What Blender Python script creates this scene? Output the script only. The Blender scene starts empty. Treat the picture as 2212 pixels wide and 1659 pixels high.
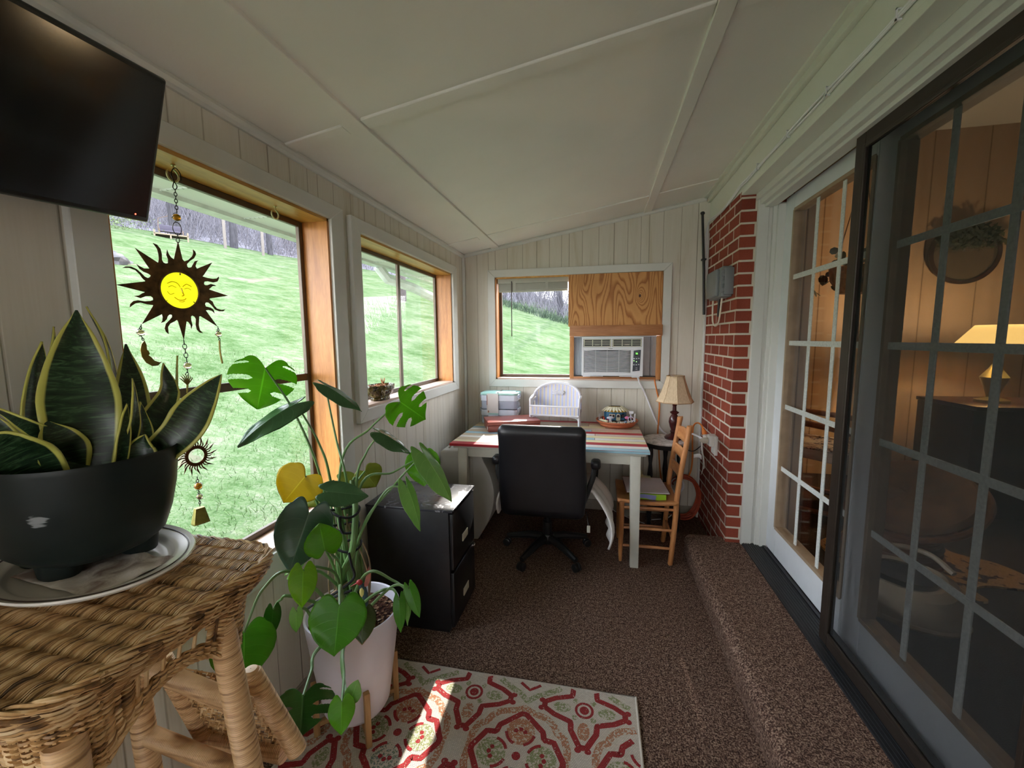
import bpy, bmesh, math, random
from mathutils import Vector, Matrix
scene = bpy.context.scene
C = scene.collection
PI = math.pi
random.seed(7)

# ------------------------------------------------------------ mesh builder
class B:
    """collects shapes and links them as ONE mesh object"""
    def __init__(s):
        s.bm = bmesh.new(); s.mi = 0; s.uv = None
    def _f(s, vs):
        try:
            f = s.bm.faces.new(vs); f.material_index = s.mi; return f
        except ValueError:
            return None
    def box(s, x0, x1, y0, y1, z0, z1):
        v = [s.bm.verts.new(p) for p in ((x0,y0,z0),(x1,y0,z0),(x1,y1,z0),(x0,y1,z0),(x0,y0,z1),(x1,y0,z1),(x1,y1,z1),(x0,y1,z1))]
        for q in ((3,2,1,0),(4,5,6,7),(0,1,5,4),(1,2,6,5),(2,3,7,6),(3,0,4,7)): s._f([v[i] for i in q])
        return s
    def obox(s, c, ax, ay, az, hx, hy, hz):
        c = Vector(c); ax = Vector(ax).normalized(); ay = Vector(ay).normalized(); az = Vector(az).normalized()
        v = []
        for k in (-1,1):
            for (i,j) in ((-1,-1),(1,-1),(1,1),(-1,1)):
                v.append(s.bm.verts.new(c+ax*hx*i+ay*hy*j+az*hz*k))
        for q in ((3,2,1,0),(4,5,6,7),(0,1,5,4),(1,2,6,5),(2,3,7,6),(3,0,4,7)): s._f([v[i] for i in q])
        return s
    def beam(s, p, q, w, h, up=(0,0,1)):
        p = Vector(p); q = Vector(q); d = q-p; L = d.length; d.normalize()
        u = Vector(up); r = d.cross(u)
        if r.length < 1e-4: r = d.cross(Vector((1,0,0)))
        r.normalize(); u = r.cross(d)
        return s.obox((p+q)/2, r, d, u, w/2, L/2, h/2)
    def tube(s, pts, r, n=8, closed=False, caps=True):
        P = [Vector(p) for p in pts]; m = len(P)
        R = r if isinstance(r,(list,tuple)) else [r]*m
        rings = []; prev = None
        for i in range(m):
            if closed: t = P[(i+1)%m]-P[i-1]
            else: t = P[min(i+1,m-1)]-P[max(i-1,0)]
            if t.length < 1e-9: t = Vector((0,0,1))
            t.normalize()
            if prev is None:
                a = Vector((0,0,1)) if abs(t.z) < .9 else Vector((1,0,0))
                nn = t.cross(a).normalized()
            else:
                nn = prev - t*prev.dot(t)
                nn = nn.normalized() if nn.length > 1e-6 else t.orthogonal().normalized()
            prev = nn; bb = t.cross(nn)
            rings.append([s.bm.verts.new(P[i]+(nn*math.cos(2*PI*k/n)+bb*math.sin(2*PI*k/n))*R[i]) for k in range(n)])
        for i in range(m if closed else m-1):
            a = rings[i]; b = rings[(i+1)%m]
            for k in range(n): s._f([a[k],a[(k+1)%n],b[(k+1)%n],b[k]])
        if caps and not closed:
            s._f(rings[0][::-1]); s._f(rings[-1])
        return s
    def lathe(s, prof, c=(0,0,0), n=32, axis='z', sx=1, sy=1, caps=False):
        c = Vector(c); rings = []
        for (r,z) in prof:
            ring = []
            for k in range(n):
                a = 2*PI*k/n; x = r*math.cos(a)*sx; y = r*math.sin(a)*sy
                p = Vector((x,y,z)) if axis == 'z' else (Vector((z,x,y)) if axis == 'x' else Vector((y,z,x)))
                ring.append(s.bm.verts.new(c+p))
            rings.append(ring)
        for a,b in zip(rings[:-1],rings[1:]):
            for k in range(n): s._f([a[k],a[(k+1)%n],b[(k+1)%n],b[k]])
        if caps: s._f(rings[0][::-1]); s._f(rings[-1])
        return s
    def ell(s, c, r, n=14, m=9):
        if not isinstance(r,(list,tuple)): r = (r,r,r)
        c = Vector(c); rings = []
        for i in range(m+1):
            t = PI*i/m; rr = max(math.sin(t),1e-3)
            rings.append([s.bm.verts.new(c+Vector((r[0]*rr*math.cos(2*PI*k/n), r[1]*rr*math.sin(2*PI*k/n), -r[2]*math.cos(t)))) for k in range(n)])
        for a,b in zip(rings[:-1],rings[1:]):
            for k in range(n): s._f([a[k],a[(k+1)%n],b[(k+1)%n],b[k]])
        return s
    def grid(s, f, nu, nv, closeu=False, uvs=False, thick=None):
        V = [[s.bm.verts.new(f(i/nu, j/nv)) for i in range(nu+(0 if closeu else 1))] for j in range(nv+1)]
        lay = s.bm.loops.layers.uv.verify() if uvs else None
        for j in range(nv):
            for i in range(nu):
                i2 = (i+1) % nu if closeu else i+1
                fc = s._f([V[j][i],V[j][i2],V[j+1][i2],V[j+1][i]])
                if fc and uvs:
                    for lp,(a,b) in zip(fc.loops, ((i,j),(i+1,j),(i+1,j+1),(i,j+1))): lp[lay].uv = (a/nu, b/nv)
        return s
    def poly(s, outer, o, e1, e2, thick, holes=()):
        """flat sheet cut to an outline: 2D points on plane o,e1,e2 with a real thickness"""
        o = Vector(o); e1 = Vector(e1); e2 = Vector(e2); n = e1.cross(e2).normalized()
        tmp = bmesh.new(); edges = []
        for loop in [outer]+list(holes):
            vs = [tmp.verts.new(o+e1*a+e2*b) for a,b in loop]
            for i in range(len(vs)): edges.append(tmp.edges.new((vs[i],vs[(i+1)%len(vs)])))
        res = bmesh.ops.triangle_fill(tmp, use_beauty=True, use_dissolve=False, edges=edges)
        fs = [g for g in res['geom'] if isinstance(g, bmesh.types.BMFace)]
        if thick:
            ex = bmesh.ops.extrude_face_region(tmp, geom=fs)
            bmesh.ops.translate(tmp, verts=[g for g in ex['geom'] if isinstance(g,bmesh.types.BMVert)], vec=n*thick)
        mp = {}
        for v in tmp.verts: mp[v] = s.bm.verts.new(v.co)
        for f in tmp.faces: s._f([mp[v] for v in f.verts])
        tmp.free(); return s
    def build(s, name, mat, parent=None, bevel=0, seg=2, smooth=True, ang=35, world=True, sub=0, solid=0, recalc=True, kind=None, label=None):
        bm = s.bm
        if recalc: bmesh.ops.recalc_face_normals(bm, faces=bm.faces)
        if bevel:
            es = [e for e in bm.edges if len(e.link_faces) == 2 and e.calc_face_angle(0) > math.radians(30)]
            bmesh.ops.bevel(bm, geom=es, offset=bevel, segments=seg, affect='EDGES', profile=.5, clamp_overlap=True)
        if parent is not None and world:
            off = root_of(parent); inv = off.inverted()
            for v in bm.verts: v.co = inv @ v.co
        me = bpy.data.meshes.new(name); bm.to_mesh(me); bm.free()
        for m in (mat if isinstance(mat,(list,tuple)) else [mat]): me.materials.append(m)
        if smooth:
            me.polygons.foreach_set('use_smooth',[True]*len(me.polygons))
            me.set_sharp_from_angle(angle=math.radians(ang))
        o = bpy.data.objects.new(name, me); C.objects.link(o)
        if parent is not None: o.parent = parent
        if sub:
            md = o.modifiers.new('sub','SUBSURF'); md.levels = sub; md.render_levels = sub
        if solid:
            md = o.modifiers.new('thick','SOLIDIFY'); md.thickness = solid; md.offset = 0
        if kind: o['kind'] = kind
        if label: o['label'] = label
        return o

def root_of(o):
    m = o.matrix_basis.copy(); p = o.parent
    while p is not None:
        m = p.matrix_basis @ m; p = p.parent
    return m
def thing(name, label, cat, loc=(0,0,0), rotz=0, group=None):
    o = bpy.data.objects.new(name, None); C.objects.link(o)
    o.empty_display_size = .05; o.location = loc; o.rotation_euler = (0,0,rotz)
    o['label'] = label; o['category'] = cat
    if group: o['group'] = group
    return o
def tag(o, label, cat, group=None, kind=None):
    o['label'] = label; o['category'] = cat
    if group: o['group'] = group
    if kind: o['kind'] = kind
    return o
def struct(name, loc=(0,0,0), label=None):
    o = bpy.data.objects.new(name, None); C.objects.link(o); o.location = loc; o['kind'] = 'structure'
    if label: o['label'] = label
    return o
def recenter(o):
    """move a single-mesh thing's origin to the middle of its underside"""
    me = o.data; xs = [v.co for v in me.vertices]
    c = Vector((sum(v.x for v in xs)/len(xs), sum(v.y for v in xs)/len(xs), min(v.z for v in xs)))
    me.transform(Matrix.Translation(-c)); o.location = c
    return o
def dup(root, loc, rotz=0, label=None, group=None, scale=None):
    r = root.copy(); C.objects.link(r); r.location = loc; r.rotation_euler = (0,0,rotz)
    if scale: r.scale = (scale,)*3
    if label: r['label'] = label
    if group: r['group'] = group
    for ch in list(root.children):
        c = ch.copy(); C.objects.link(c); c.parent = r
        for g in list(ch.children):
            d = g.copy(); C.objects.link(d); d.parent = c
    return r
def spline(pts, n=8):
    """smooth Catmull-Rom path through points"""
    P = [Vector(p) for p in pts]; P = [P[0]*2-P[1]]+P+[P[-1]*2-P[-2]]; out = []
    for i in range(1,len(P)-2):
        for k in range(n):
            t = k/n; a,b,c,d = P[i-1],P[i],P[i+1],P[i+2]
            out.append(.5*((2*b)+(c-a)*t+(2*a-5*b+4*c-d)*t*t+(3*b-a-3*c+d)*t**3))
    out.append(P[-2]); return out

# ------------------------------------------------------------ materials
def srgb(r,g,b):
    f = lambda c: ((c/255+.055)/1.055)**2.4 if c/255 > .04045 else c/255/12.92
    return (f(r),f(g),f(b),1)
class N:
    """tiny node-graph helper"""
    def __init__(s, name):
        s.m = bpy.data.materials.new(name); s.m.use_nodes = True; s.t = s.m.node_tree
        s.p = s.t.nodes['Principled BSDF']; s.out = s.t.nodes['Material Output']
    def n(s, typ, **kw):
        nd = s.t.nodes.new(typ)
        for k,v in kw.items():
            if k.startswith('i_'):
                key = k[2:]; key = int(key) if key.isdigit() else key.replace('_',' ')
                nd.inputs[key].default_value = v
            else: setattr(nd,k,v)
        return nd
    def l(s, a, b): s.t.links.new(a, b)
    def coord(s, scale=(1,1,1), out='Object', rot=(0,0,0)):
        tc = s.n('ShaderNodeTexCoord'); mp = s.n('ShaderNodeMapping')
        mp.inputs['Scale'].default_value = scale; mp.inputs['Rotation'].default_value = rot
        s.l(tc.outputs[out], mp.inputs['Vector']); return mp.outputs[0]
    def ramp(s, fac, stops, interp='LINEAR'):
        r = s.n('ShaderNodeValToRGB'); r.color_ramp.interpolation = interp
        el = r.color_ramp.elements
        while len(el) < len(stops): el.new(.5)
        for e,(p,c) in zip(el, stops):
            e.position = p; e.color = c if len(c) == 4 else (*c,1)
        s.l(fac, r.inputs[0]); return r.outputs[0]
    def noise(s, vec, scale, detail=3, rough=.5, dist=0):
        nd = s.n('ShaderNodeTexNoise'); nd.inputs['Scale'].default_value = scale; nd.inputs['Detail'].default_value = detail
        nd.inputs['Roughness'].default_value = rough; nd.inputs['Distortion'].default_value = dist
        if vec is not None: s.l(vec, nd.inputs['Vector'])
        return nd.outputs[0]
    def math(s, op, a, b=None):
        nd = s.n('ShaderNodeMath', operation=op)
        for i,v in enumerate((a,b)):
            if v is None: continue
            if isinstance(v,(int,float)): nd.inputs[i].default_value = v
            else: s.l(v, nd.inputs[i])
        return nd.outputs[0]
    def mix(s, fac, a, b, mode='MIX'):
        nd = s.n('ShaderNodeMix', data_type='RGBA', blend_type=mode)
        for sock,v in ((nd.inputs['Factor'],fac),(nd.inputs['A'],a),(nd.inputs['B'],b)):
            if isinstance(v,(int,float)): sock.default_value = v
            elif isinstance(v,tuple): sock.default_value = v
            else: s.l(v, sock)
        return nd.outputs['Result']
    def bump(s, h, dist=.002, strength=.5):
        nd = s.n('ShaderNodeBump'); nd.inputs['Distance'].default_value = dist; nd.inputs['Strength'].default_value = strength
        s.l(h, nd.inputs['Height']); s.l(nd.outputs[0], s.p.inputs['Normal'])
    def base(s, c):
        if isinstance(c,tuple): s.p.inputs['Base Color'].default_value = c
        else: s.l(c, s.p.inputs['Base Color'])
    def set(s, rough=.5, metal=0, spec=.5):
        s.p.inputs['Roughness'].default_value = rough; s.p.inputs['Metallic'].default_value = metal
        s.p.inputs['Specular IOR Level'].default_value = spec; return s
def plain(name, col, rough=.5, metal=0, var=.12, scale=18, bump=0, bscale=120, spec=.5, stretch=(1,1,1)):
    """one colour with a little mottling from noise"""
    g = N(name); g.set(rough, metal, spec)
    v = g.coord(stretch); f = g.noise(v, scale, 4)
    c2 = tuple(x*(1-var) for x in col[:3])+(1,)
    c1 = tuple(min(1,x*(1+var)) for x in col[:3])+(1,)
    g.base(g.ramp(f, [(.3,c2),(.7,c1)]))
    if bump: g.bump(g.noise(v, bscale, 3), bump, .6)
    return g.m
def wood(name, dark, light, rough=.5, scale=1, axis=(1,1,.08), ringscale=14, dist=5, bump=.0006):
    g = N(name); g.set(rough)
    v = g.coord(tuple(a*scale for a in axis))
    w = g.n('ShaderNodeTexNoise'); w.inputs['Scale'].default_value = ringscale; w.inputs['Detail'].default_value = 6; w.inputs['Distortion'].default_value = dist*.2
    g.l(v, w.inputs['Vector'])
    fine = g.noise(v, ringscale*9, 3)
    f = g.math('ADD', g.math('MULTIPLY', w.outputs[0], .7), g.math('MULTIPLY', fine, .3))
    g.base(g.ramp(f, [(.33,dark),(.5,tuple((a+b)/2 for a,b in zip(dark,light))),(.66,light)]))
    g.bump(f, bump, .5); return g.m
def glass_mat(name, tint=(1,1,1,1), refl=.06, rough=0.0):
    g = N(name); t = g.t; t.nodes.remove(g.p)
    tr = g.n('ShaderNodeBsdfTransparent'); tr.inputs[0].default_value = tint
    gl = g.n('ShaderNodeBsdfGlossy'); gl.inputs['Roughness'].default_value = rough
    lw = g.n('ShaderNodeLayerWeight'); lw.inputs['Blend'].default_value = .5
    fac = g.math('ADD', g.math('MULTIPLY', g.math('POWER', lw.outputs['Facing'], 4), .42), refl*.5)
    mx = g.n('ShaderNodeMixShader'); g.l(fac, mx.inputs[0]); g.l(tr.outputs[0], mx.inputs[1]); g.l(gl.outputs[0], mx.inputs[2])
    g.l(mx.outputs[0], g.out.inputs[0]); return g.m
def emis(name, col, strength):
    g = N(name); g.base(col); g.p.inputs['Emission Color'].default_value = col; g.p.inputs['Emission Strength'].default_value = strength
    return g.m

white_trim = plain('white_trim_paint', srgb(206,206,200), .42, var=.03, scale=6)
beam_white = plain('beam_white_paint', srgb(214,216,204), .45, var=.02, scale=3)
ceil_mat = plain('ceiling_paint', srgb(224,222,214), .7, var=.03, scale=3, bump=.0008, bscale=60)
oak = wood('oak_stain', srgb(168,102,44), srgb(214,148,78), .38, axis=(1,1,.1), ringscale=30, dist=3)
oak_head = wood('oak_stain_header', srgb(176,124,50), srgb(216,166,84), .38, axis=(1,.1,1), ringscale=30, dist=3)
sill_wood = plain('daylit_sill', srgb(206,178,160), .5, var=.14, scale=9, stretch=(1,.2,1))  # pinkish brightness of outdoor light is put into this sill colour
bronze = plain('bronze_aluminium', srgb(92,80,68), .4, .4, var=.1)
dark_bronze = plain('dark_bronze_frame', srgb(58,50,44), .42, .5, var=.1)
glass = glass_mat('window_glass', refl=.022)
black_plastic = plain('black_plastic', (.012,.012,.013,1), .42, var=.2)
black_metal = plain('black_painted_metal', (.012,.012,.014,1), .38, var=.3, bump=.0003, bscale=40)
chrome = plain('bright_metal', (.72,.7,.66,1), .22, 1, var=.05)
brass = plain('dull_brass', srgb(206,204,160), .3, .8, var=.1)
white_plastic = plain('white_plastic', srgb(222,222,224), .4, var=.02)
grey_plastic = plain('grey_plastic', srgb(118,122,124), .5, var=.05)
dark_iron = plain('dark_rusty_iron', srgb(100,76,46), .6, .5, var=.5, scale=55, bump=.0006, bscale=200)

def panel_mat(name, axis):
    g = N(name); g.set(.55)
    tc = g.n('ShaderNodeTexCoord'); sp = g.n('ShaderNodeSeparateXYZ'); g.l(tc.outputs['Object'], sp.inputs[0])
    c = sp.outputs[axis]
    fr = g.math('FRACT', g.math('MULTIPLY', g.math('ADD', c, 20.03), 1/.61))
    stops = [(0,(0,0,0,1))]
    for q in (.17,.33,.43,.60,.81):
        stops += [(q-.005,(1,1,1,1)),(q,(.15,.15,.15,1)),(q+.005,(1,1,1,1))]
    stops = [(0,(0,0,0,1)),(.006,(1,1,1,1))]+stops[1:]+[(.994,(1,1,1,1)),(1,(0,0,0,1))]
    gr = g.ramp(fr, stops)
    st = (6,6,.5)
    v = g.coord(st); f = g.noise(v, 1.6, 5, .6, .8)
    fine = g.noise(g.coord((30,30,1.2)), 6, 3)
    col = g.ramp(g.math('ADD', g.math('MULTIPLY', f,.75), g.math('MULTIPLY',fine,.25)), [(.3,srgb(186,176,152)),(.45,srgb(204,198,184)),(.62,srgb(210,205,193)),(.75,srgb(194,186,168))])
    col = g.mix(g.math('SUBTRACT',1,gr), col, srgb(142,130,110))
    g.base(col); g.bump(gr, .003, .7); return g.m
panel_y = panel_mat('washed_panelling_side', 1)
panel_x = panel_mat('washed_panelling_end', 0)

def carpet_mat():
    g = N('brown_speckled_carpet'); g.set(1.0, spec=.1)
    v = g.coord(); a = g.noise(v, 170, 2, .7); b = g.noise(v, 60, 3, .6); c = g.noise(v, 2.5, 3)
    f = g.math('ADD', g.math('MULTIPLY', a, .72), g.math('MULTIPLY', b, .28))
    col = g.ramp(f, [(.40,srgb(44,31,27)),(.47,srgb(86,63,54)),(.53,srgb(132,105,91)),(.60,srgb(178,152,132))])
    g.base(g.mix(g.math('MULTIPLY',c,.35), col, srgb(98,76,66)))
    g.bump(f, .012, .9); return g.m
carpet = carpet_mat()

def brick_mat():
    g = N('red_brick'); g.set(.85, spec=.2)
    tc = g.n('ShaderNodeTexCoord'); sp = g.n('ShaderNodeSeparateXYZ'); g.l(tc.outputs['Object'], sp.inputs[0])
    cb = g.n('ShaderNodeCombineXYZ'); g.l(g.math('SUBTRACT', sp.outputs[1], sp.outputs[0]), cb.inputs[0]); g.l(g.math('ADD', sp.outputs[2], .032), cb.inputs[1])
    nz = g.noise(g.coord(), 40, 3)
    br = g.n('ShaderNodeTexBrick', offset=.5)
    for k,v in dict(Scale=1.0, Mortar_Size=.0068, Mortar_Smooth=.25, Bias=0.0, Brick_Width=.205, Row_Height=.0705).items(): br.inputs[k.replace('_',' ')].default_value = v
    br.inputs['Color1'].default_value = srgb(160,80,60); br.inputs['Color2'].default_value = srgb(134,64,50); br.inputs['Mortar'].default_value = srgb(206,196,180)
    g.l(cb.outputs[0], br.inputs['Vector'])
    sp2 = g.noise(g.coord(), 220, 2)
    col = g.mix(g.math('MULTIPLY', g.math('SUBTRACT',1,br.outputs['Fac']), g.math('MULTIPLY',sp2,.5)), br.outputs['Color'], srgb(84,34,28))
    g.base(col)
    h = g.math('ADD', g.math('MULTIPLY', g.math('SUBTRACT',1,br.outputs['Fac']), 1.0), g.math('MULTIPLY', nz, .25))
    g.bump(h, .006, .8); return g.m
brick = brick_mat()
# ------------------------------------------------------------ camera
cam = bpy.data.cameras.new('camera'); camo = bpy.data.objects.new('camera', cam); C.objects.link(camo)
cam.sensor_fit = 'HORIZONTAL'; cam.sensor_width = 36; cam.lens = 899.2/2212*36; cam.clip_start = .02; cam.clip_end = 400
fw = Vector((-0.2046104, 0.97284633, -0.10818783)); rt = Vector((0.97873988, 0.2049434, -0.00815178)); up = Vector((-0.01424195, 0.10755568, 0.99409705))
m = Matrix.Identity(4)
for i in range(3): m[i][0] = rt[i]; m[i][1] = up[i]; m[i][2] = -fw[i]
m[0][3], m[1][3], m[2][3] = 0, 0, 1.432
camo.matrix_world = m
scene.camera = camo

# ------------------------------------------------------------ the room
XL, D, BX, TH = -1.14, 3.444, .789, .878          # left wall, back wall, beam/brick face, door threshold
YR = -2.6                                          # wall behind the camera
cz = lambda x: 2.137 + (x+1.14)*.1706              # sloping ceiling
b = B(); b.box(XL-.15, TH+.02, YR, D+.15, -.12, 0)
b.build('floor', carpet, kind='structure', smooth=False)
# carpeted step along the doors
b = B(); SX, SZ, SY = .567, .153, 2.78
prof = [(TH,0),(SX+.004,0),(SX-.004,.05),(SX-.002,.095)]
for k in range(7):
    a = PI - PI/2*k/6
    prof.append((SX+.04+.045*math.cos(a), SZ-.045+.045*math.sin(a)))
prof += [(TH,SZ)]
ends = []
for y in (YR, SY): ends.append([b.bm.verts.new((x,y,z)) for x,z in prof])
for i in range(len(prof)):
    j = (i+1) % len(prof); b._f([ends[0][i],ends[0][j],ends[1][j],ends[1][i]])
b._f(ends[0]); b._f(ends[1][::-1])
b.build('carpeted_step', carpet, kind='structure', ang=60)

def wall_cells(axis, a0, a1, z0, ztop, t0, t1, holes):
    """boxes round the openings of a wall; axis is the direction the wall runs in"""
    b = B(); cuts = sorted(set([a0,a1]+[h[i] for h in holes for i in (0,1)]))
    for p,q in zip(cuts[:-1],cuts[1:]):
        zs = [(z0,ztop)]
        for h in holes:
            if h[0] < (p+q)/2 < h[1]: zs = [(z0,h[2]),(h[3],ztop)]
        for lo,hi in zs:
            if axis == 'y': b.box(t0,t1,p,q,lo,hi)
            else: b.box(p,q,t0,t1,lo,hi)
    return b
W1 = (.79,1.634,.68,1.944); W2 = (1.85,3.13,1.092,1.938); W3 = (-.861,.473,1.09,1.939)
W0 = (-2.05,-.4,.68,1.944)                            # unseen sunroom window behind the camera, sized for its light
wall_cells('y', YR, D+.12, 0, 2.19, XL-.14, XL, [W0,W1,W2]).build('wall_left', panel_y, kind='structure', smooth=False)
b = wall_cells('x', XL, BX+.05, 0, 2.5, D, D+.14, [W3])
b.build('wall_back', panel_x, kind='structure', smooth=False)
wall_cells('x', XL, TH+.3, 0, 2.5, YR-.14, YR, [(-.45,.35,.95,1.95)]).build('wall_front', panel_x, kind='structure', smooth=False)  # rear window opening is added out of view for fill light
# ceiling: sloping slab
b = B(); v = []
x0, x1 = XL-.14, BX+.35
for (x,y) in ((x0,YR-.14),(x1,YR-.14),(x1,D+.14),(x0,D+.14)): v.append((x,y,cz(x)))
lo = [b.bm.verts.new(p) for p in v]; hi = [b.bm.verts.new((p[0],p[1],p[2]+.12)) for p in v]
b._f(lo); b._f(hi)
for i in range(4): j = (i+1)%4; b._f([lo[i],lo[j],hi[j],hi[i]])
b.build('ceiling', ceil_mat, kind='structure', smooth=False)
# ceiling battens, lying flat against the slope
SL = math.atan(.1706)
def batten(name, x0, x1, y0, y1, t=.012):
    b = B(); q = []
    for (x,y) in ((x0,y0),(x1,y0),(x1,y1),(x0,y1)): q.append((x,y,cz(x)))
    lo = [b.bm.verts.new((p[0],p[1],p[2]-t)) for p in q]; hi = [b.bm.verts.new((p[0],p[1],p[2]+.002)) for p in q]
    b._f(lo); b._f(hi)
    for i in range(4): j = (i+1)%4; b._f([lo[i],lo[j],hi[j],hi[i]])
    b.build(name, ceil_mat, kind='structure', smooth=False, bevel=.002, seg=1)
batten('trim_1', -.886, -.822, YR, D, .012); batten('trim_2', .315, .372, YR, D, .014)
for i,y in enumerate((1.415, 3.08, -.25, -1.9)):
    batten('trim_%d' % (3+3*i), XL, -.89, y-.03, y+.03, .008)
    batten('trim_%d' % (4+3*i), -.818, .313, y-.03, y+.03, .009)
    batten('trim_%d' % (5+3*i), .376, BX, y-.03, y+.03, .007)
# mouldings where ceiling meets the walls
b = B(); b.tube([(XL+.004,YR,cz(XL)-.012),(XL+.004,D,cz(XL)-.012)], .02, 10); b.build('trim_20', white_trim, kind='structure')
b = B(); b.tube([(XL,D-.003,cz(XL)-.012),(BX-.03,D-.003,cz(BX-.03)-.012)], .017, 10); b.build('trim_21', white_trim, kind='structure')
b = B(); b.tube([(XL+.004,D-.004,0),(XL+.004,D-.004,cz(XL)-.02)], .016, 10); b.build('trim_22', white_trim, kind='structure')
b = B(); b.beam((BX-.012,YR,cz(BX)-.022),(BX-.012,D-.002,cz(BX)-.022), .024, .05); b.beam((BX-.022,YR,cz(BX)-.008),(BX-.022,D-.002,cz(BX)-.008), .05, .02)
b.build('trim_23', beam_white, kind='structure', bevel=.004)
# brick pier and wall end beyond the doors
PY = 2.713
b = B(); b.box(BX, BX+.285, PY, D+.14, 0, 2.262); b.build('wall_brick', brick, kind='structure', smooth=False)
# beam and fascia over the doors
b = B(); b.box(BX, BX+.40, YR, D, 2.262, 2.56); b.build('wall_beam', beam_white, kind='structure', smooth=False)
b = B(); b.box(BX-.004, BX+.073, YR, PY-.004, 2.238, 2.264); b.build('trim_24', beam_white, kind='structure', bevel=.002, smooth=False)
b = B(); b.box(.862, .93, YR, PY-.004, 2.203, 2.240); b.box(.880, .95, YR, PY-.006, 2.176, 2.206)
b.box(.905, .96, YR, PY-.008, 2.160, 2.18); b.build('trim_25', white_trim, kind='structure', bevel=.002, smooth=False)
# jamb of the far door: stepped mouldings standing against the brick
b = B(); b.box(.872,.93,PY-.022,PY+.002,SZ,2.235); b.box(.918,.952,PY-.012,PY+.002,SZ,2.18); b.box(.948,1.06,PY-.03,PY+.002,SZ,2.18); b.box(.966,1.06,PY-.016-.03,PY,SZ,2.17)
b.build('trim_26', white_trim, kind='structure', bevel=.003, smooth=False)
# caulk line between brick and jamb
# white conduit strip in the brick corner
b = B(); b.box(BX-.017, BX-.001, D-.022, D-.002, 0, 2.2); b.build('trim_27', white_trim, kind='structure', bevel=.003)
# black threshold with ridges
b = B(); b.box(TH,1.13,YR,PY-.002,.05,.162)
for k in range(8): b.box(TH+.008+k*.013, TH+.013+k*.013, YR, PY-.002, .161, .1655)
b.box(.985,1.0,YR,PY-.002,.16,.172)
b.build('trim_28', plain('black_rubber_threshold',(.016,.017,.02,1),.42,var=.2), kind='structure', smooth=False)
b = B(); b.box(XL,XL+.012,YR,D,0,.085); b.build('baseboard_left', plain('dark_baseboard',srgb(150,140,126),.5), kind='structure', bevel=.003)
b = B(); b.box(XL+.012,BX-.02,D-.012,D,0,.085); b.build('baseboard_back', plain('dark_baseboard_b',srgb(150,140,126),.5), kind='structure', bevel=.003)

# ------------------------------------------------------------ windows of the left wall and the end wall
def casing(w, cw, par, axis, f0, f1):
    """mitred picture-frame casing; axis 'y' lies on the left wall, 'x' on the back wall"""
    a0,a1,z0,z1 = w; b = B()
    oa0,oa1,oz0,oz1 = a0-cw[0],a1+cw[1],z0-cw[2],z1+cw[3]
    quad = [((oa0,oz0),(oa1,oz0),(a1,z0),(a0,z0)),((oa1,oz0),(oa1,oz1),(a1,z1),(a1,z0)),((oa1,oz1),(oa0,oz1),(a0,z1),(a1,z1)),((oa0,oz1),(oa0,oz0),(a0,z0),(a0,z1))]
    for q in quad:
        P = lambda t,p: (t,p[0],p[1]) if axis == 'y' else (p[0],t,p[1])
        lo = [b.bm.verts.new(P(f0,p)) for p in q]; hi = [b.bm.verts.new(P(f1,p)) for p in q]
        b._f(lo); b._f(hi)
        for i in range(4): j = (i+1)%4; b._f([lo[i],lo[j],hi[j],hi[i]])
    b.build('casing', white_trim, par, bevel=.002, seg=1, smooth=False)
def lining(w, par, axis, t0, t1, sillmat):
    a0,a1,z0,z1 = w; k = .012
    def bx(b,p0,p1,q0,q1):
        if axis == 'y': b.box(min(t0,t1),max(t0,t1),p0,p1,q0,q1)
        else: b.box(p0,p1,min(t0,t1),max(t0,t1),q0,q1)
    b = B(); bx(b,a0,a0+k,z0,z1); bx(b,a1-k,a1,z0,z1); b.build('side_jamb', oak, par, smooth=False)
    b = B(); bx(b,a0,a1,z1-k,z1); b.build('head_jamb', oak_head, par, smooth=False)
    b = B(); bx(b,a0,a1,z0,z0+k); b.build('sill', sillmat, par, smooth=False)
def sash(w, par, axis, t, bars, fr=.022, matl=bronze):
    a0,a1,z0,z1 = w; b = B(); a0 += .012; a1 -= .012; z0 += .012; z1 -= .012
    def bx(p0,p1,q0,q1,th=.009):
        if axis == 'y': b.box(t-th,t+th,p0,p1,q0,q1)
        else: b.box(p0,p1,t-th,t+th,q0,q1)
    bx(a0,a0+fr,z0,z1); bx(a1-fr,a1,z0,z1); bx(a0+fr,a1-fr,z0,z0+fr); bx(a0+fr,a1-fr,z1-fr,z1)
    for kind,c,wd in bars:
        if kind == 'h': bx(a0+fr,a1-fr,c-wd/2,c+wd/2,.008)
        else: bx(c-wd/2,c+wd/2,z0+fr,z1-fr,.008)
    b.build('sash_frame', matl, par, bevel=.002, seg=1, smooth=False)
    b = B()
    if axis == 'y': b.box(t-.002,t+.002,a0+.01,a1-.01,z0+.01,z1-.01)
    else: b.box(a0+.01,a1-.01,t-.002,t+.002,z0+.01,z1-.01)
    b.build('glass_pane', glass, par, smooth=False)
w = struct('window_1',(XL,1.21,W1[2])); casing(W1,(.075,.088,.085,.062),w,'y',XL-.002,XL+.02); lining(W1,w,'y',XL-.14,XL+.005,sill_wood); sash(W1,w,'y',-1.262,[('h',1.273,.03)])
w = struct('window_2',(XL,2.49,W2[2])); casing(W2,(.075,.085,.062,.062),w,'y',XL-.002,XL+.024); lining(W2,w,'y',XL-.14,XL+.005,sill_wood); sash(W2,w,'y',-1.262,[('v',2.50,.03)])
w = struct('window_3',(-.19,D,W3[2])); casing(W3,(.06,.062,.062,.06),w,'x',D-.02,D+.002); lining(W3,w,'x',D-.005,D+.14,sill_wood)
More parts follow.
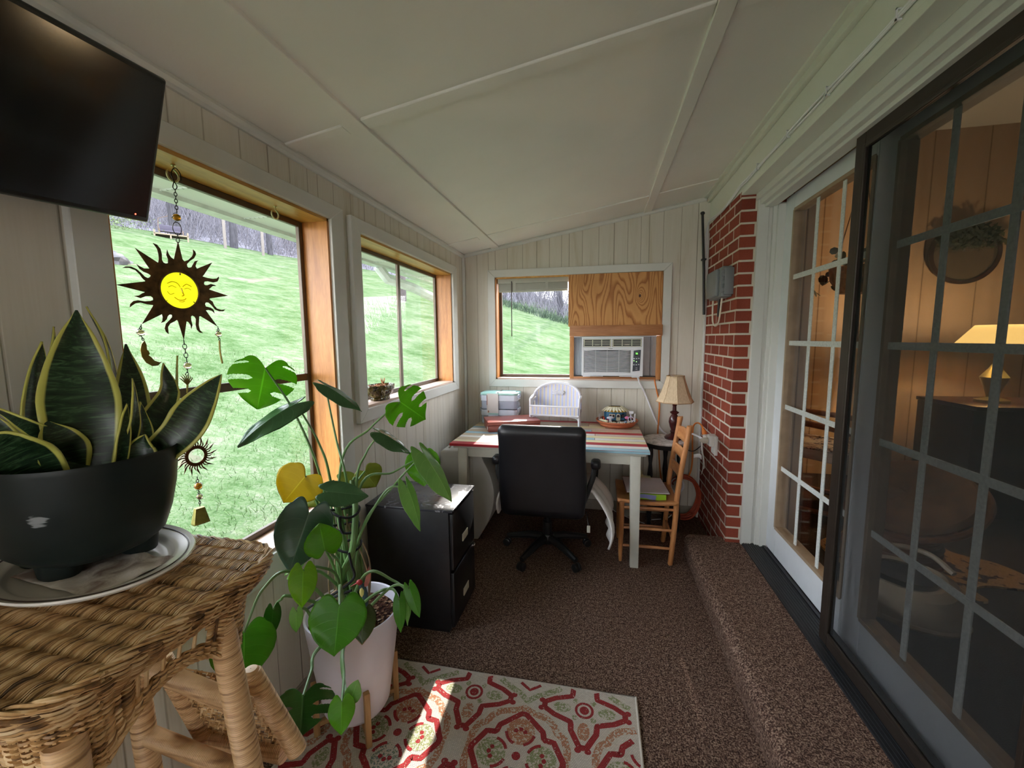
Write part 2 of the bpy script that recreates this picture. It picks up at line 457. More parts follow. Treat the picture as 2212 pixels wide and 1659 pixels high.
sash((-.861,-.20,1.09,1.939),w,'x',3.545,[],.024)
w = struct('window_4',(XL,-1.22,W0[2])); casing(W0,(.075,.075,.075,.06),w,'y',XL-.002,XL+.02); lining(W0,w,'y',XL-.14,XL+.005,sill_wood); sash(W0,w,'y',-1.262,[('v',-1.22,.04)])
w = struct('fill_window_5',(-.05,YR,.95)); casing((-.45,.35,.95,1.95),(.075,.075,.075,.06),w,'x',YR-.002,YR+.02); sash((-.45,.35,.95,1.95),w,'x',YR-.07,[('v',-.05,.05)])  # unseen rear window, added and sized as fill light for the room

# ------------------------------------------------------------ sliding glass doors
door_white = plain('door_white_paint', srgb(210,214,218), .4, var=.02)
muntin = plain('brushed_white_muntin', srgb(196,200,196), .5, var=.14, scale=30, stretch=(1,4,4))
def french_door(name, y0, y1, xf, sr=.115):
    d = struct(name,(xf,(y0+y1)/2,.175)); z0, z1 = .175, 2.19; sl, br_, tr = .118, .165, .09
    b = B(); b.box(xf,xf+.045,y0,y0+sr,z0,z1); b.box(xf,xf+.045,y1-sl,y1,z0,z1); b.box(xf,xf+.045,y0+sr,y1-sl,z0,z0+br_); b.box(xf,xf+.045,y0+sr,y1-sl,z1-tr,z1)
    b.build('door_leaf', door_white, d, bevel=.003, smooth=False)
    gy0,gy1,gz0,gz1 = y0+sr,y1-sl,z0+br_,z1-tr
    b = B(); t = .009
    for (p,q,r,s_) in ((gy0-t,gy0+t,gz0,gz1),(gy1-t,gy1+t,gz0,gz1),(gy0,gy1,gz0-t,gz0+t),(gy0,gy1,gz1-t,gz1+t)): b.box(xf-.006,xf+.05,p,q,r,s_)
    b.build('glazing_bead', plain('tan_glazing_bead',srgb(150,128,104),.5), d, bevel=.002, smooth=False)
    b = B(); b.box(xf+.014,xf+.018,gy0,gy1,gz0,gz1); b.build('glass_pane', glass, d, smooth=False)
    b = B()
    for k in (1,2): y = gy0+(gy1-gy0)*k/3; b.box(xf+.008,xf+.013,y-.013,y+.013,gz0,gz1)
    for k in range(1,5): z = gz0+(gz1-gz0)*k/5; b.box(xf+.0075,xf+.0125,gy0,gy1,z-.013,z+.013)
    b.build('muntin_grid', muntin, d, bevel=.001, seg=1, smooth=False)
    return d
french_door('door_1', 1.872, 2.67, 1.004, .014)
french_door('door_2', .985, 1.87, 1.004)
french_door('door_3', .03, .97, 1.004)
# sliding insect screen in its dark frame
def screen_mat():
    g = N('insect_screen'); t = g.t
    g.p.inputs['Base Color'].default_value = srgb(34,37,37); g.p.inputs['Roughness'].default_value = .8
    tr = g.n('ShaderNodeBsdfTransparent'); tr.inputs[0].default_value = (1,1,1,1)
    mx = g.n('ShaderNodeMixShader'); mx.inputs[0].default_value = .42
    g.l(tr.outputs[0], mx.inputs[1]); g.l(g.p.outputs[0], mx.inputs[2]); g.l(mx.outputs[0], g.out.inputs[0]); return g.m
d = struct('door_4',(.93,1.42,.172))
y0,y1,z0,z1 = .98,1.868,.168,2.168
b = B()
for (p,q,r,s_) in ((y0,y0+.06,z0,z1),(y1-.06,y1,z0,z1),(y0+.06,y1-.06,z0,z0+.055),(y0+.06,y1-.06,z1-.06,z1)): b.box(.925,.948,p,q,r,s_)
for (p,q,r,s_) in ((y0+.05,y0+.066,z0+.05,z1-.05),(y1-.066,y1-.05,z0+.05,z1-.05),(y0+.066,y1-.066,z0+.045,z0+.062),(y0+.066,y1-.066,z1-.066,z1-.05)): b.box(.921,.931,p,q,r,s_)
b.build('screen_frame', dark_bronze, d, bevel=.003, smooth=False)
b = B(); b.box(.9365,.9375,y0+.05,y1-.05,z0+.05,z1-.05); b.build('screen_mesh', screen_mat(), d, smooth=False)
# ------------------------------------------------------------ the yard
def ground(x, y):
    z = -.9 + .25*max(0,-x-1.5) + .1*y
    z += .12*math.sin(x*.31+1)*math.sin(y*.23) + .05*math.sin(x*.9)*math.sin(y*.7+2)
    far = math.hypot(x,y)
    if x < -1.5:
        z += .05*min(0, (x+1.5))*0
    return z
def grass_mat():
    g = N('spring_lawn'); g.set(1, spec=0)
    v = g.coord(); a = g.noise(g.coord((1,1,.4)), .9, 5, .7); bq = g.noise(g.coord((1,2.2,1)), 4, 5, .75); c = g.noise(v, 38, 3, .7)
    f = g.math('ADD', g.math('ADD', g.math('MULTIPLY', a,.4), g.math('MULTIPLY', bq,.32)), g.math('MULTIPLY', c,.28))
    g.base(g.ramp(f, [(.40,(.028,.052,.018,1)),(.47,(.050,.077,.034,1)),(.53,(.074,.095,.053,1)),(.60,(.115,.120,.085,1))]))
    g.bump(f, .08, .7); return g.m
grass = grass_mat()
b = B()
def gf(u, v):
    x = 14 - 62*u; y = -14 + 84*v
    return (x, y, ground(x,y))
b.grid(gf, 60, 70)
tag(b.build('lawn', grass, ang=180), 'green sloping lawn rising away from the sunroom windows', 'lawn', kind='structure')
# tufts of longer grass close to the glass
rnd = random.Random(3)
b = B()
for i in range(15000):
    x = -1.9 - 7*rnd.random()**1.5; y = -.5 + 8*rnd.random(); z = ground(x,y)
    a = rnd.random()*6.28; h = .03+.05*rnd.random(); w_ = .004
    t = Vector((x+rnd.uniform(-.05,.05), y+rnd.uniform(-.05,.05), z+h)); e = Vector((math.cos(a)*w_, math.sin(a)*w_, 0)); o = Vector((x,y,z-.01))
    b._f([b.bm.verts.new(o-e), b.bm.verts.new(o+e), b.bm.verts.new(t)])
tag(b.build('grass_tufts', plain('grass_blade',(.050,.086,.028,1),.8,spec=.1,var=.4,scale=3), smooth=False, recalc=False), 'longer grass blades growing on the lawn below the windows', 'grass', kind='stuff')
# wooded hill behind the lawn
bark = plain('grey_bark', (.040,.038,.044,1), .95, var=.35, spec=.05, scale=4, stretch=(3,3,.5))
twig = plain('grey_twigs', (.115,.108,.124,1), .95, var=.3, spec=.05)
leaf_litter = plain('woodland_floor', (.135,.125,.142,1), 1, var=.3, spec=.02, scale=1.2, stretch=(2,2,.3))
def edge(t):
    """the line where lawn meets woods, t from far left (0) to right (1)"""
    P = [(-52,6),(-37,21),(-31,29),(-26,38),(-14,44),(-2,33),(8,30),(20,30)]
    f = t*(len(P)-1); i = min(int(f),len(P)-2); f -= i
    return P[i][0]*(1-f)+P[i+1][0]*f, P[i][1]*(1-f)+P[i+1][1]*f
b = B()
def hf(u, v):
    x,y = edge(u); n = Vector((x,y)).normalized(); r = 34*v
    X, Y = x+n.x*r, y+n.y*r; rise = .46 if u < .5 else max(.03,.46-(u-.5)*1.75)
    drop = -1.2 if u > .62 else 0
    return (X, Y, ground(x,y)-.15 + r*rise + drop*min(1,v*4)*(u-.62)*3*(1 if u>.62 else 0))
b.grid(hf, 40, 16)
tag(b.build('wooded_hill', leaf_litter, ang=180), 'grey leaf-strewn hillside under the bare trees', 'hillside', kind='structure')

def bare_tree_mesh(seed, h, r0, lean):
    rr = random.Random(seed); b = B()
    def limb(p, d, L, r, lvl, tgt):
        pts = [p]; n = 5 if lvl == 0 else 3
        for k in range(n):
            d = (d+Vector((rr.uniform(-.14,.14),rr.uniform(-.14,.14),rr.uniform(-.04,.12)))*(1 if lvl else .5)).normalized()
            pts.append(pts[-1]+d*L/n)
        b.mi = 1 if lvl >= 2 else 0
        tgt.tube(pts, [r*(1-.62*i/n) for i in range(n+1)], 7 if lvl == 0 else (4 if lvl == 1 else 3), caps=False)
        if lvl < 3:
            for k in range((9,5,4)[lvl]):
                t = rr.uniform(.32 if lvl == 0 else .2, 1); i = min(int(t*n), n-1); q = pts[i].lerp(pts[i+1], t*n-i)
                a = rr.random()*6.28; el = rr.uniform(.15,.9)
                dd = (d*.5+Vector((math.cos(a)*math.cos(el), math.sin(a)*math.cos(el), math.sin(el)))).normalized()
                limb(q, dd, L*rr.uniform(.25,.5), r*(1-.6*t)*.5, lvl+1, b)
    limb(Vector((0,0,-.3)), Vector((lean[0],lean[1],1)).normalized(), h, r0, 0, b)
    me = bpy.data.meshes.new('bare_tree'); b.bm.to_mesh(me); b.bm.free(); me.materials.append(bark); me.materials.append(twig)
    me.polygons.foreach_set('use_smooth',[True]*len(me.polygons)); return me
protos = [bare_tree_mesh(11+k, *a) for k,a in enumerate([(15,.32,(.05,.02)),(13,.22,(-.06,.03)),(16,.38,(.02,-.08)),(11,.15,(.1,0)),(9,.1,(0,.05))])]
def tree(kind, x, y, z, rot, sc, label, group):
    t = bpy.data.objects.new('bare_tree', protos[kind]); C.objects.link(t); t.location = (x,y,z); t.rotation_euler = (0,0,rot); t.scale = (sc,)*3
    return tag(t, label, 'tree', group)
def on_hill(t, v): return hf(t, v)
big = [(-31.4,26.6,2,.4,1.0,'thick grey tree trunk leaning at the wood edge right of the swing bench'),
       (-29.3,29.6,0,1.6,.95,'grey tree at the wood edge between the two fence posts nearest the bench'),
       (-33.5,22.2,0,2.2,.9,'grey tree at the wood edge left of the swing bench'),
       (-28.0,32.0,1,.2,1.05,'slim grey tree at the wood edge beside the right-hand fence post')]
for x,y,k,r,s_,lb in big: tree(k, x, y, ground(x,y)-.1, r, s_, lb, None)
rr = random.Random(21)
for i in range(96):
    t = rr.uniform(.12,.9); v = rr.uniform(.06,.95)**1.0
    x,y,z = hf(t,v); tree(rr.choice((0,1,1,2,3,3,4,4)), x, y, z-.1, rr.random()*6.28, rr.uniform(.65,1.05), 'bare grey tree standing deep in the woods beyond the lawn', 'bare trees in the woods')
# brushy thickets
def thicket(name, t0, t1, v0, v1, n, h, m, label, cat, seed):
    rr = random.Random(seed); b = B()
    for i in range(n):
        x,y,z = hf(rr.uniform(t0,t1), rr.uniform(v0,v1)); p = Vector((x,y,z-.05)); hh = h*rr.uniform(.4,1.2); a = rr.random()*6.28
        d = Vector((math.cos(a)*.5, math.sin(a)*.5, 1))
        q1 = p+d*hh*.5+Vector((rr.uniform(-.1,.1),rr.uniform(-.1,.1),0)); q2 = q1+Vector((d.x*.6+rr.uniform(-.3,.3),d.y*.6+rr.uniform(-.3,.3),.7))*hh*.5
        b.tube([p,q1,q2],[.022,.014,.005],3,caps=False)
    return tag(b.build(name, m, recalc=False), label, cat, kind='stuff')
thicket('understory_brush', .05, .62, .0, .55, 9500, 3.4, twig, 'tangled grey saplings filling the woods beyond the lawn', 'brush', 5)
thicket('understory_brush', .62, .95, .05, .8, 4200, 5.0, twig, 'tall grey brush beyond the ridge seen through the end window', 'brush', 6)
thicket('bramble_thicket', .60, .86, -.10, .03, 2600, .8, plain('bramble_green',(.035,.05,.034,1),.95,var=.4,scale=2,spec=.05), 'low dark green bramble bank along the ridge of the lawn', 'bramble', 7)
# leafing bush by the swing bench
b = B(); rr = random.Random(9); bx0,by0 = -30.6,21.8; bz0 = ground(bx0,by0)
for i in range(900):
    d = Vector((rr.gauss(0,.8),rr.gauss(0,.8),abs(rr.gauss(0,.8)))); p = Vector((bx0,by0,bz0))+d
    e = Vector((rr.uniform(-1,1),rr.uniform(-1,1),rr.uniform(-1,1)))*.07; f_ = Vector((rr.uniform(-1,1),rr.uniform(-1,1),rr.uniform(-1,1)))*.07
    b._f([b.bm.verts.new(p+e),b.bm.verts.new(p+f_),b.bm.verts.new(p-e)])
tag(recenter(b.build('leafing_bush', plain('pale_new_leaves',(.085,.11,.055,1),.9,var=.3,spec=.05), smooth=False, recalc=False)), 'pale green bush coming into leaf at the wood edge left of the bench', 'bush')
# swing bench on a platform
sx,sy = -29.2,24.4; sz = ground(sx,sy); R2 = math.atan2(-sx,sy)
t = thing('garden_bench', 'dark cushioned garden bench on a low wooden deck at the wood edge', 'bench', (sx,sy,sz), R2); t.scale = (.55,.55,.55)
mx_ = plain('bench_purple_grey',(.06,.054,.075,1),.8,spec=.1); wd = plain('weathered_deck',(.14,.11,.075,1),.8)
b = B(); b.box(-1.7,1.7,-.9,.9,.25,.40); b.build('deck', wd, t, world=False)
for px in (-1.65,-.1,1.6):
    b = B(); b.box(px-.08,px+.08,-.9,-.74,-.4,.75 if abs(px)>1 else .3); b.build('deck_post', wd, t, world=False)
b = B(); b.box(-1.1,1.1,-.3,.35,.75,.92); b.build('seat', mx_, t, world=False, bevel=.05)
b = B(); b.obox((0,.42,1.25),(1,0,0),(0,1,.3),(0,-.3,1),1.1,.07,.42); b.build('backrest', mx_, t, world=False, bevel=.05)
for px in (-1.15,1.15):
    b = B(); b.tube([(px,-.3,.42),(px,-.25,1.05),(px,.3,1.1),(px,.55,.42)],.03,6); b.build('side_frame', dark_iron, t, world=False)
b = B(); b.tube([(-1.3,.5,.42),(-1.2,.35,2.4),(-.2,.2,2.8)],.025,6); b.build('canopy_arm', dark_iron, t, world=False)
# fence posts and old post
postm = plain('pale_fence_post',(.115,.10,.09,1),.85,spec=.1)
for (x,y,h,lb) in ((-27.4,26.9,2.2,'pale fence post at the lawn top, the nearer one to the bench'),(-26.4,29.4,2.2,'pale fence post at the lawn top, right of the other pale post'),(-25.4,34.5,1.8,'short pale fence post at the far right of the lawn top')):
    z = ground(x,y); b = B(); b.lathe([(.10,-.3),(.10,h-.05),(.07,h),(0.001,h)],(x,y,z),10)
    tag(recenter(b.build('fence_post', postm)), lb, 'post')
x,y = -10.3,20.9; z = ground(x,y); b = B(); b.box(x-.14,x+.14,y-.14,y+.14,z-.2,z+2.15); b.box(x-.18,x+.18,y-.1,y+.1,z+1.9,z+2.2)
tag(recenter(b.build('yard_post', plain('dark_old_post',(.045,.035,.035,1),.9,var=.4), bevel=.02)), 'dark square post standing alone in the lawn beyond the narrower side window', 'post')
# rock and bare patches
b = B(); b.ell((0,0,0),(1,1,1),22,14); rr = random.Random(4)
for v in b.bm.verts: v.co *= 1+.18*math.sin(v.co.x*5+1)*math.cos(v.co.y*4)+rr.uniform(-.05,.05); v.co *= 1+.12*math.sin(v.co.x*11)*math.sin(v.co.z*9+2); v.co.x *= 1.0; v.co.y *= .7; v.co.z *= .42
ro = b.build('boulder', plain('grey_rock',(.065,.062,.066,1),.9,spec=.05,var=.4,scale=3,bump=.05,bscale=4)); ro.location = (-17.6,12.2,ground(-17.6,12.2)-.1); ro.rotation_euler = (0,0,2.2)
tag(ro, 'low grey boulder lying in the lawn by the left edge of the large window', 'rock')
def patch(x, y, rx, ry, ang, label):
    b = B(); pts = []
    def f(u,v):
        a = 2*PI*u; q = v*(1+.25*math.sin(3*a+x)+.12*math.sin(7*a)); X = q*rx*math.cos(a); Y = q*ry*math.sin(a)
        xx = x+X*math.cos(ang)-Y*math.sin(ang); yy = y+X*math.sin(ang)+Y*math.cos(ang)
        return (xx,yy,ground(xx,yy)+.03*(1-v)-.01)
    b.grid(f, 28, 4, closeu=True)
    return tag(b.build('bare_earth', plain('bare_earth',(.088,.088,.058,1),1,spec=.02,var=.35,scale=1.5)), label, 'bare earth', kind='stuff')
patch(-15.8,17.2,.6,3.3,.35,'bare earth strip across the lawn behind the hanging sun')
patch(-17.2,13.6,.4,1.6,.3,'bare earth strip beside the boulder')
patch(-4.6,3.6,.35,.5,.2,'bare patch in the grass beside the small lower sun')
# eaves outside the left windows
soff = N('white_soffit'); soff.set(.5)
vv = soff.coord((40,40,40)); vo = soff.n('ShaderNodeTexVoronoi', feature='F1'); vo.inputs['Scale'].default_value = 1; vo.inputs['Randomness'].default_value = 0; soff.l(vv, vo.inputs['Vector'])
soff.base(soff.ramp(vo.outputs['Distance'], [(.12,srgb(110,115,110)),(.2,srgb(206,212,206))]))
b = B(); b.box(-1.72,XL-.13,YR-.5,D+.9,2.03,2.05)
for k in range(18): y = YR-.4+k*.4; b.box(-1.72,XL-.13,y-.004,y+.004,2.024,2.03)
b.build('soffit', soff.m, kind='structure', smooth=False)
b = B(); b.box(-1.78,-1.71,YR-.5,D+.9,2.012,2.14); b.build('fascia', plain('white_fascia',srgb(196,204,196),.5), kind='structure', smooth=False)
b = B(); b.tube([(-1.76,3.15,2.02),(-1.72,3.22,1.93),(-1.60,3.45,1.88),(-1.36,3.92,1.72),(-1.33,3.97,1.6),(-1.33,3.97,-.4)],.042,8)
tag(b.build('downspout', plain('white_downspout',srgb(196,204,198),.5)), 'white rain downspout bending back to the house outside the narrower side window', 'downspout')
# outer skin of the house below and right of the end window
# ------------------------------------------------------------ the lamplit room behind the glass doors
iw = plain('tan_panelling', srgb(196,150,104), .6, var=.12, scale=4, stretch=(3,3,.3))
g = N('interior_panelling'); g.set(.55)
tc = g.n('ShaderNodeTexCoord'); sp = g.n('ShaderNodeSeparateXYZ'); g.l(tc.outputs['Object'], sp.inputs[0])
fr = g.math('FRACT', g.math('MULTIPLY', g.math('ADD', g.math('ADD', sp.outputs[0], sp.outputs[1]), 10), 2.6))
gr = g.ramp(fr, [(0,(0,0,0,1)),(.02,(1,1,1,1)),(.98,(1,1,1,1)),(1,(0,0,0,1))])
g.base(g.mix(gr, srgb(112,86,62), g.ramp(g.noise(g.coord((4,4,.4)),3,4), [(.3,srgb(176,146,112)),(.7,srgb(192,162,128))])))
ipanel = g.m
dark_carpet = plain('dark_brown_carpet', srgb(62,50,42), 1, var=.3, scale=60, bump=.004, bscale=200, spec=.1)
IZ = .165; IX0, IX1, IY0, IY1 = 1.12, 5.2, -2.2, 4.25
b = B(); b.box(IX0,IX1,IY0,IY1,IZ-.1,IZ); b.build('floor_interior', dark_carpet, kind='structure', smooth=False)
b = B(); b.box(IX0,IX1,IY1,IY1+.1,IZ,3.12); b.build('wall_interior_end', ipanel, kind='structure', smooth=False)
b = B(); b.box(IX1,IX1+.1,IY0,IY1,IZ,3.12); b.build('wall_interior_right', ipanel, kind='structure', smooth=False)
b = B(); b.box(IX0,IX1,IY0-.1,IY0,IZ,3.12); b.build('wall_interior_front', ipanel, kind='structure', smooth=False)
b = B(); b.box(1.06,1.19,PY,IY1,IZ,3.12); b.box(1.06,1.19,IY0,-.05,IZ,3.12); b.box(1.06,1.19,-.05,PY,2.2,3.12); b.build('wall_interior_left', ipanel, kind='structure', smooth=False)
b = B(); b.box(IX0,IX1,IY0,IY1,3.1,3.2); b.build('ceiling_interior', ceil_mat, kind='structure', smooth=False)
# table lamp, lit
lx,ly = 2.76,3.60
t = thing('table_lamp', 'lit table lamp with a glowing cream shade seen through the insect screen', 'lamp', (lx,ly,.95))
sh = N('glowing_lampshade'); sh.base(srgb(250,214,140)); sh.p.inputs['Emission Color'].default_value = srgb(255,205,115); sh.p.inputs['Emission Strength'].default_value = .22
sh.set(.8)
b = B(); b.lathe([(.12,1.50),(.23,1.35)],(lx,ly,0),32); b.build('lamp_shade', sh.m, t, solid=.004)
b = B(); b.lathe([(.09,.951),(.09,.97),(.03,.99),(.05,1.06),(.075,1.13),(.03,1.2),(.012,1.24),(.012,1.40)],(lx,ly,0),24,caps=True); b.build('base', brass, t)
b = B(); b.ell((lx,ly,1.43),(.03,.03,.045)); b.build('bulb', emis('lamp_bulb',(1,.72,.36,1),6), t)
pl = bpy.data.lights.new('lamp_glow','POINT'); po = bpy.data.objects.new('lamp_glow', pl); C.objects.link(po); po.location = (lx,ly,1.52); pl.energy = 2.1; pl.color = (1,.74,.46); pl.shadow_soft_size = .03
# cabinet it stands on
wd_dark = wood('dark_walnut', srgb(40,24,16), srgb(72,44,28), .35, axis=(.2,1,1), ringscale=18)
t = thing('sideboard', 'long dark wooden sideboard under the lit lamp beyond the doors', 'cabinet', (3.4,3.65,IZ))
b = B(); b.box(2.5,4.3,3.38,3.9,IZ,.92); b.build('body', wd_dark, t, bevel=.006)
b = B(); b.box(2.5,4.35,3.36,3.92,.92,.95); b.build('top', wd_dark, t, bevel=.006)
for k in range(3):
    x0 = 2.6+k*.57; b = B(); b.box(x0,x0+.52,3.385,3.4,IZ+.16,.88); p = b.build('door', wd_dark, t, bevel=.006)
    b = B(); b.ell((x0+.46,3.375,.55),.018); b.build('knob', brass, p)
# round mirror
mc = Vector((2.92,4.22,2.1))
t = thing('round_mirror', 'round mirror with a garland of greenery hung on the tan wall', 'mirror', mc)
b = B(); b.lathe([(.23,-.0),(.25,-.01),(.25,-.03),(.22,-.03)],mc,40,axis='y'); b.build('frame', wd_dark, t)
b = B(); b.lathe([(.001,-.012),(.228,-.012)],mc,40,axis='y'); b.build('mirror_glass', plain('mirror_glass',srgb(190,170,140),.12,.8,var=.05), t)
b = B(); rr = random.Random(5)
for i in range(420):
    a = rr.uniform(.15,PI-.15); r = .23*rr.random()**.5; p = mc+Vector((r*math.cos(a)*1.05,-.04-.05*rr.random(),r*math.sin(a)+.02))
    e = Vector((rr.uniform(-1,1),rr.uniform(-.5,.5),rr.uniform(-1,1)))*.03; f_ = Vector((rr.uniform(-1,1),rr.uniform(-.5,.5),rr.uniform(-1,1)))*.03
    b._f([b.bm.verts.new(p+e),b.bm.verts.new(p+f_),b.bm.verts.new(p-e)])
b.build('garland', plain('dried_greenery',srgb(58,62,36),.9,var=.4), t, smooth=False, recalc=False)
# hanging plant basket
hp = Vector((1.72,3.35,1.86))
t = thing('hanging_plant', 'hanging woven basket of leafy ivy seen through the far glass door', 'plant', hp)
wic = plain('woven_basket', srgb(122,92,62), .9, var=.35, scale=40)
b = B(); b.lathe([(.001,-.14),(.09,-.13),(.14,-.04),(.15,.04)],hp,24); b.build('basket', wic, t, solid=.012)
for k in range(3):
    a = 2*PI*k/3; b = B(); b.tube([hp+Vector((.15*math.cos(a),.15*math.sin(a),.04)),hp+Vector((0,0,.68))],.004,5); b.build('hanger_cord', wic, t)
b = B(); rr = random.Random(8); ivy = plain('ivy_leaf',srgb(52,58,40),.6,var=.35)
for i in range(70):
    a = rr.random()*6.28; r = rr.uniform(.05,.24); p = hp+Vector((r*math.cos(a),r*math.sin(a),rr.uniform(-.12,.16)))
    nrm = Vector((rr.uniform(-1,1),rr.uniform(-1,1),rr.uniform(-.3,1))).normalized(); e1 = nrm.orthogonal().normalized()*rr.uniform(.02,.034); e2 = nrm.cross(e1)
    b._f([b.bm.verts.new(p+e1*math.cos(2*PI*k/7)+e2*math.sin(2*PI*k/7)) for k in range(7)])
b.build('leaves', ivy, t, smooth=False, recalc=False)
b = B()
for k in range(9):
    a = k*.7; p = hp+Vector((.03*math.cos(a),.03*math.sin(a),-.13)); b.tube([p,p+Vector((.01*math.cos(a),.01*math.sin(a),-.38))],.003,4)
b.build('tassel', wic, t)
# rocking armchair with a fringed throw
rx,ry = 1.66,3.48
t = thing('rocking_chair', 'bentwood rocking chair with a pale padded back beyond the far door', 'chair', (rx,ry,IZ), .9)
rw = wood('rocker_wood', srgb(92,52,28), srgb(136,82,44), .4, axis=(1,1,.2)); pad = plain('pale_pad', srgb(186,172,158), .9, var=.08)
for s_ in (-1,1):
    b = B(); b.tube(spline([(s_*.27,-.42,.10),(s_*.27,-.15,.03),(s_*.27,.2,.03),(s_*.27,.55,.16)]),.018,8); b.build('rocker', rw, t, world=False)
    b = B(); b.tube([(s_*.26,-.22,.03),(s_*.26,-.24,.62)],.02,8); b.build('front_leg', rw, t, world=False)
    b = B(); b.tube(spline([(s_*.26,.2,.03),(s_*.25,.24,.5),(s_*.24,.42,1.02)]),.02,8); b.build('back_post', rw, t, world=False)
    b = B(); b.tube(spline([(s_*.28,-.32,.6),(s_*.28,-.05,.64),(s_*.26,.3,.66)]),.022,8); b.build('armrest', rw, t, world=False)
b = B(); b.obox((0,0,.42),(1,0,0),(0,1,.06),(0,0,1),.24,.26,.04); b.build('seat', pad, t, world=False, bevel=.02)
b = B(); b.obox((0,.33,.74),(1,0,0),(0,1,-.35),(0,.35,1),.22,.035,.28); b.build('backrest', pad, t, world=False, bevel=.03)
b = B(); b.tube(spline([(-.24,.42,1.0),(-.12,.45,1.1),(.12,.45,1.1),(.24,.42,1.0)]),.022,8); b.build('top_rail', rw, t, world=False)
# throw over the seat
g = N('flowered_throw'); g.set(.95); v = g.coord(); g.base(g.ramp(g.noise(v,22,3,.6,1), [(.42,srgb(58,52,66)),(.5,srgb(170,156,150)),(.6,srgb(196,182,170))]))
b = B(); ca,sa = math.cos(.9),math.sin(.9)
def tw(u,v):
    x = -.25+.5*u; s_ = v*.75
    if s_ < .42: y = .18-s_; z = .465+.006*math.sin(u*9)
    else: y = -.255-.015*math.sin(u*14); z = .465-(s_-.40)
    return (rx+x*ca-y*sa, ry+x*sa+y*ca, IZ+z)
b.grid(tw, 16, 24)
for k in range(26):
    p = Vector(tw(k/25,1)); b.tube([p,p+Vector((0,0,-.045))],.0025,3)
tag(recenter(b.build('fringed_throw', g.m, solid=.006)), 'flowered fringed throw hanging over the seat of the rocking chair', 'blanket')
# hide rug with dark spots
g = N('spotted_hide'); g.set(.95, spec=.1); v = g.coord(); g.base(g.mix(g.ramp(g.noise(v,16,2), [(.56,(0,0,0,1)),(.6,(1,1,1,1))]), g.ramp(g.noise(v,90,2),[(.3,srgb(150,112,66)),(.7,srgb(196,156,98))]), srgb(64,42,28)))
b = B(); o = [(1.35,2.45),(1.55,2.28),(1.68,2.27),(1.82,2.27),(1.83,2.36),(1.93,2.42),(2.10,2.42),(2.2,2.52),(2.16,2.68),(2.02,2.78),(2.05,3.0),(1.9,3.15),(1.65,3.05),(1.5,2.9),(1.33,2.75)]
o2 = [(p.x,p.y) for p in spline([(x,y,0) for x,y in o]+[(o[0][0],o[0][1],0)],5)[:-1]]
b.poly(o2,(0,0,IZ+.001),(1,0,0),(0,1,0),.012); tag(recenter(b.build('hide_rug', g.m, bevel=0)), 'tan spotted hide rug on the dark carpet inside the doors', 'rug')
# woven pedestal basket
g = wic
bx_,by_,bz_ = 1.65,2.67,IZ+.0135
t = thing('papasan_chair', 'round rattan bowl chair on a coiled base on the spotted hide rug', 'chair', (bx_,by_,bz_))
coil = plain('coiled_rattan', srgb(112,70,46), .7, var=.3, scale=12)
b = B()
for k in range(6): b.tube([(bx_+(.205+.006*(k%2)-.004*k)*math.cos(2*PI*q/40),by_+(.205+.006*(k%2)-.004*k)*math.sin(2*PI*q/40),bz_+.016+.030*k) for q in range(40)],.0175,8,closed=True)
b.build('coiled_base', coil, t)
bc = Vector((1.76,2.73,.50)); bn = Vector((-.38,-.30,.87)).normalized(); b1 = Vector((0,0,1)).cross(bn).normalized(); b2 = bn.cross(b1)
b = B(); b.tube([bc+b1*.31*math.cos(2*PI*q/48)+b2*.31*math.sin(2*PI*q/48) for q in range(48)],.018,8,closed=True)
b.tube([bc-bn*.10+b1*.20*math.cos(2*PI*q/40)+b2*.20*math.sin(2*PI*q/40) for q in range(40)],.012,8,closed=True)
for q in range(16): a = 2*PI*q/16; d_ = b1*math.cos(a)+b2*math.sin(a); b.tube([bc+d_*.31,bc-bn*.07+d_*.25,bc-bn*.13+d_*.12],.008,6)
b.build('bowl_frame', rw, t)
b = B()
def cu(u,v):
    a = 2*PI*u; r = .285*v; h = .012+.055*(1-v**4)**.5+.012*math.sin(9*u*2*PI/1.0)*v*(1-v)*2-.05*(1-v*v); return tuple(bc+(b1*math.cos(a)+b2*math.sin(a))*r+bn*h)
b.grid(cu, 54, 14, closeu=True)
tag(recenter(b.build('brown_cushion', plain('brown_cushion',srgb(128,92,60),.9,var=.25,scale=14), solid=.03)), 'round tufted brown cushion lying in the rattan bowl chair', 'cushion')
# foot massager
t = thing('floor_appliance', 'beige plastic appliance with a dark oval well on the carpet just inside the screen', 'appliance', (1.40,2.16,IZ), -.7)
bg_ = plain('beige_plastic', srgb(176,160,134), .4, var=.04)
b = B()
sup = lambda a,rx,ry: (rx*math.copysign(abs(math.cos(a))**.8,math.cos(a)), ry*math.copysign(abs(math.sin(a))**.8,math.sin(a)))
def fm(u,v):
    a = 2*PI*u; k = [(1,0),(1.04,.03),(1,.09),(.9,.15),(.72,.17),(.6,.165)]; f_ = v*(len(k)-1); i = min(int(f_),len(k)-2); f_ -= i
    s_ = k[i][0]*(1-f_)+k[i+1][0]*f_; z = k[i][1]*(1-f_)+k[i+1][1]*f_; x,y = sup(a,.2*s_,.16*s_); return (x,y,z+.03*(y/.16)*min(1,v*2))
b.grid(fm, 36, 10, closeu=True); b.build('housing', bg_, t, world=False)
b = B(); b.lathe([(.001,.16),(.11,.172)],(0,0,0),32,sx=1.1,sy=.9); b.build('foot_well', plain('dark_fabric_well',srgb(48,44,44),.9), t, world=False)
b = B(); b.tube([(.2*1.08*math.cos(2*PI*k/40),.16*1.08*math.sin(2*PI*k/40),.012) for k in range(40)],.012,6,closed=True); b.build('base_rim', bg_, t, world=False)
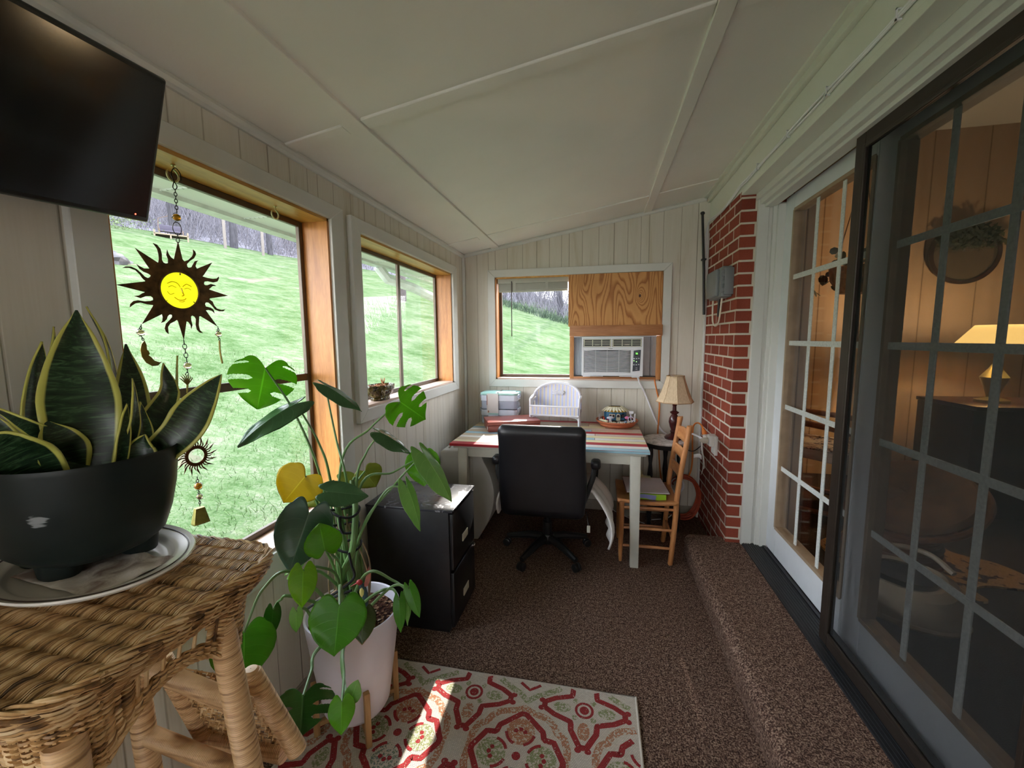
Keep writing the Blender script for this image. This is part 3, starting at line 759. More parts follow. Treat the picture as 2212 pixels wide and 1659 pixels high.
b = B(); b.tube(spline([(-.14,.1,.2),(-.05,.15,.235),(.06,.15,.235),(.15,.09,.2)]),.012,8); b.build('carry_handle', bg_, t, world=False)
# dark rug-side armchair mass and side table further right
t = thing('dining_chair', 'dark turned-leg chair standing at the right edge behind the screen', 'chair', (2.62,2.45,IZ), .4)
for (x,y) in ((-.2,-.2),(.2,-.2),(-.2,.2),(.2,.2)):
    b = B(); b.lathe([(.02,0),(.024,.08),(.016,.12),(.024,.2),(.02,.43)],(x,y,0),12,caps=True); b.build('leg', wd_dark, t, world=False)
b = B(); b.box(-.24,.24,-.24,.24,.43,.47); b.build('seat', wd_dark, t, world=False, bevel=.01)
for x in (-.2,.2):
    b = B(); b.tube([(x,.22,.45),(x,.3,.98)],.018,8); b.build('back_post', wd_dark, t, world=False)
for k in range(3):
    b = B(); b.box(-.2,.2,.245+.03*k,.265+.03*k,.6+.13*k,.67+.13*k); b.build('slat', wd_dark, t, world=False, bevel=.004)
# ------------------------------------------------------------ painted desk
def table():
    t = thing('table', 'pale painted table with a red, blue, cream and white striped plank top', 'table', (-.33,2.98,0))
    tw = plain('table_white_paint', srgb(206,204,192), .5, var=.04)
    cols = {'r':srgb(172,34,46),'b':srgb(150,190,204),'w':srgb(220,218,212),'c':srgb(214,204,170),'t':srgb(190,172,144),'y':srgb(222,212,164),'p':srgb(200,182,168),'d':srgb(170,160,140)}
    keys = list(cols); mats = []
    for k in keys:
        g = N('plank_'+k); g.set(.38); c = cols[k]; v = g.coord((.6,9,1)); f = g.noise(v, 9, 5, .65)
        g.base(g.ramp(f, [(.28,tuple(x*.72 for x in c[:3])+(1,)),(.45,c),(.7,tuple(min(1,x*1.12) for x in c[:3])+(1,))])); g.bump(f,.0008,.4); mats.append(g.m)
    b = B(); X0,X1,Y0,Y1 = -.9625,.307,2.545,3.42
    rows = [[('r',.33),('b',1)],[('c',.30),('w',1)],[('t',.22),('w',.5),('r',1)],[('w',.42),('y',1)],[('t',.3),('b',.74),('w',1)],[('b',.24),('c',.62),('y',1)],[('t',.35),('w',.74),('p',1)],
            [('w',.4),('r',1)],[('b',.17),('t',.58),('b',.72),('t',1)],[('c',.3),('d',.66),('p',1)],[('t',.45),('y',.8),('t',1)],[('w',.28),('d',.7),('c',1)],[('t',.36),('d',.7),('t',1)],[('c',.25),('r',.86),('d',1)]]
    n = len(rows); h = (Y1-Y0)/n
    for i,r in enumerate(rows):
        a = 0
        for k,q in r:
            b.mi = keys.index(k); b.box(X0+(X1-X0)*a+.0006, X0+(X1-X0)*q-.0006, Y0+h*i+.0006, Y0+h*(i+1)-.0006, .733, .75); a = q
    b.build('tabletop', mats, t, smooth=False, bevel=.0012, seg=1)
    b = B(); b.box(X0+.02,X1-.02,Y0+.02,Y1-.02,.715,.733); b.build('underframe', tw, t, bevel=.003)
    for nm,(a,c,d,e) in zip(('apron',)*4, ((X0+.11,X1-.10,Y0+.04,Y0+.062),(X0+.11,X1-.10,Y1-.062,Y1-.04),(X0+.055,X0+.075,Y0+.08,Y1-.08),(X1-.075,X1-.055,Y0+.08,Y1-.08))):
        b = B(); b.box(a,c,d,e,.655,.716); b.build('apron', tw, t, bevel=.002)
    for sx in (0,1):
        for sy in (0,1):
            x = (X0+.052,X1-.115)[sx]; y = (Y0+.018,Y1-.085)[sy]; w = .064; b = B()
            lo = []; hi = []
            for (i,j) in ((0,0),(1,0),(1,1),(0,1)):
                tx = i*w if i else 0; 
                fx = (x+w*i if sx else x+w*i*.82) if sx == 0 else (x+w*.2*(1-i)+w*i)
                lo.append(b.bm.verts.new((fx, y+w*j*.86, 0))); hi.append(b.bm.verts.new((x+w*i, y+w*j, .716)))
            b._f(lo); b._f(hi)
            for i in range(4): j = (i+1)%4; b._f([lo[i],lo[j],hi[j],hi[i]])
            b.build('leg', tw, t, bevel=.004)
    return t
table()

# ------------------------------------------------------------ filing cabinet
t = thing('filing_cabinet', 'black two-drawer metal filing cabinet against the wall under the narrower side window', 'filing cabinet', (-.9,1.96,0))
X0,X1,Y0,Y1,Hc = -1.118,-.67,1.785,2.137,.627
scuff = N('scuffed_black_top'); scuff.set(.3); v = scuff.coord()
f = scuff.ramp(scuff.noise(v,13,6,.7,1.2), [(.56,(0,0,0,1)),(.66,(1,1,1,1))]); scuff.base(scuff.mix(f,(.02,.02,.025,1),(.22,.21,.24,1))); scuff.l(scuff.math('ADD',scuff.math('MULTIPLY',f,.4),.25), scuff.p.inputs['Roughness'])
b = B(); b.box(X0,X1-.018,Y0,Y1,.02,Hc-.008); b.build('body', black_metal, t, bevel=.004)
b = B(); b.box(X0-.002,X1+.003,Y0-.003,Y1+.003,Hc-.012,Hc); b.build('top', scuff.m, t, bevel=.003)
b = B(); b.box(X0+.01,X1-.03,Y0+.01,Y1-.01,0,.022); b.build('base', black_metal, t)
cream = plain('card_label', srgb(214,208,186), .6)
for (z0,z1) in ((.325,.605),(.03,.31)):
    b = B(); b.box(X1-.02,X1,Y0+.008,Y1-.008,z0,z1); d = b.build('drawer', black_metal, t, bevel=.004)
    zc = z0+.085
    b = B(); b.box(X1,X1+.004,1.925,2.005,zc-.002,zc+.036); b.box(X1+.0035,X1+.0045,1.931,1.999,zc+.004,zc+.030); b.build('label_holder', cream, d, bevel=.001, seg=1)
b = B(); b.lathe([(.012,0),(.012,.008),(.008,.011),(.001,.011)],(X1,2.112,.295),14,axis='x'); b.build('lock', chrome, t)

# ------------------------------------------------------------ office chair
CX, CY = -.325, 2.66
t = thing('office_chair', 'black leather swivel office chair with its back to the room, pushed to the table', 'chair', (CX,CY,0))
leather = plain('black_leather', (.010,.010,.013,1), .34, var=.2, scale=9, bump=.0012, bscale=9)
b = B()
def bk(u,v):
    # rounded slab: u round the section, v up
    a = 2*PI*u; z = .33+.585*v
    hw = .262+.008*math.sin(v*PI)-.0*v; dp = .045
    hw *= 1-.10*max(0,(v-.93)/.07)**2-.12*max(0,(.06-v)/.06)**2
    c, s_ = math.cos(a), math.sin(a)
    x = hw*math.copysign(abs(c)**.28,c); y = dp*math.copysign(abs(s_)**.45,s_)*(1-.75*max(0,(v-.9)/.1)**2-.6*max(0,(.08-v)/.08)**2)
    lean = .10*(1-v)-.02+.035*math.sin(v*PI)
    wr = .004*math.sin(9*v+3*x*6)*abs(c)**4
    return (CX-.01+x+wr, CY-.21+y+lean*0.6-.02, z)
b.grid(bk, 56, 34, closeu=True)
b.bm.verts.ensure_lookup_table()
n0 = 56
top = b.bm.verts[len(b.bm.verts)-n0:]; b._f(list(top)); b._f(list(b.bm.verts[:n0])[::-1])
b.build('backrest', leather, t, ang=60)
b = B()
for x in (CX-.17,CX+.145): b.tube([(x,CY-.2635,.82),(x,CY-.2655,.87),(x,CY-.264,.895),(x,CY-.250,.911)],.0022,5)
b.build('piping', leather, t)
b = B(); b.grid(lambda u,v: (CX+.255*math.copysign(abs(math.cos(2*PI*u))**.4,math.cos(2*PI*u))*(1-.3*abs(2*v-1)**4), CY+.03+.25*math.copysign(abs(math.sin(2*PI*u))**.4,math.sin(2*PI*u))*(1-.3*abs(2*v-1)**4), .39+.10*v), 44, 10, closeu=True)
b.bm.verts.ensure_lookup_table(); b._f(list(b.bm.verts[-44:])); b._f(list(b.bm.verts[:44])[::-1])
b.build('seat', leather, t, ang=60)
for s_ in (-1,1):
    x = CX+s_*.305; a = B(); a.tube(spline([(x-s_*.05,CY+.18,.40),(x,CY+.2,.46),(x+s_*.01,CY+.17,.60),(x+s_*.01,CY+.06,.645),(x,CY-.08,.64),(x-s_*.005,CY-.15,.60),(x-s_*.045,CY-.165,.48),(x-s_*.07,CY-.13,.40)],6),.017,10)
    arm = a.build('armrest', black_plastic, t)
    a = B(); a.obox((x+s_*.008,CY-.0,.655),(1,0,0),(0,1,-.02),(0,0,1),.030,.15,.028); a.build('arm_pad', leather, arm, bevel=.02, seg=3)
b = B(); b.box(CX-.12,CX+.12,CY-.1,CY+.12,.345,.39); b.build('seat_plate', black_plastic, t, bevel=.01)
b = B(); b.beam((CX,CY-.12,.37),(CX,CY-.19,.40),.07,.02); b.beam((CX,CY-.17,.38),(CX,CY-.165,.60),.07,.02,up=(0,1,0)); b.build('back_bracket', black_plastic, t, bevel=.004)
b = B(); b.lathe([(.03,.13),(.03,.22),(.022,.222),(.022,.35)],(CX,CY,0),20,caps=True); b.build('gas_column', black_plastic, t)
b = B(); b.lathe([(.001,.07),(.045,.075),(.05,.11),(.04,.135),(.001,.137)],(CX,CY,0),20); hub = b.build('hub', black_plastic, t)
for k in range(5):
    a = math.radians(27+72*k); ca,sa = math.cos(a),math.sin(a); R_ = .285
    b = B(); b.tube([(CX+ca*.03,CY+sa*.03,.108),(CX+ca*.12,CY+sa*.12,.105),(CX+ca*.22,CY+sa*.22,.085),(CX+ca*R_,CY+sa*R_,.07)],[.028,.025,.021,.017],10); leg = b.build('leg', black_plastic, t)
    for dx in (-.013,.013):
        c = Vector((CX+ca*(R_+.005)-sa*dx, CY+sa*(R_+.005)+ca*dx, .026)); b = B()
        ax = Vector((-sa,ca,0)); e1 = Vector((ca,sa,0)); e2 = Vector((0,0,1))
        for (r0,o0,r1,o1) in ((.001,-.009,.02,-.009),(.02,-.009,.026,-.006),(.026,-.006,.026,.006),(.026,.006,.02,.009),(.02,.009,.001,.009)):
            A = [b.bm.verts.new(c+ax*o0+(e1*math.cos(2*PI*j/18)+e2*math.sin(2*PI*j/18))*r0) for j in range(18)]; D_ = [b.bm.verts.new(c+ax*o1+(e1*math.cos(2*PI*j/18)+e2*math.sin(2*PI*j/18))*r1) for j in range(18)]
            for j in range(18): b._f([A[j],A[(j+1)%18],D_[(j+1)%18],D_[j]])
        b.build('caster', black_plastic, leg)
b = B(); b.box(CX+.265,CX+.285,CY-.2,CY-.198,.255,.30); b.build('care_tag', plain('white_tag',srgb(206,204,190),.7), t, bevel=.004)
b = B(); b.tube([(CX+.275,CY-.199,.295),(CX+.26,CY-.16,.37)],.0025,4); b.build('tag_string', black_plastic, t)
# white throw lying over the seat
cloth = plain('white_cloth', srgb(228,224,220), .95, var=.03, bump=.002, bscale=40)
b = B()
def cl(u,v):
    x = CX-.335+u*.70; y = CY-.13+.3*v
    z = .502+.008*math.sin(u*11+v*4)
    if u > .82: k = (u-.82)/.18; x = CX+.262+.150*math.sin(k*PI*.66)+.004*math.sin(v*9); z = .53-.35*k*(1-.35*v); y = y-.06*math.sin(k*PI*.5)-.05*k*(1-v)+.02*math.sin(v*8)*k
    if u < .12: k = (.12-u)/.12; x = CX-.265-.05*math.sin(k*PI*.7); z = .50-.2*k; y += .02*math.sin(v*9)*k
    return (x + (.01*math.sin(v*17) if u>.82 else 0), y, z)
b.grid(cl, 50, 22)
tag(recenter(b.build('white_throw', cloth, solid=.012, ang=80)), 'white cloth draped across the seat of the black office chair', 'blanket')

# ------------------------------------------------------------ ladder-back chair
t = thing('ladder_back_chair', 'small light wooden ladder-back chair standing sideways beside the table', 'chair', (.31,2.80,0))
hw = wood('honey_maple', srgb(166,104,58), srgb(204,144,92), .42, axis=(1,1,.12), ringscale=20)
hwy = wood('honey_maple_rail', srgb(166,104,58), srgb(204,144,92), .42, axis=(.2,.2,1), ringscale=20)
for y in (2.645,2.955):
    b = B(); b.tube(spline([(.455,y,.0),(.46,y,.05),(.478,y,.30),(.483,y,.44),(.50,y,.60),(.538,y,.86),(.541,y,.90)],6),[.011]+[.014]*1+[.0165]*29+[.0185]*5+[.009]*1,12); b.build('back_post', hw, t)
    b = B(); b.tube([(.150,y-.005 if y<2.8 else y+.005,.0),(.150,y,.05),(.152,y,.22),(.154,y,.40),(.154,y,.415)],[.010,.014,.0175,.016,.012],12); b.build('front_leg', hw, t)
for z,dx in ((.105,0),(.225,0),(.36,0)):
    for y in (2.645,2.955):
        b = B(); b.tube([(.152,y,z),(.31,y,z+.003),(.470,y,z+.002)],[.008,.0105,.008],10); b.build('stretcher', hwy, t)
for z in (.13,.26): b = B(); b.tube([(.151,2.65,z),(.151,2.95,z)],.009,10); b.build('stretcher', hwy, t)
b = B(); b.tube([(.47,2.65,.16),(.47,2.95,.16)],.009,10); b.build('stretcher', hwy, t)
b = B()
def seat(u,v):
    x = .125+.365*u; y = 2.615+.375*v
    return (x, y, .415-.018*math.sin(u*PI)*math.sin(v*PI)-.012*math.sin(u*PI))
b.grid(seat, 20, 16); b.build('seat', hwy, t, solid=.02)
for z,h in ((.80,.075),(.69,.066),(.575,.062)):
    b = B(); xx = .497+(z-.585)*.16
    def sl(u,v,z=z,h=h,xx=xx): return (xx+.016*math.sin(u*PI)+(v-.5)*h*.15, 2.65+.30*u, z-h/2+h*v+(.014*math.sin(u*PI) if v > .5 and h > .07 else 0))
    b.grid(sl, 14, 4); b.build('slat', hwy, t, solid=.011)
# what lies on its seat
def note(name, mat_, c, sx, sy, h, rot, label, cat):
    b = B(); a = rot; b.obox(c,(math.cos(a),math.sin(a),0),(-math.sin(a),math.cos(a),0),(0,0,1),sx/2,sy/2,h/2)
    return tag(recenter(b.build(name, mat_, bevel=.0015, seg=1)), label, cat)
lime = plain('lime_box', srgb(150,196,40), .5, var=.04); lil = plain('lilac_panel', srgb(140,146,206), .5, var=.05)
t = thing('green_box', 'lime green carton with a wavy lilac band on the seat of the ladder-back chair', 'box', (.315,2.77,.408))
b = B(); b.box(.205,.425,2.67,2.88,.408,.446); b.build('carton', lime, t, bevel=.002)
b = B(); b.poly([(.208,.412),(.24,.411),(.27,.419),(.30,.418),(.33,.411),(.36,.409),(.365,.438),(.33,.441),(.29,.444),(.25,.44),(.208,.441)],(0,2.6695,0),(1,0,0),(0,0,1),.001); b.build('lilac_band', lil, t, smooth=False)
note('book', plain('maroon_cover',srgb(92,40,44),.5), (.31,2.775,.452), .27, .20, .011, .05, 'maroon covered book between the green carton and the clipboard', 'book')
t = thing('clipboard', 'clipboard with pale paper and metal clip topping the stack on the wooden chair', 'clipboard', (.31,2.80,.458))
b = B(); b.obox((.30,2.80,.460),(1,.05,0),(-.05,1,0),(0,0,1),.125,.155,.002); b.build('board', plain('hardboard',srgb(120,84,60),.6), t)
b = B(); b.obox((.305,2.785,.464),(1,.05,0),(-.05,1,0),(0,0,1),.128,.145,.002); b.build('paper', plain('grey_paper',srgb(190,184,190),.8,var=.03), t)
b = B(); b.obox((.29,2.945,.468),(1,.05,0),(-.05,1,0),(0,0,1),.07,.014,.003); b.lathe([(.001,.0),(.022,.001),(.026,.006),(.02,.012),(.001,.014)],(.288,2.955,.470),20); b.tube([(.272,2.958,.48),(.275,2.962,.50),(.288,2.964,.508),(.30,2.962,.50),(.304,2.958,.48)],.004,6); b.build('clip', brass, t, bevel=0)

# ------------------------------------------------------------ round side table and lamp
t = thing('side_table', 'small round side table with a pale marbled top and black turned legs in the corner', 'table', (.49,3.20,0))
g = N('pale_marble'); g.set(.25); g.base(g.ramp(g.noise(g.coord(),14,6,.65,2), [(.35,srgb(166,160,154)),(.5,srgb(212,206,200)),(.65,srgb(224,220,214))])); marble = g.m
b = B(); b.lathe([(.001,.664),(.158,.664),(.164,.67),(.164,.678),(.158,.684),(.001,.684)],(.49,3.20,0),48); b.build('top', marble, t)
b = B(); b.lathe([(.001,.63),(.145,.63),(.15,.664),(.001,.664)],(.49,3.20,0),40); b.build('apron', black_metal, t)
for k in range(3):
    a = math.radians(200+120*k); x,y = .49+.115*math.cos(a), 3.20+.115*math.sin(a)
    b = B(); b.lathe([(.010,.0),(.018,.02),(.012,.06),(.02,.12),(.013,.2),(.018,.28),(.012,.34),(.02,.42),(.012,.5),(.019,.57),(.016,.635)],(x,y,0),14,caps=True); b.build('leg', black_metal, t)
b = B(); b.lathe([(.001,.15),(.10,.15),(.105,.16),(.10,.17),(.001,.17)],(.49,3.20,0),30); b.build('lower_shelf', black_metal, t)
lx,ly = .548,3.215
t = thing('table_lamp', 'unlit lamp with a beige bell shade and dark turned base on the round side table', 'lamp', (lx,ly,.684))
maho = plain('mahogany_gloss', srgb(64,26,26), .2, var=.3, scale=12)
b = B(); b.lathe([(.001,.6842),(.064,.6842),(.066,.695),(.055,.706),(.04,.71),(.022,.725),(.026,.74),(.02,.75),(.03,.775),(.038,.81),(.034,.84),(.018,.868),(.03,.878),(.032,.885),(.014,.895),(.013,.93),(.017,.935),(.012,.945),(.012,1.0)],(lx,ly,0),28); b.build('base', maho, t)
shade = N('beige_lampshade'); shade.set(.9, spec=.1); shade.base(shade.ramp(shade.noise(shade.coord((1,1,.3)),120,2), [(.3,srgb(206,182,150)),(.7,srgb(222,200,168))]))
b = B(); prof = [(.132,.962),(.118,.985),(.098,1.03),(.078,1.09),(.066,1.13),(.062,1.152)]
b.lathe(prof,(lx,ly,0),8); b.build('lamp_shade', shade.m, t, solid=.003, ang=20)
b = B()
for k in range(8):
    a = 2*PI*k/8; b.tube([(lx+r*math.cos(a),ly+r*math.sin(a),z) for r,z in prof],.0022,5)
for r,z in (prof[0],prof[-1]): b.tube([(lx+r*math.cos(2*PI*k/8),ly+r*math.sin(2*PI*k/8),z) for k in range(8)],.003,6,closed=True)
b.build('shade_trim', plain('shade_trim',srgb(168,136,98),.8), t)
b = B(); b.lathe([(.013,1.0),(.016,1.0),(.016,1.04),(.001,1.04)],(lx,ly,0),12); b.ell((lx,ly,1.07),(.026,.026,.034)); b.tube([(lx,ly,1.1),(lx,ly,1.148),(lx+.06,ly,1.15)],.0015,4); b.tube([(lx,ly,1.148),(lx-.03,ly+.052,1.15)],.0015,4); b.tube([(lx,ly,1.148),(lx-.03,ly-.052,1.15)],.0015,4)
b.build('bulb_and_harp', white_plastic, t)

# ------------------------------------------------------------ white appliance behind the table's left end
t = thing('portable_appliance', 'large white plastic appliance with a curved side under the left end of the table', 'appliance', (-.97,2.93,0))
b = B(); P = [(-1.105,0),(-.835,0)]+[(-.835+.115*math.sin(PI*k/14)**.8*(1-.0*k)+.02*k/14, .02+.60*k/14) for k in range(1,14)]+[(-.80,.63),(-.83,.648),(-1.09,.648),(-1.105,.63)]
ys = [2.735,3.16]; ends = [[b.bm.verts.new((x,y,z)) for x,z in P] for y in ys]
for i in range(len(P)): j = (i+1)%len(P); b._f([ends[0][i],ends[0][j],ends[1][j],ends[1][i]])
b._f(ends[0]); b._f(ends[1][::-1]); wp = plain('offwhite_plastic', srgb(196,194,188), .45, var=.02)
b.build('body', wp, t, bevel=.012, ang=40)
b = B(); b.box(-1.08,-.86,2.728,2.736,.42,.60); b.build('front_panel', wp, t, bevel=.008)
b = B(); b.tube(spline([(-1.06,2.80,.646),(-1.04,2.80,.668),(-.99,2.80,.672),(-.95,2.80,.646)]),.007,8); b.build('carry_handle', wp, t)
b = B(); b.box(-1.12,-1.106,2.5,2.74,0,.42); 
tag(recenter(b.build('brown_board', wood('brown_board',srgb(92,58,34),srgb(128,84,52),.6), bevel=.003)), 'brown board leaning against the wall between the filing cabinet and the white appliance', 'board')
# ------------------------------------------------------------ things on the table
Z = .7505
# red wooden box, turned a little
t = thing('wooden_box', 'closed reddish wooden box on the left of the table', 'box', (-.655,3.08,Z), .40)
redw = wood('red_cedar', srgb(128,58,50), srgb(160,86,74), .3, axis=(.15,1,1), ringscale=12)
b = B(); b.box(-.195,.195,-.12,.12,0,.046); b.build('box_body', redw, t, world=False, bevel=.003)
b = B(); b.box(-.198,.198,-.123,.123,.048,.074); b.build('lid', redw, t, world=False, bevel=.003)
b = B(); b.box(-.1985,-.196,-.09,-.075,.012,.035); b.build('sticker', plain('white_sticker',srgb(230,228,222),.6), t, world=False)
# stacking craft storage boxes
t = thing('storage_case', 'two-tier clear plastic storage case with a mint lid at the back left of the table', 'storage box', (-.785,3.31,Z))
clear = N('clear_plastic'); clear.p.inputs['Base Color'].default_value = srgb(214,222,240); clear.set(.25)
trn = clear.n('ShaderNodeBsdfTransparent'); mxs = clear.n('ShaderNodeMixShader'); mxs.inputs[0].default_value = .42
clear.l(trn.outputs[0], mxs.inputs[1]); clear.l(clear.p.outputs[0], mxs.inputs[2]); clear.l(mxs.outputs[0], clear.out.inputs[0])
mint = plain('mint_plastic', srgb(170,214,206), .4, var=.03); clw = plain('frosted_band', srgb(214,220,232), .4, var=.03)
def rrect(x0,x1,y0,y1,r,n=6):
    out = []
    for (cx,cy,a0) in ((x1-r,y1-r,0),(x0+r,y1-r,90),(x0+r,y0+r,180),(x1-r,y0+r,270)):
        for k in range(n+1): a = math.radians(a0+90*k/n); out.append((cx+r*math.cos(a),cy+r*math.sin(a)))
    return out
x0,x1,y0,y1 = -.945,-.635,3.215,3.405
for i in range(2):
    zb = Z+.118*i
    o = rrect(x0+.006,x1-.006,y0+.006,y1-.006,.03); inn = rrect(x0+.009,x1-.009,y0+.009,y1-.009,.028)
    b = B(); b.poly(o,(0,0,zb),(1,0,0),(0,1,0),.004); b.poly(o,(0,0,zb+.004),(1,0,0),(0,1,0),.108,[inn]); tr = b.build('tray', clear.m, t)
    b = B(); b.poly(rrect(x0+.004,x1-.004,y0+.004,y1-.004,.03),(0,0,zb+.066),(1,0,0),(0,1,0),.045,[inn]); b.build('rim_band', clw, tr)
    for k in range(3): b = B(); b.box(-.88+.08*k,-.878+.08*k,y0+.012,y1-.012,zb+.005,zb+.06); b.build('divider', clw, tr)
for z in (Z+.112,Z+.225):
    for x in (x0,x1):
        b = B(); b.box(x-.007,x+.007,y0+.03,y1-.06,z-.02,z+.01); b.build('latch', clear.m, t, bevel=.003)
b = B(); b.poly(rrect(x0,x1,y0,y1,.034),(0,0,Z+.232),(1,0,0),(0,1,0),.016); b.box(x0+.03,x1-.03,y0+.03,y1-.03,Z+.248,Z+.252); b.build('lid', mint, t, bevel=.003)
b = B(); b.box(-.80,-.79,y0+.005,y1-.005,Z+.2485,Z+.253); b.build('strap', black_plastic, t)
b = B(); b.box(-.885,-.79,y0-.003,y0-.0005,Z+.085,Z+.243); b.build('label_card', plain('pale_card',srgb(222,214,208),.7,var=.03), t)
b = B(); b.box(-.873,-.79,y0-.0045,y0-.0032,Z+.025,Z+.085); b.build('picture_card', plain('small_picture_card',srgb(206,212,226),.6), t)
b = B(); b.box(-.873,-.79,y0-.0055,y0-.0046,Z+.075,Z+.085); b.build('card_header', mint, t)
b = B()
for (a,c,d,e) in ((-.87,-.85,.03,.037),(-.85,-.825,.029,.034),(-.83,-.80,.035,.05),(-.82,-.795,.047,.055)): b.box(a,c,y0-.0062,y0-.0047,Z+d,Z+e)
b.build('card_picture', plain('navy_print',srgb(52,60,130),.6), t)
brp = plain('brown_print',srgb(150,84,56),.6)
b = B(); b.box(-.875,-.868,y0-.005,y0-.0031,Z+.09,Z+.106); b.build('printed_mark', brp, t)
b = B(); b.box(-.885,-.881,y0-.005,y0-.0031,Z+.15,Z+.23); b.build('printed_mark', brp, t)
b = B(); rr = random.Random(1)
for k in range(22): b.obox((rr.uniform(-.77,-.66),rr.uniform(3.24,3.38),Z+.126+rr.uniform(0,.03)),(1,rr.uniform(-1,1),rr.uniform(-.4,.4)),(0,1,.3),(0,0,1),.018,.012,.006)
b.build('contents', plain('grey_craft_bits',srgb(150,150,166),.7,var=.3), t, kind='stuff')

# white wicker doll settee
S0 = Vector((-.325,3.235,Z)); sr = -.10
t = thing('doll_settee', 'miniature white wicker settee with lilac and tan strips at the back of the table', 'toy furniture', S0, sr)
ww = plain('white_wicker', srgb(226,224,230), .6, var=.06, bump=.001, bscale=160)
strip = N('striped_reed'); strip.set(.7); tc = strip.n('ShaderNodeTexCoord'); sp = strip.n('ShaderNodeSeparateXYZ'); strip.l(tc.outputs['Object'], sp.inputs[0])
fr = strip.math('FRACT', strip.math('MULTIPLY', strip.math('ADD', sp.outputs[0], 1), 34)); zf = strip.math('FRACT', strip.math('MULTIPLY', sp.outputs[2], 120))
c = strip.ramp(fr, [(0,srgb(222,220,226)),(.14,srgb(190,196,230)),(.44,srgb(224,222,228)),(.56,srgb(222,210,192)),(.88,srgb(226,224,226))], 'CONSTANT')
strip.base(c); strip.bump(strip.math('ADD', fr, zf), .002, .7)
W_ = .19
def backpt(a):
    # arched back, a 0..PI from right to left
    x = W_*math.cos(a); z = .135+.205*math.sin(a)**.8 if math.sin(a) > 0 else .135
    return x, z
b = B()
def bks(u,v):
    a = PI*u; x = W_*.97*math.cos(a); zt = .19+.135*max(0,math.sin(a))**.75; zz = .115+(zt-.115)*v
    y = .055-.03*abs(math.cos(a))**3+.018*(v-.3)
    return (x,y,zz)
# back panel with small arm openings left clear at the sides
b.grid(lambda u,v: bks(.12+.76*u,v), 40, 14); b.build('back_panel', strip.m, t, world=False, solid=.006)
b = B(); pts = [(W_,-.07,.215),(W_*1.0,-.02,.225)]+[(W_*.99*math.cos(PI*(.06+.88*k/22)), .052-.03*abs(math.cos(PI*(.06+.88*k/22)))**3, .195+.135*math.sin(PI*(.06+.88*k/22))**.75) for k in range(23)]+[(-W_,-.02,.225),(-W_,-.07,.215)]
b.tube(spline(pts,4),.011,8); b.build('top_roll', ww, t, world=False)
b = B()
for k in range(5):
    for j in range(3): b.ell((-.035+.018*k+(j%2)*.009, .048, .243+.011*j),(.012,.007,.006),8,5)
b.build('woven_motif', ww, t, world=False)
for s_ in (-1,1):
    b = B(); b.grid(lambda u,v: (s_*(W_-.004), -.075+.12*u, .11+.10*v*(1-.0*u)), 10, 8)
    # side panel built as a frame round its opening
    b = B(); b.poly([(-.08,.105),(.055,.105),(.055,.215),(-.08,.205)],(s_*(W_-.006),0,0),(0,1,0),(0,0,1),.006,[[(-.045,.135),(.01,.135),(.022,.165),(.01,.19),(-.035,.185)]]); b.build('side_panel', strip.m, t, world=False, smooth=False)
    b = B(); b.tube(spline([(s_*W_,-.085,.0),(s_*W_,-.08,.1),(s_*W_,-.082,.2),(s_*W_,-.07,.216)]),.0095,8); b.build('front_leg', ww, t, world=False)
    b = B(); b.tube([(s_*W_*.93,.055,.0),(s_*W_*.93,.05,.2)],.008,8); b.build('back_leg', ww, t, world=False)
    b = B(); b.tube(spline([(s_*W_,-.083,.05),(s_*W_*.9,-.083,.075),(s_*W_*.6,-.083,.086)]),.005,6); b.build('bracket', ww, t, world=False)
b = B(); b.grid(lambda u,v: (-W_+2*W_*u, -.088, .09+.07*v), 40, 8); b.build('front_apron', strip.m, t, world=False, solid=.006)
b = B(); b.tube([(-W_,-.09,.162),(W_,-.09,.162)],.007,8); b.tube([(-W_,-.09,.092),(W_,-.09,.092)],.008,8); b.build('front_roll', ww, t, world=False)
b = B(); b.box(-W_,W_,-.088,.05,.118,.128); b.build('seat', strip.m, t, world=False)

# fairy garden in a terracotta saucer
FX, FY = .140, 3.29
t = thing('fairy_garden', 'terracotta saucer filled with soil and pebbles on the back right of the table', 'planter', (FX,FY,Z))
terra = plain('terracotta', srgb(196,112,76), .7, var=.08)
b = B(); b.lathe([(.001,Z+.0),(.115,Z),(.128,Z+.008),(.137,Z+.02),(.135,Z+.024),(.150,Z+.034),(.160,Z+.046),(.160,Z+.052),(.152,Z+.05),(.14,Z+.036),(.001,Z+.034)],(FX,FY,0),48); b.build('saucer', terra, t)
b = B(); b.lathe([(.001,Z+.046),(.145,Z+.042),(.148,Z+.036)],(FX,FY,0),40); b.build('soil', plain('fairy_soil',srgb(70,54,42),1,var=.4,scale=80), t)
b = B(); rr = random.Random(3)
for k in range(90):
    a = rr.uniform(PI*1.02,PI*1.98); r = rr.uniform(.085,.142); b.ell((FX+r*math.cos(a),FY+r*math.sin(a),Z+.047),(.006,.005,.0035),6,4)
b.build('pebbles', plain('mixed_pebbles',srgb(206,192,168),.6,var=.35,scale=150), t, kind='stuff')
h = thing('fairy_house', 'tiny blue house with a daisy-petal roof standing in the terracotta saucer', 'toy house', (FX-.012,FY+.035,Z+.046)); h.scale = (1.1,1.1,1.32)
hx,hy,hz = FX-.012,FY+.035,Z+.046
blue = plain('house_blue', srgb(50,104,138), .5, var=.06); creamp = plain('house_cream', srgb(224,218,190), .5, var=.03); petal = plain('petal_white', srgb(232,226,200), .5, var=.05); yel = plain('petal_yellow', srgb(214,172,56), .5, var=.1); dkp = plain('tiny_dark_pane', srgb(46,26,30), .4)
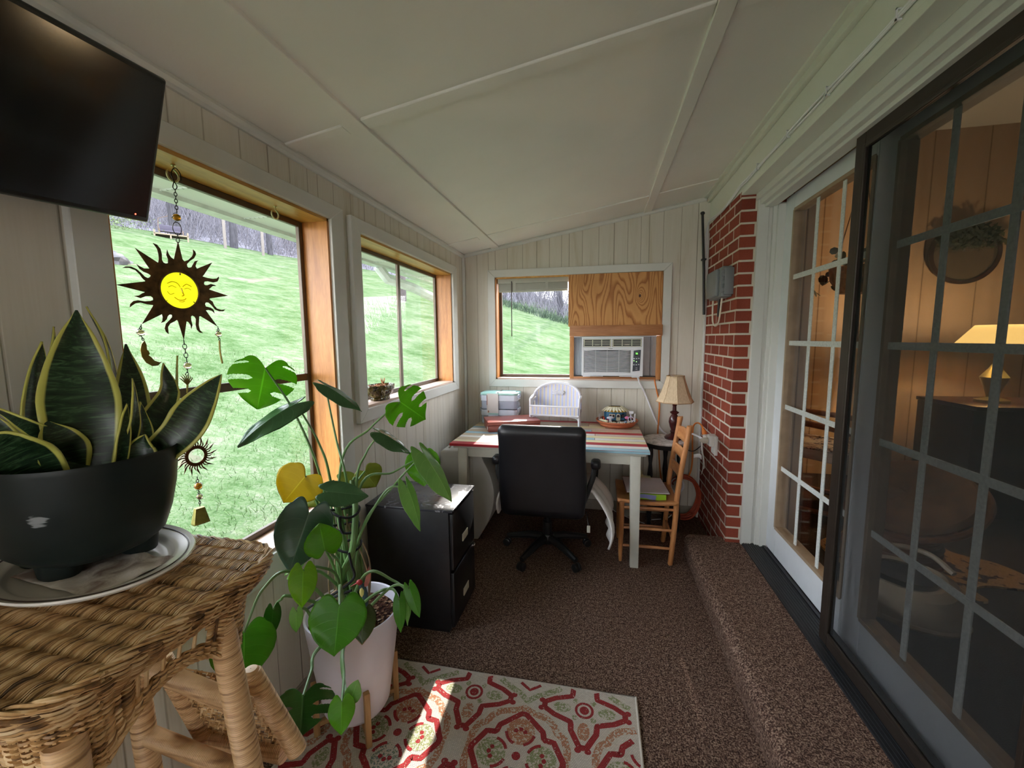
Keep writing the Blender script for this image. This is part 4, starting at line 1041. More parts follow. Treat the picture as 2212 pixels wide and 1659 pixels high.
b = B(); b.lathe([(.085,hz-.003),(.085,hz+.062)],(hx,hy,0),10,sy=.62,caps=True); b.build('walls', blue, h, ang=20)
b = B(); b.lathe([(.092,hz+.064),(.066,hz+.088),(.04,hz+.097)],(hx,hy,0),24,sy=.66,caps=True); b.build('roof', yel, h)
b = B()
for k in range(22):
    a = 2*PI*k/22; ca,sa = math.cos(a),math.sin(a)
    def pt(u,v,ca=ca,sa=sa):
        r = .05+.055*u; w_ = .0125*math.sin(PI*min(1,.15+u*.85))**.7*(1-.0*u)*(1 if u<.8 else (1-u)/.2*.8+.2)
        x = r*ca-(2*v-1)*w_*sa; y = (r*sa+(2*v-1)*w_*ca)*.68
        return (hx+x, hy+y, hz+.099-.034*u**1.4+.003*math.sin(PI*v))
    b.grid(pt, 6, 3)
b.build('roof_petals', petal, h, solid=.002, kind='stuff')
b = B(); b.box(hx-.035,hx+.035,hy-.004,hy+.004,hz+.104,hz+.107); b.box(hx-.034,hx-.031,hy-.003,hy+.003,hz+.095,hz+.105); b.box(hx+.031,hx+.034,hy-.003,hy+.003,hz+.095,hz+.105); b.build('handle', black_metal, h)
fy = hy-.055
b = B(); b.box(hx+.006,hx+.036,fy-.003,fy+.004,hz,hz+.036); b.lathe([(.015,-.003),(.015,.004)],(hx+.021,fy,hz+.036),20,axis='y',caps=True); dd = b.build('door', creamp, h)
b = B(); b.lathe([(.001,-.0042),(.010,-.0042)],(hx+.021,fy,hz+.036),16,axis='y'); b.box(hx+.011,hx+.031,fy-.0044,fy-.0035,hz+.026,hz+.036); b.build('door_window', dkp, dd)
for (wx,ww_,wz,nm) in ((-.048,.044,.022,2),(.045,.02,.022,1)):
    b = B(); b.box(hx+wx,hx+wx+ww_,fy-.002+(.008 if wx>0 else 0),fy+.006,hz+wz,hz+wz+.026); wn = b.build('window', creamp, h)
    for k in range(nm): b = B(); s0 = hx+wx+.003+k*ww_/nm; b.box(s0,s0+ww_/nm-.006,fy-.0032+(.008 if wx>0 else 0),fy-.001,hz+wz+.004,hz+wz+.022); b.build('pane', dkp, wn)
# tiny things round the house
def small(name, label, cat, bld, mat_, group=None):
    b = B(); bld(b); return tag(recenter(b.build(name, mat_)), label, cat, group)
zs = Z+.046
t = thing('toy_mushroom', 'tiny grey-capped mushroom on a white stem left of the blue house door', 'ornament', (FX-.052,FY-.075,zs))
b = B(); b.lathe([(.011,zs-.003),(.009,zs+.02),(.007,zs+.03)],(FX-.052,FY-.075,0),14); b.build('stem', plain('mushroom_stem',srgb(226,222,228),.6), t)
b = B(); b.lathe([(.006,zs+.028),(.028,zs+.027),(.026,zs+.034),(.012,zs+.041),(.001,zs+.043)],(FX-.052,FY-.075,0),18); b.build('cap', plain('mushroom_cap',srgb(188,192,206),.5), t)
def fence(b, x0, a0, n, m):
    for k in range(n):
        a = math.radians(a0+k*7); p = Vector((FX+.138*math.cos(a),FY+.138*math.sin(a),zs-.004)); b.tube([p,p+Vector((0,0,.045))],.0016,5)
    b.tube([(FX+.138*math.cos(math.radians(a0+k*7)),FY+.138*math.sin(math.radians(a0+k*7)),zs+.036) for k in range(n)],.0013,4)
    b.tube([(FX+.138*math.cos(math.radians(a0+k*7)),FY+.138*math.sin(math.radians(a0+k*7)),zs+.01) for k in range(n)],.0013,4)
small('toy_fence', 'tiny white wire fence along the left rim of the terracotta saucer', 'ornament', lambda b: fence(b,0,150,7,0), white_plastic)
small('toy_fence', 'tiny white fence panel at the right rim of the terracotta saucer', 'ornament', lambda b: (b.box(FX+.128,FX+.132,FY-.05,FY-.0,zs-.004,zs+.055), b.box(FX+.126,FX+.134,FY-.053,FY-.049,zs-.004,zs+.062)), white_plastic)
small('toy_bicycle', 'tiny lilac-white wheel shape at the right of the fairy saucer', 'ornament', lambda b: (b.tube([(FX+.100+.02*math.cos(2*PI*k/20),FY-.07,zs+.021+.02*math.sin(2*PI*k/20)) for k in range(20)],.003,6,closed=True), b.tube([(FX+.1,FY-.07,zs+.021),(FX+.098,FY-.066,zs+.05),(FX+.09,FY-.066,zs+.062)],.003,6)), plain('lilac_white',srgb(206,202,226),.5))
small('toy_mailbox', 'tiny white mailbox on a dark post at the right of the fairy saucer', 'ornament', lambda b: (b.box(FX+.088,FX+.122,FY-.02,FY-.0,zs+.055,zs+.075), b.box(FX+.103,FX+.107,FY-.012,FY-.008,zs-.004,zs+.056)), white_plastic)
small('toy_flower', 'tiny pink flower head beside the small wheel in the fairy saucer', 'ornament', lambda b: (b.ell((FX+.072,FY-.055,zs+.03),(.018,.012,.012),12,7), b.tube([(FX+.072,FY-.055,zs-.004),(FX+.072,FY-.055,zs+.025)],.0018,5)), plain('toy_pink',srgb(214,120,160),.6,var=.25,scale=120))
small('toy_gnome', 'tiny red figure left of the blue house in the fairy saucer', 'ornament', lambda b: b.lathe([(.009,zs-.003),(.011,zs+.006),(.007,zs+.014),(.008,zs+.02),(.001,zs+.032)],(FX-.098,FY-.045,0),12), plain('toy_red',srgb(178,62,46),.5))
small('toy_gnome', 'tiny crimson figure beside the mushroom stem in the fairy saucer', 'ornament', lambda b: b.lathe([(.007,zs-.003),(.008,zs+.006),(.005,zs+.012),(.006,zs+.017),(.001,zs+.026)],(FX-.072,FY-.082,0),12), plain('toy_crimson',srgb(168,40,76),.5))
small('toy_stone', 'tiny blue-grey dome stone right of the house door', 'ornament', lambda b: b.ell((FX+.06,FY-.09,zs+.003),(.014,.011,.010),12,7), plain('toy_stone_blue',srgb(110,128,150),.6))
small('toy_caterpillar', 'cream ribbed caterpillar along the left front of the fairy saucer', 'ornament', lambda b: [b.ell((FX+.125*math.cos(math.radians(196+7*k)),FY+.125*math.sin(math.radians(196+7*k)),zs+.006),(.011,.009,.009),10,6) for k in range(6)], plain('toy_cream',srgb(226,220,188),.6))
small('toy_path', 'tiny grey stepping path leading from the house door', 'ornament', lambda b: [b.ell((FX+.01+.006*k,FY-.045-.016*k,zs+.001),(.013,.008,.003),10,5) for k in range(5)], plain('toy_grey',srgb(176,174,176),.7))

# ------------------------------------------------------------ carved planter on the side window's sill
px_,py_,pz_ = -1.178,2.075,1.1045
t = thing('ceramic_planter', 'olive brown glazed planter with a leaf relief on the narrower side window sill', 'planter', (px_,py_,pz_))
gl = N('olive_glaze'); gl.set(.18); gl.base(gl.ramp(gl.noise(gl.coord(),30,4,.6,1), [(.35,srgb(44,36,24)),(.5,srgb(84,72,34)),(.65,srgb(128,122,66))]))
vv = gl.n('ShaderNodeTexVoronoi', feature='DISTANCE_TO_EDGE'); vv.inputs['Scale'].default_value = 48; gl.l(gl.coord((1,1,.8)), vv.inputs['Vector']); gl.bump(vv.outputs['Distance'], .006, 1)
b = B(); pr = [(.06,0),(.062,.012),(.058,.016),(.078,.03),(.092,.06),(.094,.078),(.09,.084),(.084,.08),(.07,.045),(.001,.04)]
b.lathe([(r,pz_+z) for r,z in pr],(px_,py_,0),8,sx=.72,sy=1.18); b.build('bowl', gl.m, t, bevel=.004)
b = B(); rr = random.Random(6)
for k in range(40):
    a = rr.random()*6.28; r = rr.random()*.06; c = Vector((px_+r*.7*math.cos(a),py_+r*1.1*math.sin(a),pz_+.07+rr.random()*.012)); b.obox(c,(rr.uniform(-1,1),rr.uniform(-1,1),rr.uniform(-.3,.3)),(rr.uniform(-1,1),1,0),(0,0,1),.013,.004,.0015)
for k in range(6): c = Vector((px_-.01,py_+.05,pz_+.07)); b.tube([c,c+Vector((rr.uniform(-.012,.012),rr.uniform(-.015,.015),.045))],[.004,.0008],5)
b.lathe([(.001,pz_+.068),(.06,pz_+.066)],(px_,py_,0),8,sx=.72,sy=1.18)
b.build('dried_leaves', plain('dried_bits',srgb(176,126,92),.9,var=.35,scale=120), t, kind='stuff', recalc=False)
# ------------------------------------------------------------ blind, boarding and air conditioner in the end window
t = thing('mini_blind', 'grey raised mini blind with a hanging wand over the left half of the end window', 'blind', (-.55,3.47,1.93))
gb = plain('blind_grey', srgb(172,172,160), .5, var=.03)
b = B(); b.box(-.842,-.255,3.455,3.485,1.888,1.927); b.build('head_rail', gb, t, bevel=.002)
b = B()
for k in range(11): b.obox((-.548,3.47,1.884-.0048*k),(1,0,0),(0,1,.05),(0,0,1),.288,.0125,.0019)
b.build('slats', gb, t, smooth=False)
b = B(); b.box(-.836,-.262,3.458,3.482,1.818,1.832); b.build('bottom_rail', gb, t, bevel=.002)
for x in (-.70,-.43):
    b = B(); b.box(x-.012,x+.012,3.4545,3.457,1.825,1.90); b.build('ladder_tape', gb, t)
b = B(); b.tube([(-.722,3.45,1.905),(-.723,3.449,1.45)],.004,6); b.build('wand', plain('wand_grey',srgb(90,84,84),.3), t)
def plywood():
    g = N('plywood_grain'); g.set(.5)
    tc = g.n('ShaderNodeTexCoord'); mp = g.n('ShaderNodeMapping'); g.l(tc.outputs['Object'], mp.inputs['Vector'])
    sp = g.n('ShaderNodeSeparateXYZ'); g.l(mp.outputs[0], sp.inputs[0])
    # rings bent round a knot at x .10, z 1.757
    dx = g.math('SUBTRACT', sp.outputs[0], -.022); dz = g.math('SUBTRACT', sp.outputs[2], .231)
    r2 = g.math('ADD', g.math('MULTIPLY', g.math('MULTIPLY',dx,dx), 400), g.math('MULTIPLY', g.math('MULTIPLY',dz,dz), 120))
    k = g.math('DIVIDE', 1, g.math('ADD', r2, .35))
    n1 = g.noise(g.coord((4.2,1,.85)), 1.5, 1, .4, .3); n2 = g.noise(g.coord((60,1,4)), 3, 3)
    ph = g.math('ADD', g.math('ADD', g.math('MULTIPLY', n1, 17), g.math('MULTIPLY', k, 2.0)), g.math('MULTIPLY', n2, .35))
    s_ = g.math('FRACT', ph)
    col = g.ramp(s_, [(0,srgb(196,138,74)),(.45,srgb(204,148,84)),(.72,srgb(172,110,50)),(.9,srgb(150,90,36)),(1,srgb(196,138,74))])
    kn = g.ramp(g.math('ADD', g.math('MULTIPLY', g.math('MULTIPLY',dx,dx), 9000), g.math('MULTIPLY', g.math('MULTIPLY',dz,dz), 4200)), [(.35,(1,1,1,1)),(.9,(0,0,0,1))])
    g.base(g.mix(kn, col, srgb(64,34,22))); return g.m
b = B(); b.box(-.25,.464,3.425,3.443,1.525,1.936)
for k in range(2): b.obox((.432-.0*k,3.4245,1.87-.3*k),(1,0,0),(0,1,0),(0,0,1),.003,.001,.003)
tag(recenter(b.build('plywood_panel', plywood(), smooth=False)), 'orange plywood panel with a dark knot blocking the upper right of the end window', 'board')
pinew = wood('pine_board', srgb(152,98,58), srgb(188,132,86), .5, axis=(.12,1,1), ringscale=16)
b = B(); b.box(-.238,.474,3.40,3.424,1.447,1.532); tag(recenter(b.build('wood_rail', pinew, bevel=.002)), 'pine rail across the end window between the plywood and the air conditioner', 'board')
t = struct('trim_30', (.115,3.46,1.092))
pv = wood('pine_upright', srgb(168,110,60), srgb(206,150,96), .5, axis=(1,1,.12), ringscale=16)
for (a,c) in ((-.238,-.205),(.435,.470)):
    b = B(); b.box(a,c,3.425,3.545,1.103,1.447); b.build('upright', pv, t, bevel=.002)
b = B(); b.box(-.205,.435,3.425,3.545,1.103,1.122); b.build('bottom_board', pinew, t, bevel=.002)
# air conditioner
t = thing('air_conditioner', 'white window air conditioner with curved louvres under the plywood panel', 'air conditioner', (.097,3.5,1.124))
acw = plain('ac_white', srgb(214,216,220), .4, var=.02); dkg = plain('ac_dark_slot', srgb(52,54,60), .6); acc = plain('ac_cream_vent', srgb(206,206,186), .45)
b = B(); b.box(-.13,.325,3.40,3.62,1.138,1.432); b.build('casing', acw, t, bevel=.006)
b = B()
X0,X1,F,Z0,Z1 = -.138,.333,3.372,1.132,1.438
# front bezel with openings for grille and vents
def rect(x0,x1,z0,z1): return [(x0,z0),(x1,z0),(x1,z1),(x0,z1)]
g0,g1 = -.120,.240
b.poly(rect(X0,X1,Z0,Z1),(0,F+.03,0),(1,0,0),(0,0,1),.03,[rect(g0,g1,1.160,1.335),rect(-.126,.088,1.362,1.424),rect(.098,.320,1.362,1.424)])
b.build('bezel', acw, t, smooth=False, bevel=.002, seg=1)
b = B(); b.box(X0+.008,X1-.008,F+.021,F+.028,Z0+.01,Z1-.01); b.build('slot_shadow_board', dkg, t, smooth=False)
b = B()
for k in range(17):
    z = 1.167+.0104*k
    b.grid(lambda u,v,z=z: (g0+(g1-g0)*u, F+.003+.005*v, z-.010*math.sin(PI*u)*(.6+.4*(z-1.16)/.17)), 16, 1)
b.build('louvres', acw, t, solid=.0052, kind='stuff')
b = B()
for x in (-.03,.06,.15): b.box(x-.001,x+.001,F+.004,F+.02,1.160,1.335)
b.build('louvre_ribs', acw, t, smooth=False)
for (a,c) in ((-.124,.086),(.100,.318)):
    b = B(); b.poly(rect(a,c,1.364,1.422),(0,F+.012,0),(1,0,0),(0,0,1),.012,[rect(a+.006,c-.006,1.369,1.417)])
    for k in range(1,4): z = 1.369+.048*k/4; b.box(a+.004,c-.004,F+.002,F+.010,z-.0018,z+.0018)
    for k in (1,2): x = a+(c-a)*k/3; b.box(x-.0025,x+.0025,F+.001,F+.010,1.366,1.42)
    b.box((a+c)/2-.018,(a+c)/2+.018,F-.002,F+.004,1.377,1.382)
    b.build('air_vent', acc, t, smooth=False)
b = B(); b.poly([(.254,1.170),(.308,1.176),(.314,1.338),(.260,1.332)],(0,F+.0,0),(1,0,0),(0,0,1),.002); cp = b.build('control_panel', plain('ac_panel_navy',srgb(40,46,58),.3), t, smooth=False)
b = B(); b.box(.272,.298,F-.0034,F-.0020,1.292,1.322); b.build('display', plain('ac_display',(.01,.02,.01,1),.2), cp)
b = B()
for (dx) in (.0,.0085):
    x = .2775+dx
    for (p,q,r,s_) in ((0,.005,.011,.012),(0,.005,.0055,.0065),(0,.005,0,.001),(0,.001,0,.006),(.004,.005,0,.006),(0,.001,.006,.012)): b.box(x+p,x+q,F-.0042,F-.0034,1.304+r,1.304+s_)
b.build('digits', emis('green_digits',(.25,.8,.15,1),.25), cp, smooth=False)
b = B()
for (x,z) in ((.265,1.27),(.283,1.27),(.300,1.272),(.264,1.222),(.282,1.222),(.300,1.224)): b.box(x-.005,x+.005,F-.0034,F-.0020,z-.004,z+.004)
for z in (1.198,1.186): b.box(.277,.291,F-.0030,F-.0020,z-.002,z+.002)
b.build('buttons', plain('ac_buttons',srgb(170,174,180),.5), cp, smooth=False)
b = B()
for (x,z) in ((.264,1.253),(.282,1.246)): b.ell((x,F-.003,z),(.003,.001,.003),8,5)
b.build('indicator_light', emis('green_led',(.3,.9,.2,1),.35), cp)
for (a,c,z) in ((-.128,-.07,1.124),(-.075,.03,1.127),(.155,.255,1.127),(.25,.31,1.121)):
    b = B(); b.box(a,c,F-.0,F+.03,z,z+.012); b.build('base_clip', acw, t, bevel=.002)
# maker's name
def text(body, size, o, e1, e2, mat_, name, parent, ext=.0006):
    cu = bpy.data.curves.new(name,'FONT'); cu.body = body; cu.size = size; cu.align_x = 'CENTER'; cu.align_y = 'CENTER'; cu.extrude = ext
    tmp = bpy.data.objects.new('tmp_text', cu); C.objects.link(tmp)
    me = bpy.data.meshes.new_from_object(tmp.evaluated_get(bpy.context.evaluated_depsgraph_get())); bpy.data.objects.remove(tmp); bpy.data.curves.remove(cu)
    e1 = Vector(e1).normalized(); e2 = Vector(e2).normalized(); n = e1.cross(e2)
    M_ = Matrix.Identity(4)
    for i in range(3): M_[i][0] = e1[i]; M_[i][1] = e2[i]; M_[i][2] = n[i]; M_[i][3] = o[i]
    if parent is not None: M_ = root_of(parent).inverted() @ M_
    me.transform(M_); me.materials.clear(); me.materials.append(mat_)
    ob = bpy.data.objects.new(name, me); C.objects.link(ob)
    if parent is not None: ob.parent = parent
    return ob
text('Haier', .0145, (.085,F-.0008,1.349), (1,0,0), (0,0,1), plain('logo_black',srgb(40,42,48),.5), 'maker_name', t)
for (a,c,nm) in ((-.204,-.14,0),(.333,.434,1)):
    b = B(); n = 7
    P = [(a+(c-a)*k/(2*n), 3.452+(.007 if k%2 else -.007)) for k in range(2*n+1)] if nm == 0 else [(a,3.452),(a+.055,3.452),(a+.056,3.440),(a+.062,3.456),(a+.075,3.444),(c,3.450)]
    lo = [b.bm.verts.new((x,y,1.128)) for x,y in P]; hi = [b.bm.verts.new((x,y,1.440)) for x,y in P]
    for i in range(len(P)-1): b._f([lo[i],lo[i+1],hi[i+1],hi[i]])
    b.build('side_curtain', plain('side_curtain_white',srgb(196,200,206),.5,var=.03) if nm == 0 else plain('side_curtain_grey',srgb(168,164,164),.5,var=.05), t, solid=.003, smooth=False)
b = B(); b.box(-.204,.434,3.43,3.60,1.122,1.130); b.build('base_rail', black_plastic, t)
b = B(); b.box(-.204,.434,3.425,3.50,1.439,1.50); b.build('top_rail', acw, t)
# ------------------------------------------------------------ cords
def cord(name, pts, r, m, label, n=6): 
    b = B(); b.tube(spline(pts,n),r,8); return tag(recenter(b.build(name, m)), label, 'cord')
cord('power_cord',[(.295,3.39,1.13),(.31,3.40,1.09),(.364,3.425,.98),(.405,3.43,.88),(.455,3.434,.76),(.50,3.432,.69),(.56,3.40,.66),(.64,3.36,.69),(.70,3.30,.705),(.755,3.12,.70),(.76,3.07,.725)],.0075,white_plastic,'white power cord running from the air conditioner down behind the side table to the outlet')
ora = plain('orange_cord', srgb(206,116,44), .5, var=.06)
cord('extension_cord',[(.425,3.44,1.13),(.432,3.425,1.08),(.450,3.428,1.0),(.470,3.428,.92),(.470,3.43,.82),(.465,3.43,.70),(.47,3.432,.62),(.5,3.43,.3),(.56,3.40,.05),(.6,3.38,.008)],.006,ora,'orange cord hanging from the lower right corner of the end window behind the lamp')
cord('extension_cord',[(.744,3.19,.765),(.742,3.22,.785),(.725,3.25,.80),(.705,3.28,.785),(.698,3.30,.74),(.703,3.32,.64),(.71,3.33,.5),(.705,3.35,.40),(.69,3.37,.345)],.006,ora,'orange cord looping down from the outlet on the brick to the coil below')
b = B(); cc = Vector((.655,3.37,.185)); rr = random.Random(4)
for k in range(9):
    r1 = .118+rr.uniform(-.008,.012); r2 = .165+rr.uniform(-.008,.012); off = Vector((rr.uniform(-.012,.012),-.006*k+.02,rr.uniform(-.004,.012)))
    b.tube([cc+off+Vector((r1*math.cos(2*PI*j/36),.012*math.sin(2*PI*j/12+k),r2*math.sin(2*PI*j/36))) for j in range(36)],.0062,6,closed=True)
for a in (-.9,2.4): 
    p = cc+Vector((.118*math.cos(a),-.005,.165*math.sin(a))); b.tube([p+Vector((.022*math.cos(q)*math.cos(a),.034*math.sin(q),.022*math.cos(q)*math.sin(a))) for q in [2*PI*j/14 for j in range(14)]],.003,5,closed=True)
tag(recenter(b.build('cord_coil', plain('red_orange_cord',srgb(176,72,44),.5,var=.08))), 'coil of orange extension cord standing against the brick in the dark corner', 'cord')
b = B(); b.tube([(.60+.045*math.cos(2*PI*j/28),3.30,.30+.055*math.sin(2*PI*j/28)) for j in range(28)],.004,6,closed=True); b.tube([(.602+.05*math.cos(2*PI*j/28),3.306,.295+.058*math.sin(2*PI*j/28)) for j in range(28)],.004,6,closed=True); b.tube(spline([(.60,3.30,.245),(.60,3.34,.1),(.55,3.36,.006),(.42,3.30,.006)]),.004,6)
tag(recenter(b.build('cord_loop', white_plastic)), 'thin white cord wound in a loop beside the orange coil', 'cord')
cord('lamp_cord',[(.56,3.27,.70),(.60,3.30,.69),(.64,3.32,.60),(.70,3.27,.58),(.75,3.14,.68),(.762,3.06,.69)],.0035,black_plastic,'black lamp cord sagging from the side table to the outlet')
cord('power_cord',[(.02,3.40,.16),(.06,3.39,.10),(.14,3.36,.03),(.25,3.30,.006),(.36,3.22,.006)],.003,white_plastic,'thin white cord trailing along the wall under the table')
# outlet with adaptors on the brick
t = thing('wall_outlet', 'crowded white wall outlet with plugs and adaptors on the brick', 'outlet', (.786,3.04,.70))
wpl = plain('outlet_white', srgb(214,212,206), .4, var=.02)
b = B(); b.box(.770,.789,2.96,3.06,.635,.765); b.build('box', wpl, t, bevel=.004)
b = B(); b.box(.740,.771,2.985,3.055,.69,.765); b.build('adaptor', wpl, t, bevel=.006)
b = B(); b.box(.735,.771,3.055,3.15,.70,.74); b.build('adaptor', wpl, t, bevel=.006)
b = B(); b.lathe([(.02,0),(.022,-.01),(.02,-.03),(.008,-.05),(.001,-.052)],(.737,3.02,.725),18,axis='x'); b.build('plug', plain('cream_plug',srgb(196,188,170),.5), t)
b = B(); b.tube([(.748,3.155,.735),(.746,3.165,.755),(.744,3.19,.772)],[.016,.016,.010],10); b.build('plug', ora, t, label='orange plug')
b = B(); b.tube(spline([(.70,3.02,.72),(.705,3.03,.66),(.72,3.05,.60),(.735,3.08,.53),(.74,3.11,.50)]),.006,8); b.build('plug_cord', wpl, t)
b = B(); b.grid(lambda u,v: (.712-.05*u+.01*math.sin(u*3), 3.06+.02*u, .605-.03*v+.012*math.sin(u*PI)),8,3); b.build('paper_tag', plain('paper_tag',srgb(214,210,204),.8), t, solid=.001)
b = B(); b.tube([(.735,3.09,.53),(.73,3.10,.48),(.722,3.105,.45)],[.004,.003,.001],5); b.build('tag_tie', wpl, t)
# grey junction box, its wires, black rod
t = thing('junction_box', 'grey plastic utility box mounted high on the brick pier', 'utility box', (.789,2.95,1.67))
b = B(); b.box(.722,.788,2.80,3.10,1.675,1.862); b.build('body', grey_plastic, t, bevel=.012)
b = B(); b.obox((.712,2.96,1.768),(1,0,0),(0,1,0),(0,0,1),.014,.115,.084); b.build('lid', grey_plastic, t, bevel=.012)
b = B()
for z in (1.72,1.765,1.81): b.box(.722,.74,2.786,2.803,z-.012,z+.012)
b.box(.715,.735,2.79,2.80,1.70,1.835); b.build('latch', grey_plastic, t, bevel=.003)
b = B(); b.box(.735,.788,2.785,2.80,1.69,1.85); b.build('flange', grey_plastic, t, bevel=.003)
b = B(); b.tube(spline([(.745,3.07,1.68),(.745,3.07,1.60),(.745,3.05,1.53),(.75,3.0,1.505),(.752,2.94,1.53),(.75,2.90,1.60),(.75,2.88,1.68)]),.0055,8); b.build('wire_loop', plain('cream_wire',srgb(214,206,188),.5), t, label='cream wire loop')
b = B(); b.tube([(.755,2.96,1.68),(.755,2.97,1.60),(.757,2.975,1.565)],.0075,8); b.build('cable_end', black_plastic, t, label='black cable end')
b = B(); b.tube([(.728,3.40,2.33),(.752,3.402,1.93),(.766,3.405,1.60)],.009,8); b.ell((.728,3.40,2.338),(.016,.014,.013),10,7); b.box(.735,.765,3.39,3.43,2.0,2.012)
tag(recenter(b.build('black_rod', black_plastic)), 'thin black rod with a knob leaning in the corner above the utility box', 'rod')
for dz,lb in ((0,'upper of the two white wires stapled along the beam'),(-.012,'lower of the two white wires stapled along the beam')):
    pts = [(BX-.008,YR+.1,2.305+dz)]
    for y in (-1.8,-1.2,-.6,0,.6,1.1,1.5,1.9,2.3,2.6): pts.append((BX-.008,y,2.302+dz+(.006*math.sin(y*7+dz*90))))
    pts += [(BX-.008,2.72,2.30+dz),(BX-.009,2.9,2.278+dz),(BX-.009,3.1,2.268+dz),(BX-.010,3.3,2.28+dz),(BX-.012,3.40,2.286+dz),(BX-.016,3.415,2.26),(BX-.02+dz,3.414,2.15),(BX-.022+dz,3.414,1.95),(BX-.02,3.412,1.86)]
    b = B(); b.tube(spline(pts,5),.0048,6); tag(recenter(b.build('wire', white_plastic)), lb, 'cord')
for i,y in enumerate((1.42,1.78,2.1,2.45)):
    b = B(); b.box(BX-.016,BX-.001,y-.003,y+.003,2.282,2.286); b.box(BX-.016,BX-.001,y-.003,y+.003,2.309,2.313); b.box(BX-.016,BX-.013,y-.003,y+.003,2.282,2.313)
    tag(recenter(b.build('cable_staple', white_plastic)), 'small white staple holding the wires to the beam', 'staple', 'cable staples on the beam')

# ------------------------------------------------------------ television
tb = Vector((-1.01,.794,1.701)); tu = Vector((.351,-.051,.935)).normalized(); te = Vector((.062,-.995,-.078)).normalized(); te = (te-tu*te.dot(tu)).normalized(); tn = te.cross(tu).normalized()
if tn.x < 0: tn = -tn
Wt, Ht = .54, .301
cen = tb+te*Wt/2+tu*Ht/2
t = thing('television', 'black flat television tilted down from the left wall above the snake plant', 'television', cen)
bez = plain('tv_bezel', (.008,.008,.009,1), .3, var=.1); scr = plain('tv_screen', (.006,.0065,.007,1), .12, var=.1)
b = B(); b.obox(cen-tn*.014,te,tu,tn,Wt/2,Ht/2,.014); b.build('bezel', bez, t, bevel=.006, seg=3)
b = B(); b.obox(cen+tn*.0008,te,tu,tn,Wt/2-.010,Ht/2-.011,.0012); b.build('screen', scr, t, smooth=False)
b = B(); b.obox(cen-tn*.04-tu*.02,te,tu,tn,Wt/2-.06,Ht/2-.06,.016); b.build('rear_housing', bez, t, bevel=.008)
b = B(); b.ell(tb+te*.034+tu*.014+tn*.0015,.0018,8,6); b.build('power_light', emis('red_led',(1,.06,.03,1),.9), t)
b = B(); pw = Vector((XL+.006, .56, cen.z)); b.beam(cen-tn*.05, pw, .05, .03); b.obox(pw,(0,1,0),(0,0,1),(1,0,0),.06,.09,.006); b.build('wall_bracket', black_metal, t)
b = B(); b.obox(tb+te*.315-tu*.012-tn*.012,te,tu,tn,.03,.013,.012); b.build('sensor_pod', bez, t, bevel=.007)

# ------------------------------------------------------------ hooks and the hanging sun
HX = -1.195
def hook(y, label):
    zt = W1[3]-.012; b = B(); r = .017
    pts = [(HX,y,zt+.004),(HX,y,zt-.010)]
    for k in range(0,15):
        a = math.radians(80-k*21.5); pts.append((HX, y-.004+r*math.cos(a), zt-.030+r*math.sin(a)))
    b.tube(pts,.0027,8); b.lathe([(.001,zt-.0002),(.006,zt-.0002),(.006,zt-.003),(.001,zt-.003)],(HX,y,0),12)
    return tag(recenter(b.build('screw_hook', brass)), label, 'hook')
hook(1.022,'brass screw hook in the window head that holds the hanging sun'); hook(1.405,'empty brass screw hook in the window head')
SUN = [[8,154],[15,103],[19,98],[29,103],[39,115],[43,125],[43,136],[49,130],[50,122],[44,110],[33,101],[25,91],[25,84],[28,81],[35,83],[39,91],[45,102],[55,106],[50,100],[46,88],[49,81],[91,105],[66,65],[62,60],[74,57],[89,56],[99,58],[106,65],[106,59],[101,49],[90,45],[75,47],[66,45],[64,39],[66,35],[72,35],[82,40],[92,38],[97,35],[87,34],[80,27],[76,23],[128,8],[77,-4],[75,-7],[83,-13],[87,-25],[94,-34],[105,-37],[117,-35],[111,-41],[100,-42],[88,-37],[80,-25],[72,-17],[65,-17],[62,-22],[64,-29],[77,-32],[84,-38],[86,-49],[80,-42],[70,-39],[63,-41],[91,-89],[48,-59],[44,-60],[43,-70],[41,-86],[43,-101],[51,-110],[42,-108],[35,-99],[33,-84],[35,-68],[32,-61],[27,-58],[23,-61],[23,-73],[25,-86],[21,-98],[20,-86],[16,-78],[11,-75],[0,-130],[-10,-76],[-12,-72],[-19,-77],[-29,-83],[-35,-93],[-35,-104],[-35,-113],[-41,-106],[-43,-96],[-39,-83],[-30,-73],[-23,-64],[-23,-58],[-28,-57],[-33,-62],[-36,-71],[-42,-78],[-51,-82],[-47,-76],[-45,-65],[-46,-57],[-93,-86],[-65,-36],[-64,-33],[-76,-32],[-91,-28],[-102,-31],[-109,-37],[-115,-43],[-113,-33],[-106,-25],[-96,-22],[-82,-24],[-69,-22],[-63,-19],[-63,-13],[-67,-9],[-78,-10],[-90,-16],[-103,-11],[-93,-9],[-86,-3],[-79,1],[-138,15],[-77,30],[-76,32],[-81,37],[-87,48],[-95,58],[-107,62],[-122,60],[-114,65],[-103,66],[-92,61],[-83,52],[-76,43],[-70,40],[-65,43],[-63,48],[-68,52],[-78,56],[-86,63],[-91,74],[-84,69],[-76,65],[-64,66],[-91,117],[-44,85],[-43,86],[-41,97],[-41,109],[-43,123],[-51,137],[-42,134],[-35,124],[-33,110],[-34,94],[-31,87],[-26,85],[-21,87],[-20,98],[-23,110],[-20,125],[-17,113],[-12,104],[-6,100]]
sc = Vector((-1.195,1.005,1.566)); e = Vector((math.sin(math.radians(20)),math.cos(math.radians(20)),0)); k_ = Vector((0,0,1)); sn = e.cross(k_)
P3 = lambda a,c,d=0: sc+e*a+k_*c+sn*d
t = thing('sun_chime', 'rusty metal sun with a yellow glass face and dangling beads in the window', 'wind chime', P3(.012,.37))
wire = plain('dark_wire', srgb(44,40,36), .4, .7)
